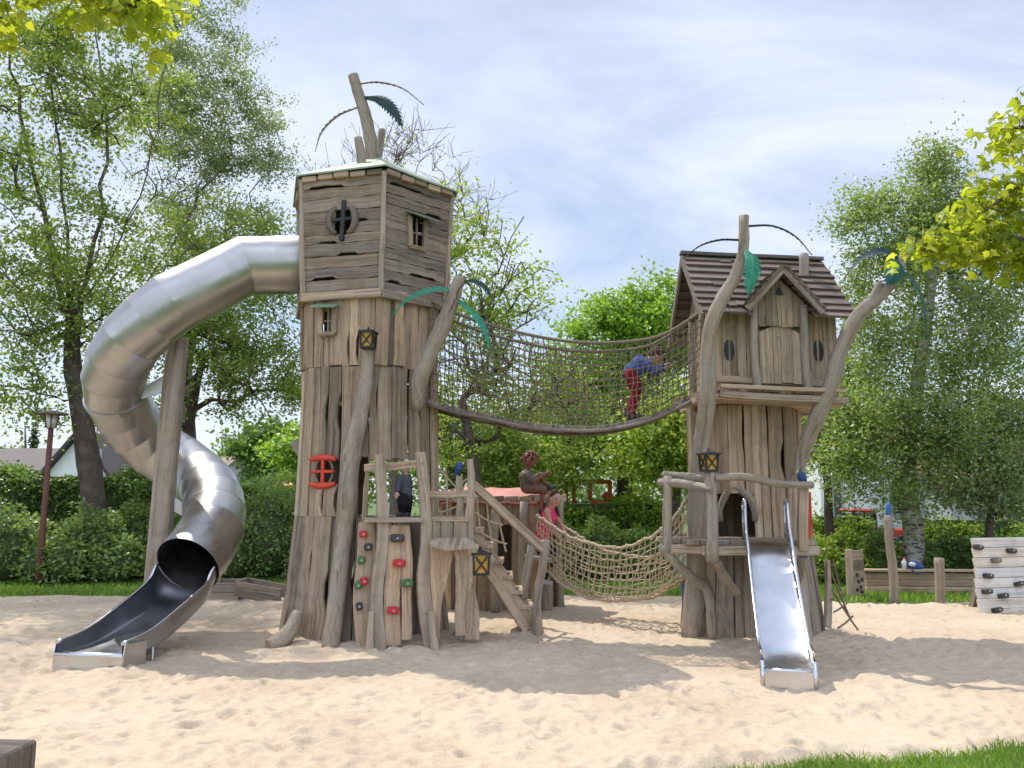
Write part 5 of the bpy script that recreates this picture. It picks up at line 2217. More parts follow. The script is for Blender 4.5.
hut_wall(hA, hB, 12, [(.92, 1.12, .35, 1.25)])
hut_wall(hB, hC, 5, [(.3, .6, .4, 1.2)])
hut_wall(hC, hD, 10)
hut_wall(hD, hA, 7)
hw.build("wall", M["plank_warm"], hu, bevel=.004)
ctr = (hA + hB + hC + hD) / 4
rf = MB()
ax = (hB - hA).normalized()
dp = V((-ax.y, ax.x, 0))
Lh_, Dh = 1.66, 1.35
vs, fs = [], []
nu, nv = 13, 9
o_ = hA - ax * .12 - dp * .16
for th in (0, -.025):
    for j in range(nv):
        for i in range(nu):
            u, v = i / (nu - 1), j / (nv - 1)
            z = 1.585 + .09 * (math.sin(math.pi / 2 * min(1, u * 4)) - 1) + .21 * math.sin(math.pi * v) ** .8 - .02 * u + th + .01 * math.sin(i * 2.3)
            vs.append(o_ + ax * u * Lh_ + dp * v * (Dh + .25) + V((0, 0, z)))
for q in (0, nu * nv):
    for j in range(nv - 1):
        for i in range(nu - 1):
            a = q + j * nu + i
            fs.append((a, a + 1, a + nu + 1, a + nu) if q == 0 else (a, a + nu, a + nu + 1, a + 1))
edge = [i for i in range(nu)] + [j * nu + nu - 1 for j in range(1, nv)] + [(nv - 1) * nu + i for i in range(nu - 2, -1, -1)] + [j * nu for j in range(nv - 2, 0, -1)]
for a, b in zip(edge, edge[1:] + edge[:1]):
    fs.append((b, a, a + nu * nv, b + nu * nv))
rf.add(vs, fs, None, True)
rf.build("roof", M["pink_roof"], hu)
mb = MB()
for i in range(8):
    c = hA - dp * .11 + ax * (.02 + i * .21)
    mb.beam(c + V((0, 0, 1.615)), c + ax * .19 + V((0, 0, 1.625)), .08, .07, jit=.01)
mb.build("eave_log", M["plank"], hu, bevel=.006)
for (px, y_, top) in ((496, 12.35, 500), (524, 12.28, 494), (547, 12.6, 500), (560, 13.0, 505)):
    mb = MB()
    logpath(mb, [V((W(px, 600, y_).x, y_, -.1)), V((W(px - 2, 550, y_).x, y_, .8)), V((W(px, 500, y_).x, y_, 1.58))], [.075, .065, .06], 4, 9)
    mb.build("wall_post", M["log"], hu)
mb = MB()
mb.beam(hB + V((.02, -.05, 1.60)), hC + V((.05, 0, 1.62)), .07, .10, jit=.008, segs=3)
mb.build("end_beam", M["log"], hu, bevel=.006)
# step platform at the bridge end
mb = MB()
mb.beam(W(528, 556, 12.1), W(556, 560, 11.95), .40, .05)
mb.build("step_board", M["plank_grey"], hu)
# ================================================================== SMALL PLAYGROUND ITEMS
# climbing wall at the right edge
cw = thing("climbing_wall", "leaning pale board wall with dark climbing grips at the right edge", "climbing wall", W(1004, 616, 12.3))
bA, bB = V((W(980, 616, 12.35).x, 12.35, 0)), V((W(980, 616, 12.35).x + 1.9, 12.9, 0))
d_ = (bB - bA).normalized()
nB = V((d_.y, -d_.x, 0))
mb = MB()
LEAN = .24
zs_ = np.linspace(-.06, 1.06, 9)
for k in range(8):
    z0, z1 = zs_[k], zs_[k + 1] - .004
    zc = (z0 + z1) / 2
    ins = .030 * k
    cs, hw_, td, nr = [], [], [], []
    up = (V((0, 0, 1)) - nB * LEAN).normalized()
    nn = (nB + V((0, 0, LEAN))).normalized()
    for u in np.linspace(ins + random.uniform(-.01, .01), 1.9, 6):
        cs.append(bA + d_ * u - nB * LEAN * zc + V((0, 0, zc)))
        hw_.append(((z1 - z0) / 2, (z1 - z0) / 2))
        td.append(up)
        nr.append(nn)
    mb.strip(cs, hw_, td, nr, .045)
mb.build("board", M["plank_pale"], cw, bevel=.004)
mb = MB()
for u in (.55, 1.1, 1.8):
    p0 = bA + d_ * u - nB * .75
    p1 = bA + d_ * u - nB * (LEAN * 1.0 + .07)
    mb.beam(p0 + V((0, 0, -.1)), p1 + V((0, 0, .95)), .08, .08, d_)
mb.build("prop", M["plank_grey"], cw)
for (u, z) in ((.24, .92), (.50, .73), (.29, .52), (.20, .31), (.46, .245), (.29, .06), (.82, .86), (.80, .40), (1.1, .62), (1.2, .2), (1.4, .8)):
    c = bA + d_ * u - nB * LEAN * z + V((0, 0, z)) + nn * .002
    hold(cw, c, M["black_hold"] if (u * 10) % 2 < 1 else M["deck_wood"], .155, .07, .075, nn, random.uniform(-.2, .1))
po_ = thing("log_post", "round weathered log post directly behind the climbing wall", "post", V((W(984, 600, 13.0).x, 13.0, 0)))
mb = MB()
logpath(mb, [V((W(984, 600, 13.0).x, 13.0, -.1)), W(984, 570, 13.0), W(982, 540, 13.0)], [.10, .095, .09], 3)
mb.build("stem", M["log"], po_)
po_ = thing("log_post", "tall leaning log post with a blue painted tip", "post", GX(894, 601))
b_ = GX(894, 601)
mb = MB()
logpath(mb, [b_ + V((0, 0, -.1)), W(893, 570, b_.y), W(889, 540, b_.y), W(888, 515, b_.y)], [.072, .070, .066, .062], 4)
mb.build("stem", M["log"], po_)
mb = MB()
logpath(mb, [W(888, 516, b_.y), W(888.5, 508, b_.y), W(889, 502, b_.y)], [.042, .046, .022], 3)
mb.build("tip", M["post_blue"], po_)
po_ = thing("log_post", "short plain log post standing between blue-tipped post and climbing wall", "post", GX(940, 604))
b_ = GX(940, 604)
mb = MB()
logpath(mb, [b_ + V((0, 0, -.1)), W(940, 580, b_.y), W(939, 558, b_.y)], [.078, .075, .075], 4)
mb.build("stem", M["log"], po_)
b_ = GX(868, 597)
pn = thing("board_panel", "small upright board panel with dark finger holes near the sand edge", "panel", b_)
mb = MB()
px0, px1 = W(851, 597, b_.y).x, W(867, 597, b_.y).x
for k in range(5):
    z = -.06 + k * .165
    mb.beam(V((px0 + .04, b_.y, z + .08)), V((px1 + .0, b_.y + .10, z + .08)), .05, .162, jit=.004, segs=2)
mb.build("board", M["plank"], pn, bevel=.004)
mb = MB()
mb.beam(V((px0 - .01, b_.y - .02, -.1)), V((px0 - .01, b_.y - .02, .78)), .10, .09, (0, 1, 0), jit=.006, segs=3)
mb.build("post", M["plank_grey"], pn, bevel=.006)
mb = MB()
for (u, z) in ((.3, .12), (.65, .16), (.45, .25), (.8, .28), (.35, .36), (.75, .08)):
    c = V((px0 + .05 + (px1 - px0 - .06) * u, b_.y - .028 + .10 * u, z))
    mb.ball(c, .035, (1, .5, 1), 8, 6)
mb.build("finger_hole", M["black_hold"], pn)

# retaining timber wall and the things on it
rw = thing("timber_wall", "low brown timber retaining wall in front of the right bushes", "wall", (W(925, 592, 15.5).x, 15.5, 0))
mb = MB()
xa, xb = W(866, 590, 15.4).x, W(1030, 590, 15.4).x
for k in range(3):
    mb.beam(V((xa, 15.4, .05 + k * .118)), V((xb + 2, 15.0, .05 + k * .118)), .12, .115, jit=.004, segs=8)
mb.build("sleeper", M["plank_warm"], rw, bevel=.008)
mb = MB()
mb.beam(V((xa - .02, 15.38, .385)), V((xb + 2, 14.98, .385)), .20, .04, jit=.004, segs=8)
mb.build("capping_board", M["plank"], rw, bevel=.006)
bg_ = W(915, 574, 15.28)
bag = thing("bag", "blue and white cloth bag lying on the timber wall", "bag", V((bg_.x, 15.3, .40)))
mb = MB()
mb.ball(V((bg_.x, 15.3, .475)), .105, (1.1, .7, .75), 12, 8)
mb.ball(V((bg_.x + .08, 15.27, .45)), .07, (1.1, .7, .8), 10, 7)
mb.build("body", M["denim"], bag)
mb = MB()
mb.ball(V((bg_.x - .06, 15.24, .49)), .06, (1.1, .8, .7), 10, 7)
mb.build("flap", M["white_cloth"], bag)
mb = MB()
mb.tube([V((bg_.x - .12, 15.25, .52)), V((bg_.x - .05, 15.2, .36)), V((bg_.x + .06, 15.2, .33)), V((bg_.x + .13, 15.25, .48))], .012, 6)
mb.build("strap", M["denim"], bag)
bt_ = W(905, 570, 15.28)
bo = thing("drink_bottle", "small white bottle with pink cap standing on the timber wall", "bottle", V((bt_.x, 15.3, .405)))
mb = MB()
mb.tube([V((bt_.x, 15.3, .405)), V((bt_.x, 15.3, .53)), V((bt_.x, 15.3, .56)), V((bt_.x, 15.3, .58))], [.04, .04, .02, .018], 10)
mb.build("body", M["white_cloth"], bo)
mb = MB()
mb.tube([V((bt_.x, 15.3, .581)), V((bt_.x, 15.3, .61))], .02, 10)
mb.build("cap", M["pink_cloth"], bo)

# sandbox timbers on the left
g0 = GX(222, 601)
sb = thing("sand_box", "square grey timber box standing on the sand behind the tube slide", "box", g0)
mb = MB()
for k in range(2):
    z = .06 + k * .15
    mb.beam(V((g0.x - .30, g0.y, z)), V((g0.x + .26, g0.y, z)), .05, .145, jit=.004, segs=3)
    mb.beam(V((g0.x - .28, g0.y + .75, z)), V((g0.x + .26, g0.y + .75, z)), .05, .145)
    mb.beam(V((g0.x - .30, g0.y + .026, z)), V((g0.x - .30, g0.y + .72, z)), .05, .145)
    mb.beam(V((g0.x + .26, g0.y + .026, z)), V((g0.x + .26, g0.y + .72, z)), .05, .145)
mb.build("side_board", M["plank_grey"], sb, bevel=.004)
g1 = GX(258, 603)
sb = thing("sand_box", "long low slanted timber box beside the tower foot", "box", g1)
mb = MB()
for k in range(2):
    mb.beam(V((g1.x - .36, g1.y, .24 - .12 * k + .04)), V((g1.x + .38, g1.y - .1, .10 - .12 * k + .06)), .05, .118, jit=.006, segs=3)
    mb.beam(V((g1.x - .36, g1.y + .6, .24 - .12 * k + .04)), V((g1.x + .38, g1.y + .5, .10 - .12 * k + .06)), .05, .118)
mb.beam(V((g1.x - .36, g1.y + .03, .22)), V((g1.x - .36, g1.y + .57, .22)), .05, .24)
mb.build("side_board", M["deck_wood"], sb, bevel=.004)
for (px, py, s_) in ((276, 601, .07), (284, 604, .06), (247, 604, .05)):
    g2 = GX(px, py)
    st_ = MB()
    st_.ball(g2 + V((0, 0, .03)), s_, (1.1, .9, .7), 9, 7)
    so_ = st_.build("stone", M["stone"])
    tag(so_, {276: "pale round stone close to the slanted timber box", 284: "pale stone nearest the foot of the hexagonal tower", 247: "smallest pale stone in front of the square box"}[px], "stone")
g2 = GX(729, 697)
st_ = MB()
st_.ball(g2 + V((0, 0, .03)), .026, (1.3, .9, .8), 9, 7)
tag(st_.build("stone", M["stone"]), "small round stone lying alone on the open sand", "stone")
# near timber at the lower left
bl_ = thing("timber_block", "dark weathered timber end in the lower left corner", "timber", (-2.95, 5.0, 0))
mb = MB()
mb.beam(V((-2.80, 4.85, .13)), V((-2.80, 5.05, .13)), 0.01, .01)
mb = MB()
p_ = W(17, 749, 4.9)
mb.beam(V((p_.x - 1.3, 5.0, p_.z - .17)), V((p_.x, 4.95, p_.z - .17)), .30, .34, jit=.006, segs=5)
mb.build("beam", M["old_timber"], bl_, bevel=.012)
mb = MB()
mb.beam(V((p_.x - .25, 5.0, -.1)), V((p_.x - .25, 5.0, p_.z - .342)), .18, .18, (1, 0, 0))
mb.beam(V((p_.x - 1.1, 5.0, -.1)), V((p_.x - 1.1, 5.0, p_.z - .342)), .18, .18, (1, 0, 0))
mb.build("leg", M["plank_grey"], bl_)

# street lamp
lb = V((W(43, 522, 16.6).x, 16.6, -.03))
lm = thing("park_lamp", "rusty red park lamp with flat cap in front of the left hedge", "lamp", lb)
mb = MB()
tp_ = W(51, 428, 16.6)
mb.tube([lb, V((lb.x, 16.6, .5)), V((tp_.x - .0, 16.6, tp_.z))], [.075, .06, .05], 10)
mb.build("pole", M["iron_pole"], lm)
mb = MB()
mb.tube([tp_, tp_ + V((0, 0, .26))], [.075, .115], 12)
mb.build("lamp_glass", M["glass_lamp"], lm)
mb = MB()
mb.tube([tp_ + V((0, 0, .261)), tp_ + V((0, 0, .29)), tp_ + V((0, 0, .34))], [.30, .29, .06], 14)
mb.build("lamp_cap", M["deck_wood"], lm)
mb = MB()
for k in range(4):
    a = k * math.pi / 2 + .4
    mb.tube([tp_ + V((.085 * math.cos(a), .085 * math.sin(a), 0)), tp_ + V((.125 * math.cos(a), .125 * math.sin(a), .26))], .012, 5)
mb.build("glass_bar", M["iron_pole"], lm)

# orange swing set and red toy behind the hedge
sw = thing("swing_frame", "orange tubular swing frame behind the clipped hedge", "swing", V((W(590, 520, 22).x, 22, 0)))
mb = MB()
for (a, b) in (((566, 480), (566, 530)), ((574, 480), (573, 530)), ((610, 481), (609, 528)), ((564, 481), (611, 482)), ((590, 481), (590, 500))):
    p0, p1 = W(a[0], a[1], 22), W(b[0], b[1], 22)
    if b[1] > 505:
        p1.z = -.03
    mb.tube([p0, p1], .055, 8)
mb.build("frame", M["orange"], sw)
mb = MB()
p_ = W(582, 502, 22)
mb.beam(p_ - V((.2, 0, 0)), p_ + V((.2, 0, 0)), .18, .03)
mb.build("seat", M["rubber"], sw)
mb = MB()
for s_ in (-.18, .18):
    q = W(582, 482, 22)
    mb.tube([p_ + V((s_, 0, 0)), V((p_.x + s_, 22, q.z))], .012, 5)
mb.build("chain", M["steel"], sw)
ty = W(599, 503, 21.2)
tr = thing("spring_rider", "small red spring rider half hidden behind the hedge", "spring rider", V((ty.x, 21.2, 0)))
mb = MB()
mb.ball(V((ty.x, 21.2, 1.42)), .26, (1.1, .5, .75), 12, 8)
mb.ball(V((ty.x + .2, 21.2, 1.68)), .12, (1, .7, 1), 10, 7)
mb.build("body", M["red"], tr)
mb = MB()
mb.tube([V((ty.x + .10 * math.cos(t), 21.2 + .10 * math.sin(t), -.05 + 1.3 * t / 44)) for t in np.linspace(0, 44, 120)], .02, 5)
mb.build("spring", M["steel"], tr)
# orange roofed play house far left behind the bush
pr = thing("play_house", "tiny orange roofed play house above the left hedge", "play house", V((W(288, 500, 24).x, 24, 0)))
mb = MB()
c_ = W(286, 482, 24)
mb.add([c_ + V((-.35, -.3, -.12)), c_ + V((.35, -.3, -.12)), c_ + V((.35, .5, -.12)), c_ + V((-.35, .5, -.12)), c_ + V((0, .1, .18))], [(0, 1, 4), (1, 2, 4), (2, 3, 4), (3, 0, 4), (3, 2, 1, 0)])
mb.build("roof", M["orange"], pr)
mb = MB()
for sx_ in (-.28, .28):
    for sy_ in (-.2, .4):
        mb.beam(V((c_.x + sx_, 24 + sy_, -.03)), V((c_.x + sx_, 24 + sy_, c_.z - .125)), .08, .08, (1, 0, 0))
mb.build("post", M["log"], pr)


# ================================================================== PEOPLE
def capsules(mb, chain, radii, n=10):
    """tapered limb with rounded ends"""
    pts = [V(p) for p in chain]
    mb.tube(pts, radii, n, True, True)
    for p_, r_ in zip(pts, radii):
        mb.ball(p_, r_ * 1.0, (1, 1, 1), n, 6)


def fuse(o, voxel):
    m = o.modifiers.new("fuse", "REMESH")
    m.mode = "VOXEL"
    m.voxel_size = voxel
    m.use_smooth_shade = True
    s = o.modifiers.new("soft", "SMOOTH")
    s.factor = 0.5
    s.iterations = 3
    return o


def person(name, label, cat, J, mats, S=1.0, hair="short", sleeves="long", legs="long", voxel=.0075, hands=True):
    """J: joint dictionary in world coordinates; mats: skin, top, bottom, shoe, hair"""
    J = {k: V(v) for k, v in J.items()}
    base = V(((J["ank_l"].x + J["ank_r"].x) / 2, (J["ank_l"].y + J["ank_r"].y) / 2, min(J["ank_l"].z, J["ank_r"].z) - .05 * S))
    root = thing(name, label, cat, base)
    hd = J["head"]
    fwd = J["face"].normalized()
    upv = (hd - J["neck"]).normalized()
    fwd = (fwd - upv * fwd.dot(upv) * .6).normalized()
    sd_ = fwd.cross(upv).normalized()
    up2 = sd_.cross(fwd).normalized()
    rot = Matrix((sd_, fwd, up2)).transposed()
    b = MB()
    hr = .098 * S
    b.ball(hd, hr, (.78, .92, 1.08), 16, 12, rot)
    b.ball(hd + fwd * .018 * S - up2 * .05 * S, hr * .72, (.82, .92, .85), 14, 10, rot)             # jaw
    b.ball(hd + fwd * .098 * S - up2 * .018 * S, .014 * S, (1, 1.1, 1.3), 8, 6, rot)                 # nose
    for sg in (-1, 1):
        b.ball(hd + sd_ * sg * .078 * S - up2 * .015 * S, .022 * S, (.4, .8, 1.2), 8, 6, rot)
    capsules(b, [J["neck"] - upv * .03 * S, hd - up2 * .05 * S], [.042 * S, .040 * S])
    capsules(b, [J["pel"], J["chest"], J["neck"] - upv * .03 * S], [.085 * S, .088 * S, .05 * S])
    for s_ in "lr":
        capsules(b, [J["chest"].lerp(J["neck"], .7), J["sh_" + s_]], [.05 * S, .045 * S])
        capsules(b, [J["sh_" + s_], J["el_" + s_], J["wr_" + s_]], [.040 * S, .031 * S, .023 * S])
        capsules(b, [J["hip_" + s_], J["kn_" + s_], J["ank_" + s_]], [.072 * S, .050 * S, .033 * S])
        if hands:
            w_ = J["wr_" + s_]
            hdv = (w_ - J["el_" + s_]).normalized()
            hp = hdv.cross(V((0, 0, 1)))
            hp = hp.normalized() if hp.length > .1 else V((1, 0, 0))
            pal = w_ + hdv * .05 * S
            capsules(b, [w_, pal - hp * .012 * S], [.021 * S, .021 * S], 8)
            capsules(b, [w_, pal + hp * .012 * S], [.021 * S, .021 * S], 8)
            curl = hp.cross(hdv) * (1 if hp.cross(hdv).z < 0 else -1)
            for q, ln in ((-1.5, .038), (-.5, .046), (.5, .044), (1.5, .033)):
                f0 = pal + hp * q * .015 * S + hdv * .012 * S
                f1 = f0 + (hdv + curl * .25 + hp * q * .06).normalized() * ln * .6 * S
                f2 = f1 + (hdv * .55 + curl * .85).normalized() * ln * .55 * S
                capsules(b, [f0, f1, f2], [.0085 * S, .008 * S, .007 * S], 6)
            t0 = w_ + hdv * .02 * S - hp * .018 * S
            t1 = t0 + (hdv * .7 - hp * .8 + curl * .3).normalized() * .03 * S
            capsules(b, [t0, t1, t1 + (hdv + curl * .6).normalized() * .022 * S], [.0105 * S, .009 * S, .008 * S], 6)
    bo_ = b.build("body", mats["skin"], root)
    fuse(bo_, voxel)
    e = MB()
    for sg in (-1, 1):
        e.ball(hd + fwd * .080 * S + sd_ * sg * .034 * S + up2 * .006 * S, .0105 * S, (1.2, .6, .9), 8, 6, rot)
    e.build("eye", M["shoe"], root)
    mo = MB()
    mo.tube([hd + fwd * .083 * S + sd_ * q * .012 * S - up2 * (.052 + (abs(q) == 2) * -.003) * S for q in (-2, -1, 0, 1, 2)], .005 * S, 5)
    mo.build("mouth", M["red"] if mats["skin"] is M["skin"] else M["statue"], root)
    # shirt
    t = MB()
    capsules(t, [J["pel"], J["pel"].lerp(J["chest"], .5), J["chest"], J["chest"].lerp(J["neck"], .62)], [.104 * S, .100 * S, .110 * S, .070 * S], 14)
    for s_ in "lr":
        capsules(t, [J["hip_" + s_].lerp(J["pel"], .45), J["chest"].lerp(J["sh_" + s_], .45)], [.085 * S, .088 * S], 12)
        if sleeves != "none":
            capsules(t, [J["chest"].lerp(J["neck"], .55), J["sh_" + s_]], [.066 * S, .060 * S])
            if sleeves == "long":
                capsules(t, [J["sh_" + s_], J["el_" + s_], J["el_" + s_].lerp(J["wr_" + s_], .86)], [.058 * S, .047 * S, .038 * S])
            else:
                capsules(t, [J["sh_" + s_], J["sh_" + s_].lerp(J["el_" + s_], .65)], [.058 * S, .052 * S])
        else:
            capsules(t, [J["chest"], J["sh_" + s_].lerp(J["neck"], .45)], [.07 * S, .050 * S])
    fuse(t.build("shirt", mats["top"], root), voxel)
    q = MB()
    for s_ in "lr":
        end = .90 if legs == "long" else .04
        capsules(q, [J["pel"], J["hip_" + s_]], [.096 * S, .088 * S])
        capsules(q, [J["hip_" + s_], J["kn_" + s_], J["kn_" + s_].lerp(J["ank_" + s_], end)], [.090 * S, .064 * S, (.050 if legs == "long" else .066) * S])
    fuse(q.build("trousers", mats["bottom"], root), voxel)
    for s_ in "lr":
        f = MB()
        an, to = J["ank_" + s_], J["toe_" + s_]
        fd_ = (to - an)
        fl_ = V((fd_.x, fd_.y, 0)).normalized()
        capsules(f, [an - fl_ * .015 * S + V((0, 0, -.022 * S)), an.lerp(to, .55) + V((0, 0, -.005 * S)), to], [.042 * S, .038 * S, .029 * S], 10)
        capsules(f, [an, an + V((0, 0, .012 * S))], [.042 * S, .043 * S], 10)
        fuse(f.build("shoe", mats["shoe"], root), voxel)
    h = MB()
    h.ball(hd - fwd * .020 * S + up2 * .018 * S, hr * 1.06, (.82, .88, 1.0), 16, 12, rot)
    if hair == "pony":
        tail = J.get("tail", hd - fwd * .1 * S - V((0, 0, .2 * S)))
        capsules(h, [hd - fwd * .09 * S + up2 * .03 * S, (hd - fwd * .13 * S + up2 * .0).lerp(tail, .5), tail], [.035 * S, .042 * S, .015 * S])
        h.ball(hd + up2 * .06 * S + fwd * .01 * S, hr * .72, (.9, .75, .6), 12, 8, rot)
    if hair == "braids":
        rr_ = random.Random(5)
        for k in range(46):
            a, el = rr_.uniform(0, 6.28), rr_.uniform(-.2, 1.35)
            dv = sd_ * math.cos(a) * math.cos(el) + fwd * (math.sin(a) * math.cos(el)) + up2 * math.sin(el)
            if dv.dot(fwd) > .55 and dv.dot(up2) < .55:
                continue
            p0 = hd + dv * hr * .95
            p1 = p0 + dv * .035 * S + V((0, 0, .005))
            p2 = p1 + dv * .02 * S - V((0, 0, .045 * S))
            capsules(h, [p0, p1, p2], [.020 * S, .018 * S, .012 * S], 6)
    ho = h.build("hair", mats["hair"], root)
    if hair != "braids":
        fuse(ho, voxel)
        # cut hair away from the face: a notch keeps the forehead free
    return root


# boy bent over on the high bridge
by = BY0 + (BY1 - BY0) * (637 - 428) / 274 + .28
fz = sam(floor_n, (636 - 428) / 274 * (len(floor_n) - 1)).z + .03
P_ = lambda px, py, dy=0: W(px, py, by + dy)
person("person", "child in blue jacket and red trousers bending forward on the high rope bridge", "person", dict(
    head=P_(656, 356), neck=P_(648, 362), face=V((.75, 0, -.62)), chest=P_(640, 364), pel=P_(631, 372),
    sh_l=P_(647, 363, .09), sh_r=P_(647, 365, -.09), el_l=P_(655, 371, .10), el_r=P_(655, 372, -.10), wr_l=P_(664, 366, .10), wr_r=P_(663, 369, -.12),
    hip_l=P_(630, 374, .06), hip_r=P_(631, 375, -.06), kn_l=P_(638, 388, .07), kn_r=P_(636, 391, -.07),
    ank_l=V((P_(628, 404, .07).x, by + .07, fz + .10)), ank_r=V((P_(631, 408, -.07).x, by - .07, fz + .055)),
    toe_l=V((P_(636, 409, .07).x, by + .07, fz + .045)), toe_r=V((P_(642, 412, -.07).x, by - .07, fz + .03))),
    dict(skin=M["skin"], top=M["denim"], bottom=M["red_cloth"], shoe=M["shoe"], hair=M["hair"]), 1.0)
# girl in pink climbing down onto the low net
gy = 12.25
P_ = lambda px, py, dy=0: W(px, py, gy + dy)
person("person", "girl in bright pink top and black trousers leaning over the low net", "person", dict(
    head=P_(555, 499), neck=P_(551.5, 508), face=V((.45, -.85, -.2)), chest=P_(548, 518), pel=P_(541.5, 538),
    sh_l=P_(554, 514, .12), sh_r=P_(547, 511, -.11), el_l=P_(561, 524, .13), el_r=P_(551, 526, -.17), wr_l=P_(566, 535, .06), wr_r=P_(558, 536, -.2),
    hip_l=P_(542, 543, .08), hip_r=P_(541, 544, -.07), kn_l=P_(552, 552, .06), kn_r=P_(547, 562, -.08),
    ank_l=P_(551, 572, .05), ank_r=P_(544, 580, -.05), toe_l=P_(558, 575, -.02), toe_r=P_(551, 583, -.12), tail=P_(559, 516, .02)),
    dict(skin=M["skin"], top=M["pink_cloth"], bottom=M["black_cloth"], shoe=M["shoe_pale"], hair=M["hair"]), 1.04, "pony", "none")
# child in grey inside the tower doorway
cy = 10.35
P_ = lambda px, py, dy=0: W(px, py, cy + dy)
zf = 1.40
person("person", "small child in grey with a white cap standing in the tower doorway", "person", dict(
    head=P_(405, 466), neck=P_(405, 475), face=V((-.7, -.6, -.2)), chest=P_(404, 483), pel=P_(405, 494),
    sh_l=P_(401, 478, -.07), sh_r=P_(408, 478, .08), el_l=P_(398, 486, -.12), el_r=P_(410, 487, .10), wr_l=P_(397, 492, -.16), wr_r=P_(409, 494, .04),
    hip_l=P_(403, 497, -.04), hip_r=P_(407, 497, .04), kn_l=P_(402, 505, -.07), kn_r=P_(408, 505, .0),
    ank_l=V((P_(402, 513, -.05).x, cy - .05, zf + .05)), ank_r=V((P_(408, 513, .05).x, cy + .05, zf + .05)),
    toe_l=V((P_(398, 514, -.10).x, cy - .13, zf + .025)), toe_r=V((P_(405, 514, -.03).x, cy - .04, zf + .025))),
    dict(skin=M["skin"], top=M["grey_cloth"], bottom=M["black_cloth"], shoe=M["shoe"], hair=M["white_cloth"]), .82)
# child in turquoise, mostly hidden by the right tower
ky = 12.9
P_ = lambda px, dy=0: V((W(px, 560, ky + dy).x, ky + dy, 0))
zc_ = lambda px, z, dy=0: P_(px, dy) + V((0, 0, z))
person("person", "child in turquoise and blue jeans mostly hidden behind the trunk tower", "person", dict(
    head=zc_(689, 1.02), neck=zc_(689, .90), face=V((.3, 1, 0)), chest=zc_(688, .77), pel=zc_(687, .55),
    sh_l=zc_(684, .85), sh_r=zc_(694, .85), el_l=zc_(682, .69), el_r=zc_(696, .69), wr_l=zc_(682, .54), wr_r=zc_(696, .54),
    hip_l=zc_(685, .51), hip_r=zc_(690, .51), kn_l=zc_(684.5, .29), kn_r=zc_(690, .29), ank_l=zc_(684, .07), ank_r=zc_(690, .07),
    toe_l=zc_(684, .035, .11), toe_r=zc_(691, .035, .11)),
    dict(skin=M["skin"], top=M["cyan_cloth"], bottom=M["denim"], shoe=M["shoe"], hair=M["hair"]), .95)
# carved figure on the hut roof
fy = 12.42
P_ = lambda px, py, dy=0: W(px, py, fy + dy)
person("statue", "brown carved figure of a braided child sitting on the hut roof", "statue", dict(
    head=P_(530, 460), neck=P_(528, 470), face=V((1, -.1, -.05)), chest=P_(526, 477), pel=P_(527, 487),
    sh_l=P_(528, 474, .12), sh_r=P_(527, 475, -.12), el_l=P_(536, 481, .13), el_r=P_(534, 481, -.14), wr_l=P_(546, 475, .06), wr_r=P_(545, 474, -.10),
    hip_l=P_(529, 488, .07), hip_r=P_(529, 488, -.07), kn_l=P_(540, 476, .07), kn_r=P_(543, 490, -.10),
    ank_l=P_(548, 487, .05), ank_r=P_(541, 512, -.12), toe_l=P_(555, 487, .04), toe_r=P_(547, 517, -.13)),
    dict(skin=M["statue_skin"], top=M["statue_cloth"], bottom=M["statue"], shoe=M["shoe"], hair=M["statue_skin"]), .96, "braids", "short", "short")

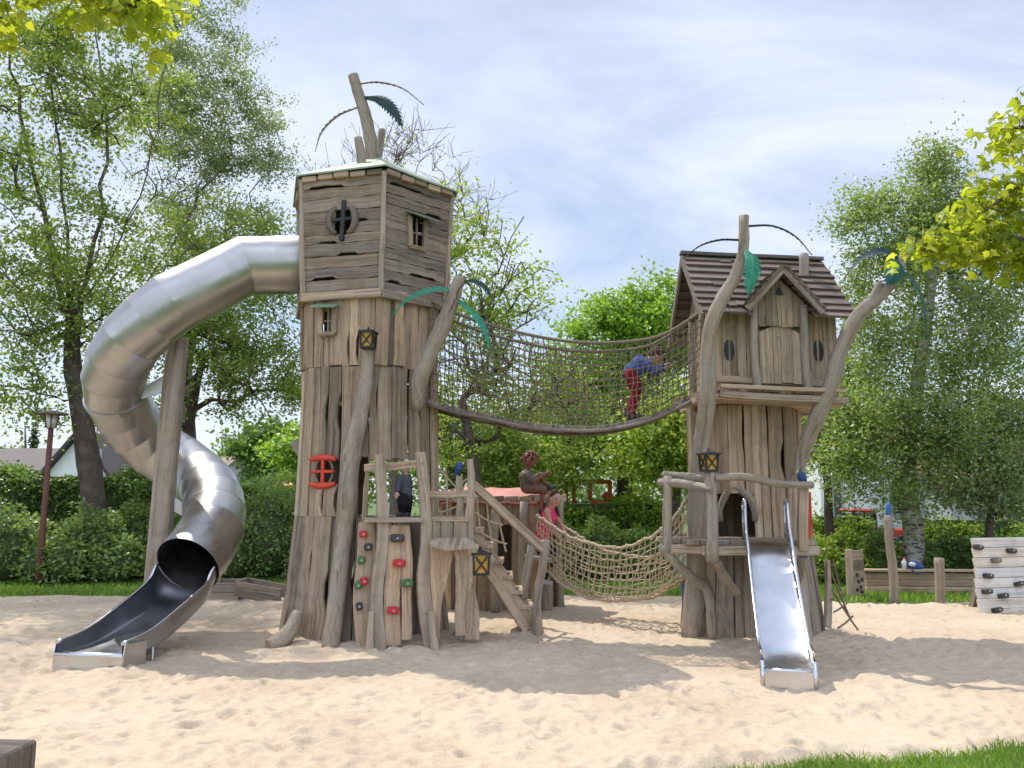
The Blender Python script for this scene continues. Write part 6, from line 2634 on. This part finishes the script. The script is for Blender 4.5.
# ================================================================== BUILDINGS FAR BEHIND
def house(name, label, cat, x0, x1, y0, y1, zw, zr, wall, roof, wins=(), ridge="y"):
    t = thing(name, label, cat, ((x0 + x1) / 2, y0, 0))
    m = MB()
    if ridge == "y":
        xm = (x0 + x1) / 2
        m.add([(x0, y0, -.1), (x1, y0, -.1), (x1, y0, zw), (xm, y0, zr), (x0, y0, zw), (x0, y1, -.1), (x1, y1, -.1), (x1, y1, zw), (xm, y1, zr), (x0, y1, zw)],
              [(0, 1, 2, 3, 4), (9, 8, 7, 6, 5), (1, 6, 7, 2), (5, 0, 4, 9)])
        r_ = MB()
        ov = .35
        for s_ in (-1, 1):
            xe = x0 if s_ < 0 else x1
            k = (zr - zw) / (x1 - x0) * 2 * ov
            a, b = V((xe + s_ * ov, y0 - .4, zw - k + .03)), V((xm, y0 - .4, zr + .03))
            c, d = V((xm, y1 + .4, zr + .03)), V((xe + s_ * ov, y1 + .4, zw - k + .03))
            r_.poly([a, b, c, d] if s_ < 0 else [d, c, b, a], -.16, (b - a).cross(d - a) if s_ < 0 else (a - d).cross(b - d) * 1)
    else:
        ym = (y0 + y1) / 2
        m.add([(x0, y0, -.1), (x1, y0, -.1), (x1, y0, zw), (x0, y0, zw), (x0, y1, -.1), (x1, y1, -.1), (x1, y1, zw), (x0, y1, zw), (x0, ym, zr), (x1, ym, zr)],
              [(0, 1, 2, 3), (5, 4, 7, 6), (1, 5, 6, 9, 2), (4, 0, 3, 8, 7)])
        r_ = MB()
        ov = .4
        for s_ in (-1, 1):
            ye = y0 if s_ < 0 else y1
            k = (zr - zw) / (y1 - y0) * 2 * ov
            r_.poly([V((x0 - .3, ye + s_ * ov, zw - k + .03)), V((x1 + .3, ye + s_ * ov, zw - k + .03)), V((x1 + .3, ym, zr + .03)), V((x0 - .3, ym, zr + .03))], -.15, V((0, s_ * (zr - zw), (y1 - y0) / 2)))
    m.build("wall", wall, t)
    r_.build("roof", roof, t)
    for (cx_, cz_, w_, h_) in wins:
        f = MB()
        for sx_ in (-1, 1):
            f.beam(V((cx_ + sx_ * w_ / 2, y0 - .03, cz_ - h_ / 2)), V((cx_ + sx_ * w_ / 2, y0 - .03, cz_ + h_ / 2)), .08, .08, (0, -1, 0))
        for sz_ in (-1, 1):
            f.beam(V((cx_ - w_ / 2 + .041, y0 - .03, cz_ + sz_ * h_ / 2)), V((cx_ + w_ / 2 - .041, y0 - .03, cz_ + sz_ * h_ / 2)), .08, .08)
        fo = f.build("window", M["grey_wall"], t)
        g = MB()
        g.beam(V((cx_ - w_ / 2 + .03, y0 - .012, cz_)), V((cx_ + w_ / 2 - .03, y0 - .012, cz_)), .02, h_ - .02)
        g.build("pane", M["glass"], fo)
    return t


xa, xb = W(48, 470, 42).x, W(112, 470, 42).x
zg = W(80, 440, 42).z
house("house", "white gabled house with dark roof beyond the left hedge", "house", xa, xb, 42, 52, zg - 1.6, zg + .35, M["white_wall"], M["roof_tile"], [((xa + xb) / 2 + .7, zg - .7, .55, .5)])
xc, xd = W(-60, 470, 44).x, W(42, 470, 44).x
house("house", "long low white house with a grey roof at the left edge", "house", xc, xd, 46, 54, zg - 1.4, zg - .1, M["white_wall"], M["roof_tile"], [(xd - 1.2, zg - 2.2, 1, .8)], "x")
xe, xf = W(108, 470, 48).x, W(200, 470, 48).x
house("house", "low house with reddish roof behind the tube slide post", "house", xe, xf, 50, 58, zg - 1.6, zg - .35, M["grey_wall"], M["roof_tan"], [(xe + 1.5, zg - 2.3, 1, .8)], "x")
xa, xb = W(822, 520, 30).x, W(935, 520, 30).x
house("house", "long white building behind the birch and the tractor", "building", xa, xb, 30, 40, 3.4, 5.4, M["white_wall"], M["roof_tan"],
      [(W(837, 500, 30).x, 1.55, .35, 2.2), (W(905, 500, 30).x, 1.7, 1.0, 1.2), (W(925, 520, 30).x, 1.35, .5, 2.5)], "x")
xa, xb = W(952, 520, 27).x, W(1090, 520, 27).x
house("house", "grey and white garage building at the far right", "building", xa, xb, 27, 35, 1.9, 3.4, M["grey_wall"], M["roof_tan"],
      [(W(990, 520, 27).x, 1.1, .9, .8), (W(1018, 520, 27).x, 1.0, 1.6, 1.5)], "x")

# tractor
tx = W(861, 540, 23.5)
tk = thing("tractor", "red tractor with a glazed cab parked behind the right hedge", "tractor", V((tx.x, 23.5, 0)))
q = lambda x_, y_, z_: V((tx.x + x_ * .66, 23.5 + y_ * .66, z_ * .66))
mb = MB()
mb.beam(q(-.62, 0, 2.02), q(.52, 0, 1.98), .86, .10, jit=.006, segs=3)
mb.build("cab_roof", M["tractor_red"], tk, bevel=.05)
mb = MB()
for x_ in (-.5, .02, .45):
    for y_ in (-.52, .52):
        mb.beam(q(x_, y_, .9), q(x_ * .94, y_, 1.93), .05, .05, (1, 0, 0))
mb.build("cab_frame", M["rubber"], tk)
mb = MB()
mb.beam(q(0, -.50, 1.42), q(0, .50, 1.42), .60, .62)
mb.build("cab_glass", M["glass"], tk)
mb = MB()
mb.beam(q(.45, 0, 1.05), q(1.75, 0, 1.0), .46, .36, jit=.01, segs=3)
mb.beam(q(-.7, 0, .85), q(.5, 0, .85), .72, .23)
mb.build("body", M["tractor_red"], tk, bevel=.05)
for (x_, r_, w_) in ((-.35, .72, .36), (1.35, .48, .26)):
    for s_ in (-1, 1):
        wv = MB()
        wv.tube([q(x_, s_ * .62, r_), q(x_, s_ * (.62 + w_), r_)], r_ * .66, 20)
        for k in range(18):
            a = k * math.pi / 9
            c_ = q(x_ + math.cos(a) * r_, s_ * (.62 + w_ / 2), r_ + math.sin(a) * r_)
            wv.beam(c_ - V((0, w_ * .45, 0)), c_ + V((0, w_ * .45, 0)), .07, .06, V((math.cos(a), 0, math.sin(a))))
        wo2 = wv.build("wheel", M["rubber"], tk)
        rmv = MB()
        rmv.tube([q(x_, s_ * (.62 + w_), r_), q(x_, s_ * (.65 + w_), r_)], [r_ * .4, r_ * .33], 16)
        rmv.build("rim", M["tractor_red"], wo2)

# ================================================================== VEGETATION
# left hedge and bushes
hedge("hedge", "tall dark hedge running along the left background", W(-90, 560, 19.4) * 1, W(196, 560, 19.6) * 1, 1.2, 2.06, 26000, .105, M["leaf_hedge"])
for o in list(scene.objects):
    pass
hedge("hedge", "paler clipped hedge between tube slide and hexagonal tower", W(196, 560, 21.0), W(306, 560, 21.5), 1.0, 1.95, 9000, .10, M["leaf_clip"])


def BL(px, py, Y, rx, ry, dep=.8):
    """bush lobe centred at a pixel, half width rx and half height ry in pixels"""
    c = W(px, py, Y)
    s = Y / FPX
    top = c.z + ry * s
    return ((c.x, c.y, top * .42), (rx * s, rx * s * dep, top * .58))


bush("bush", "low round bush at the far left edge before the dark hedge", [BL(8, 545, 17.2, 42, 36), BL(-40, 540, 17.4, 44, 40), BL(45, 560, 17.0, 30, 24)], 5200, .095, M["leaf_bush"])
bush("bush", "middle leafy bush at the foot of the dark tree trunk", [BL(92, 543, 17.3, 38, 34), BL(68, 560, 16.9, 30, 24), BL(118, 560, 17, 30, 24)], 5000, .095, M["leaf_bush"])
bush("bush", "fine leaved dark bush just left of the tube slide mouth", [BL(140, 540, 17.8, 30, 36), BL(165, 545, 17.8, 26, 34)], 3600, .085, M["leaf_hedge"])
bush("bush", "broad bright bush filling the gap between tube slide and tower", [BL(268, 530, 17.8, 46, 46), BL(235, 545, 17.5, 34, 32), BL(300, 540, 17.8, 34, 40)], 7600, .085, M["leaf_bush"])
# middle hedge behind the low net
hedge("hedge", "clipped hedge behind the low net bridge", W(535, 560, 19.5), W(668, 560, 20.5), 1.3, 1.42, 13000, .095, M["leaf_clip"])
bush("bush", "dark shrub behind the low net in front of the clipped hedge", [BL(602, 556, 18, 46, 32), BL(642, 560, 17.8, 34, 28), BL(560, 556, 18, 34, 32)], 5600, .095, M["leaf_hedge"])
bush("bush", "small shrub seen between the hut and the hexagonal tower", [BL(445, 560, 17.5, 44, 50), BL(488, 560, 18, 40, 46)], 4200, .10, M["leaf_bright"])
# right side
hedge("hedge", "bright clipped hedge before the red tractor", W(818, 560, 20.5), W(868, 560, 20.5), .9, 1.12, 5600, .09, M["leaf_clip"])
hedge("hedge", "clipped hedge right of the birch trunk", W(925, 560, 20.0), W(1012, 560, 20.3), 1.0, 1.02, 7800, .09, M["leaf_clip"])
bush("bush", "pale feathery shrub behind the small board panel", [BL(845, 562, 17.2, 30, 30), BL(828, 572, 16.8, 20, 22)], 3200, .085, M["leaf_lime"])
bush("bush", "dark green shrub behind the blue-tipped post", [BL(880, 558, 17.4, 26, 25), BL(866, 566, 17.2, 20, 24)], 2800, .09, M["leaf_bush"])
bush("bush", "shrub with loose shoots behind the timber wall right of the birch", [BL(952, 562, 17.3, 30, 28), BL(930, 568, 17, 22, 22), BL(978, 566, 17.2, 24, 26)], 3600, .09, M["leaf_hedge"])
bush("bush", "low shrub behind the climbing wall at the right edge", [BL(1030, 566, 17, 34, 26)], 2000, .09, M["leaf_bush"])

# trees
Z0 = lambda px, Y: V((W(px, 560, Y).x, Y, -.06))
tree("tree", "big dark-trunked tree on the left, leaning behind the park lamp", [Z0(97, 17.8), W(93, 500, 17.8), W(84, 430, 17.8), W(74, 375, 17.8), W(72, 340, 17.7), W(78, 300, 17.6)],
     [lobe(70, 240, 17.6, 100, 60, 34), lobe(20, 320, 17.4, 90, 60, 26), lobe(120, 330, 17.8, 70, 50, 20), lobe(40, 130, 17.5, 120, 80, 42), lobe(110, 60, 17.6, 90, 80, 34), lobe(0, 20, 17.4, 110, 70, 24), lobe(-60, 220, 17, 90, 130, 24), lobe(60, -70, 17.5, 140, 80, 30), lobe(30, 400, 17.2, 50, 30, 8)],
     M["leaf_mid"], M["bark_dark"], .27, .092, 190, .38, twigs=1, seed=3,
     limbs=[[W(72, 330, 17.7), W(40, 210, 17.6), W(18, 90, 17.5), W(10, 10, 17.5)], [W(74, 320, 17.7), W(62, 190, 17.8), W(52, 60, 17.8), W(50, -40, 17.8)],
            [W(78, 300, 17.6), W(100, 210, 17.5), W(104, 110, 17.5), W(92, 10, 17.5)], [W(78, 310, 17.6), W(120, 240, 17.6), W(150, 150, 17.6), W(165, 60, 17.6)],
            [W(76, 330, 17.7), W(130, 300, 17.7), W(185, 230, 17.8), W(215, 150, 17.8)], [W(80, 400, 17.8), W(40, 395, 17.3), W(0, 385, 17.0), W(-40, 370, 16.8)]])
tree("tree", "tall grey-green poplar-like tree rising left of the hexagonal tower", [Z0(190, 24), W(190, 460, 24), W(186, 400, 24), W(188, 330, 24), W(200, 240, 24)],
     [lobe(205, 60, 24, 62, 90, 64), lobe(235, 130, 24, 50, 60, 36), lobe(170, 150, 24, 60, 80, 36), lobe(210, 220, 24, 66, 60, 34), lobe(180, -60, 24, 60, 90, 34), lobe(268, 165, 23.6, 22, 26, 9), lobe(120, 60, 24, 50, 100, 22)],
     M["leaf_grey"], M["bark"], .26, .085, 210, .36, twigs=1, seed=5, limb_bend=.3)
tree("tree", "spreading tree with dark low limbs behind the tube slide post", [Z0(186, 20.4), W(187, 500, 20.4), W(186, 460, 20.4), W(190, 420, 20.3), W(196, 385, 20.2)],
     [lobe(230, 330, 20, 60, 50, 34), lobe(270, 260, 20, 40, 60, 22), lobe(180, 290, 20, 60, 50, 24), lobe(255, 385, 19.8, 50, 35, 20), lobe(210, 230, 20.2, 60, 40, 20), lobe(130, 400, 19.8, 60, 30, 12), lobe(290, 330, 19.8, 20, 60, 10)],
     M["leaf_mid"], M["bark_dark"], .20, .092, 210, .42, twigs=1, seed=7)
tree("tree", "half bare yellowish tree with upright twigs behind the hexagonal tower", [Z0(395, 21), W(394, 480, 21), W(392, 400, 21), W(394, 330, 21), W(400, 280, 21)],
     [lobe(400, 190, 21, 70, 55, 44), lobe(350, 200, 21, 40, 50, 16), lobe(450, 230, 21, 50, 60, 34), lobe(410, 150, 21, 40, 25, 16)],
     M["leaf_lime"], M["twig"], .15, .085, 7, .35, twigs=5, r_tip=.0055, seed=9, expo=.5)
tree("tree", "slender forked tree with sparse young leaves behind the high rope bridge", [Z0(478, 17.5), W(478, 520, 17.5), W(474, 470, 17.5), W(470, 440, 17.5), W(462, 400, 17.5)],
     [lobe(470, 330, 17.5, 50, 60, 28), lobe(520, 390, 17.3, 60, 36, 24), lobe(500, 300, 17.5, 40, 50, 14), lobe(450, 230, 17.6, 30, 60, 12), lobe(480, 250, 17.5, 36, 40, 9), lobe(560, 420, 17.2, 50, 26, 16), lobe(440, 440, 17.4, 36, 30, 12)],
     M["leaf_lime"], M["bark_dark"], .155, .088, 105, .36, twigs=2, seed=11)
tree("tree", "dark low-branched tree between hut roof and rope bridge", [Z0(455, 20), W(455, 520, 20), W(450, 460, 20), W(448, 420, 20)],
     [lobe(470, 440, 20, 60, 40, 30), lobe(520, 470, 20, 60, 34, 30), lobe(432, 415, 20, 30, 36, 8), lobe(505, 410, 20, 50, 26, 7)],
     M["leaf_mid"], M["bark_dark"], .16, .10, 210, .42, seed=13)
tree("tree", "bright fresh green maple behind the high rope bridge", [Z0(622, 22), W(624, 520, 22), W(626, 470, 22), W(628, 430, 22), W(630, 380, 22)],
     [lobe(620, 345, 22, 50, 46, 44), lobe(665, 335, 22, 40, 55, 36), lobe(590, 390, 22, 50, 40, 34), lobe(650, 420, 21.6, 60, 40, 44), lobe(600, 438, 21.5, 56, 34, 34), lobe(675, 450, 21.4, 40, 34, 22), lobe(636, 310, 22, 12, 22, 7), lobe(610, 312, 22, 12, 18, 6), lobe(560, 435, 21.6, 40, 36, 18), lobe(535, 470, 21.5, 30, 20, 8)],
     M["leaf_bright"], M["bark_dark"], .28, .122, 230, .44, seed=15)
tree("tree", "lime green tree low between rope bridge and trunk tower", [Z0(676, 18.5), W(676, 530, 18.5), W(676, 490, 18.5), W(672, 450, 18.5)],
     [lobe(660, 440, 18.4, 44, 28, 26), lobe(680, 410, 18.4, 30, 26, 14), lobe(640, 462, 18.2, 36, 16, 9), lobe(690, 465, 18.5, 30, 26, 10)],
     M["leaf_lime"], M["bark_dark"], .15, .105, 200, .36, seed=17)
tree("tree", "old birch with pale scarred trunk and hanging twigs at the right", [Z0(918, 17.0), W(915, 560, 17.0), W(912, 520, 17.0), W(907, 480, 17.0), W(912, 420, 17), W(925, 330, 17), W(938, 230, 17)],
     [lobe(935, 190, 17, 34, 50, 30), lobe(900, 230, 17, 50, 46, 38), lobe(975, 240, 17, 48, 60, 38), lobe(880, 300, 17, 44, 60, 38), lobe(950, 330, 17, 70, 60, 56), lobe(1000, 350, 17, 50, 80, 36), lobe(890, 400, 16.8, 56, 50, 40), lobe(960, 430, 16.8, 70, 40, 44), lobe(850, 430, 16.8, 34, 44, 22), lobe(870, 200, 17, 34, 16, 9), lobe(848, 225, 17, 12, 16, 5), lobe(1040, 420, 17, 50, 70, 20), lobe(1020, 250, 17, 44, 70, 22), lobe(935, 148, 17, 8, 14, 5), lobe(900, 470, 16.6, 60, 22, 18)],
     M["leaf_birch"], M["birch"], .215, .074, 200, .30, droop=.75, seed=19, expo=.5)
tree("tree", "small grey-green tree standing behind the climbing wall", [Z0(988, 16.6), W(989, 550, 16.6), W(990, 520, 16.6), W(994, 495, 16.6)],
     [lobe(985, 470, 16.5, 40, 34, 30), lobe(1015, 450, 16.5, 36, 40, 24), lobe(965, 440, 16.6, 30, 24, 12), lobe(1000, 500, 16.4, 44, 18, 14)],
     M["leaf_grey"], M["bark_dark"], .10, .07, 200, .30, seed=21)
tree("tree", "thin dark tree close to the right side of the trunk tower", [Z0(832, 18.2), W(830, 540, 18.2), W(828, 490, 18.2), W(826, 460, 18.2), W(830, 430, 18.2)],
     [lobe(840, 420, 18.2, 34, 40, 24), lobe(815, 440, 18.2, 26, 30, 12), lobe(860, 460, 18, 30, 18, 12), lobe(848, 370, 18.2, 26, 36, 14)],
     M["leaf_birch"], M["bark_dark"], .12, .08, 200, .33, seed=23)
tree("tree", "rounded dark leafy tree far behind, between slide and tower", [Z0(262, 33), W(262, 500, 33), W(262, 470, 33)],
     [lobe(255, 452, 33, 26, 22, 26), lobe(285, 455, 33, 26, 26, 24)],
     M["leaf_hedge"], M["bark_dark"], .25, .22, 110, .5, seed=25)
tree("tree", "bright green tree far behind, against the tower's left side", [Z0(296, 28), W(296, 500, 28), W(296, 470, 28)],
     [lobe(292, 450, 28, 24, 26, 22), lobe(310, 470, 28, 20, 20, 12)],
     M["leaf_bright"], M["bark_dark"], .2, .18, 90, .42, seed=27)


def conifer(label, px, Y, topy, halfw, n):
    b = Z0(px, Y)
    top = W(px, topy, Y)
    root = thing("conifer", label, "tree", b)
    mb = MB()
    mb.tube([b, top], [.22, .03], 7)
    mb.build("trunk", M["bark_dark"], root)
    h_ = top.z
    w_ = halfw * Y / FPX
    k = rng.random(n) ** .7
    lay = np.round(k * 13) / 13 + rng.normal(0, .012, n)
    lay = np.clip(lay, 0, 1)
    rr_ = w_ * lay * rng.random(n) ** .45 * (1 + .25 * np.sin(lay * 40))
    a = rng.uniform(0, 6.283, n)
    pos = np.stack([b.x + rr_ * np.cos(a), b.y + rr_ * np.sin(a), h_ - lay * h_ * .8 - .25 * rr_], 1)
    leaves_obj("crown", pos, .26, M["leaf_conifer"], root, aspect=.35, droop=.3)


conifer("dark fir beyond the low house at the left edge", 25, 52, 424, 14, 2600)
conifer("dark fir behind the white gable and the big trunk", 97, 56, 425, 12, 2200)
conifer("small far fir seen right of the tube slide", 222, 60, 436, 9, 1500)

# far wood closing the horizon
def far_wood():
    pos, core = [], MB()
    r = random.Random(2)
    for k in range(46):
        x_ = -75 + k * 3.5 + r.uniform(-1, 1)
        y_ = 66 + r.uniform(-6, 10)
        h_ = r.uniform(3.6, 5.6)
        rad = (r.uniform(2.5, 3.6), 2.4, h_ / 2)
        pos.append(ell_points((x_, y_, h_ / 2), rad, 1100, .3))
        core.ball((x_, y_, h_ / 2 - .2), 1, (rad[0] * .8, rad[1] * .8, rad[2] * .85), 10, 7)
    pos = np.concatenate(pos)
    vs, fs = leaf_quads(pos, .42)
    nv = len(vs)
    o = np_mesh("far_wood", vs, fs, 4, M["leaf_hedge"])
    tag(o, "far row of trees closing the horizon", "woodland", None, "stuff")


far_wood()


# near maples: trunks outside the picture, limbs reaching into it
def maple_leaf_mesh(pos, size, mat, name, parent):
    """lobed five-point leaves hanging from the twigs"""
    n = len(pos)
    out = np.array([(0, 0), (.16, .10), (.50, .02), (.40, .22), (.62, .46), (.34, .46), (.24, .60), (0, 1.0), (-.24, .60), (-.34, .46), (-.62, .46), (-.40, .22), (-.50, .02), (-.16, .10)])
    d = rng.normal(0, 1, (n, 3))
    d[:, 2] = -np.abs(d[:, 2]) * .7 - .25
    d /= np.linalg.norm(d, axis=1)[:, None]
    nn = rng.normal(0, .6, (n, 3))
    nn[:, 2] += 1.0
    s = np.cross(d, nn)
    s /= np.linalg.norm(s, axis=1)[:, None]
    nn = np.cross(s, d)
    L = size * rng.uniform(.6, 1.2, n)
    vs = pos[:, None, :] + (s[:, None, :] * out[None, :, 0, None] + d[:, None, :] * out[None, :, 1, None] - nn[:, None, :] * (np.abs(out[None, :, 0, None]) ** 1.5 * .35 + .18 * out[None, :, 1, None] ** 2)) * L[:, None, None]
    # fan of triangles round the midrib so the leaf folds
    tri = []
    for a in range(1, 7):
        tri += [(0, a, a + 1)] if a < 7 else []
    for a in range(7, 13):
        tri += [(0, a, a + 1)]
    tri = np.array(tri)
    b = (np.arange(n) * 14)[:, None, None]
    fs = (b + tri[None]).reshape(-1, 3)
    return np_mesh(name, vs.reshape(-1, 3), fs, 3, mat, parent)


def near_maple(label, trunk, limbs, extra, seed, rt=.16):
    r = np.random.default_rng(seed)
    root = thing("maple_tree", label, "tree", trunk[0])
    mb = MB()
    tr_ = catmull(trunk, 5)
    mb.tube(tr_, lerpl([rt * 1.3, rt, rt * .8, rt * .5], len(tr_)), 12, True, True, .05)
    pos = []
    for pts, r0, nl, sp in limbs:
        p_ = catmull(pts, 6)
        mb.tube(p_, lerpl([r0, r0 * .5, .006], len(p_)), 7)
        st_ = int(len(p_) * .30)
        for i in range(nl):
            f = st_ + (len(p_) - 1 - st_) * r.random() ** .8
            i0 = min(int(f), len(p_) - 2)
            c = p_[i0].lerp(p_[i0 + 1], f - i0)
            off = V(tuple(r.normal(0, 1, 3) * np.array([sp, sp, sp * .75])))
            q = c + off
            if i % 4 == 0:
                mb.tube([c, c.lerp(q, .6) + V((0, 0, .02)), q], [.006, .004, .0025], 4)
            for _ in range(4):
                pos.append(np.array(q) + r.normal(0, .05, 3))
    for c, rad, n in extra:
        for _ in range(n):
            v = r.normal(0, 1, 3)
            v /= np.linalg.norm(v)
            q = V(tuple(np.array(c) + v * np.array(rad) * r.random() ** .4))
            if _ % 12 == 0:
                mb.tube([tr_[-1 - (_ % 5)], tr_[-1].lerp(q, .5) + V((0, 0, .1)), q], [.035, .02, .006], 5)
            for _2 in range(5):
                pos.append(np.array(q) + r.normal(0, .12, 3))
    mb.build("trunk", M["bark"], root)
    maple_leaf_mesh(np.array(pos), .080, M["leaf_maple"], "crown", root)


Y_ = 4.6
near_maple("yellow-green maple whose leaves hang into the upper left corner", [V((-5.6, 3.4, -.05)), V((-5.5, 3.4, 1.5)), V((-5.4, 3.5, 3.2)), V((-5.3, 3.5, 4.8))],
           [([V((-5.4, 3.5, 3.3)), W(-60, -50, Y_), W(40, -25, Y_), W(100, -5, Y_), W(142, 10, Y_)], .05, 110, .12),
            ([V((-5.4, 3.5, 3.0)), W(-90, 0, Y_ + .2), W(-25, 8, Y_ + .2), W(2, 18, Y_ + .2)], .04, 60, .10),
            ([V((-5.35, 3.5, 3.6)), W(0, -80, Y_ + .5), W(85, -45, Y_ + .5), W(158, -8, Y_ + .5)], .04, 90, .13)],
           [((-5.4, 3.3, 5.0), (1.5, 1.3, 1.1), 210)], 3)
Y_ = 6.2
near_maple("yellow-green maple whose leaves reach in from the right edge", [V((6.6, 6.0, -.05)), V((6.5, 6.0, 1.5)), V((6.4, 6.1, 3.0)), V((6.3, 6.1, 4.6))],
           [([V((6.4, 6.1, 2.9)), W(1090, 260, Y_), W(1010, 238, Y_), W(962, 246, Y_), W(924, 250, Y_)], .05, 100, .10),
            ([V((6.4, 6.1, 3.2)), W(1100, 200, Y_), W(1040, 180, Y_), W(1000, 200, Y_), W(975, 222, Y_)], .045, 120, .15),
            ([V((6.35, 6.1, 3.5)), W(1090, 150, Y_ + .1), W(1040, 130, Y_ + .1), W(1012, 128, Y_ + .1)], .04, 110, .16),
            ([V((6.4, 6.1, 2.7)), W(1090, 300, Y_), W(1045, 258, Y_), W(985, 258, Y_)], .03, 40, .06),
            ([V((6.4, 6.1, 2.6)), W(1090, 310, Y_ - .1), W(1040, 262, Y_ - .1), W(1022, 272, Y_ - .1)], .03, 34, .07)],
           [((6.9, 6.0, 5.0), (1.5, 1.3, 1.2), 200)], 4)
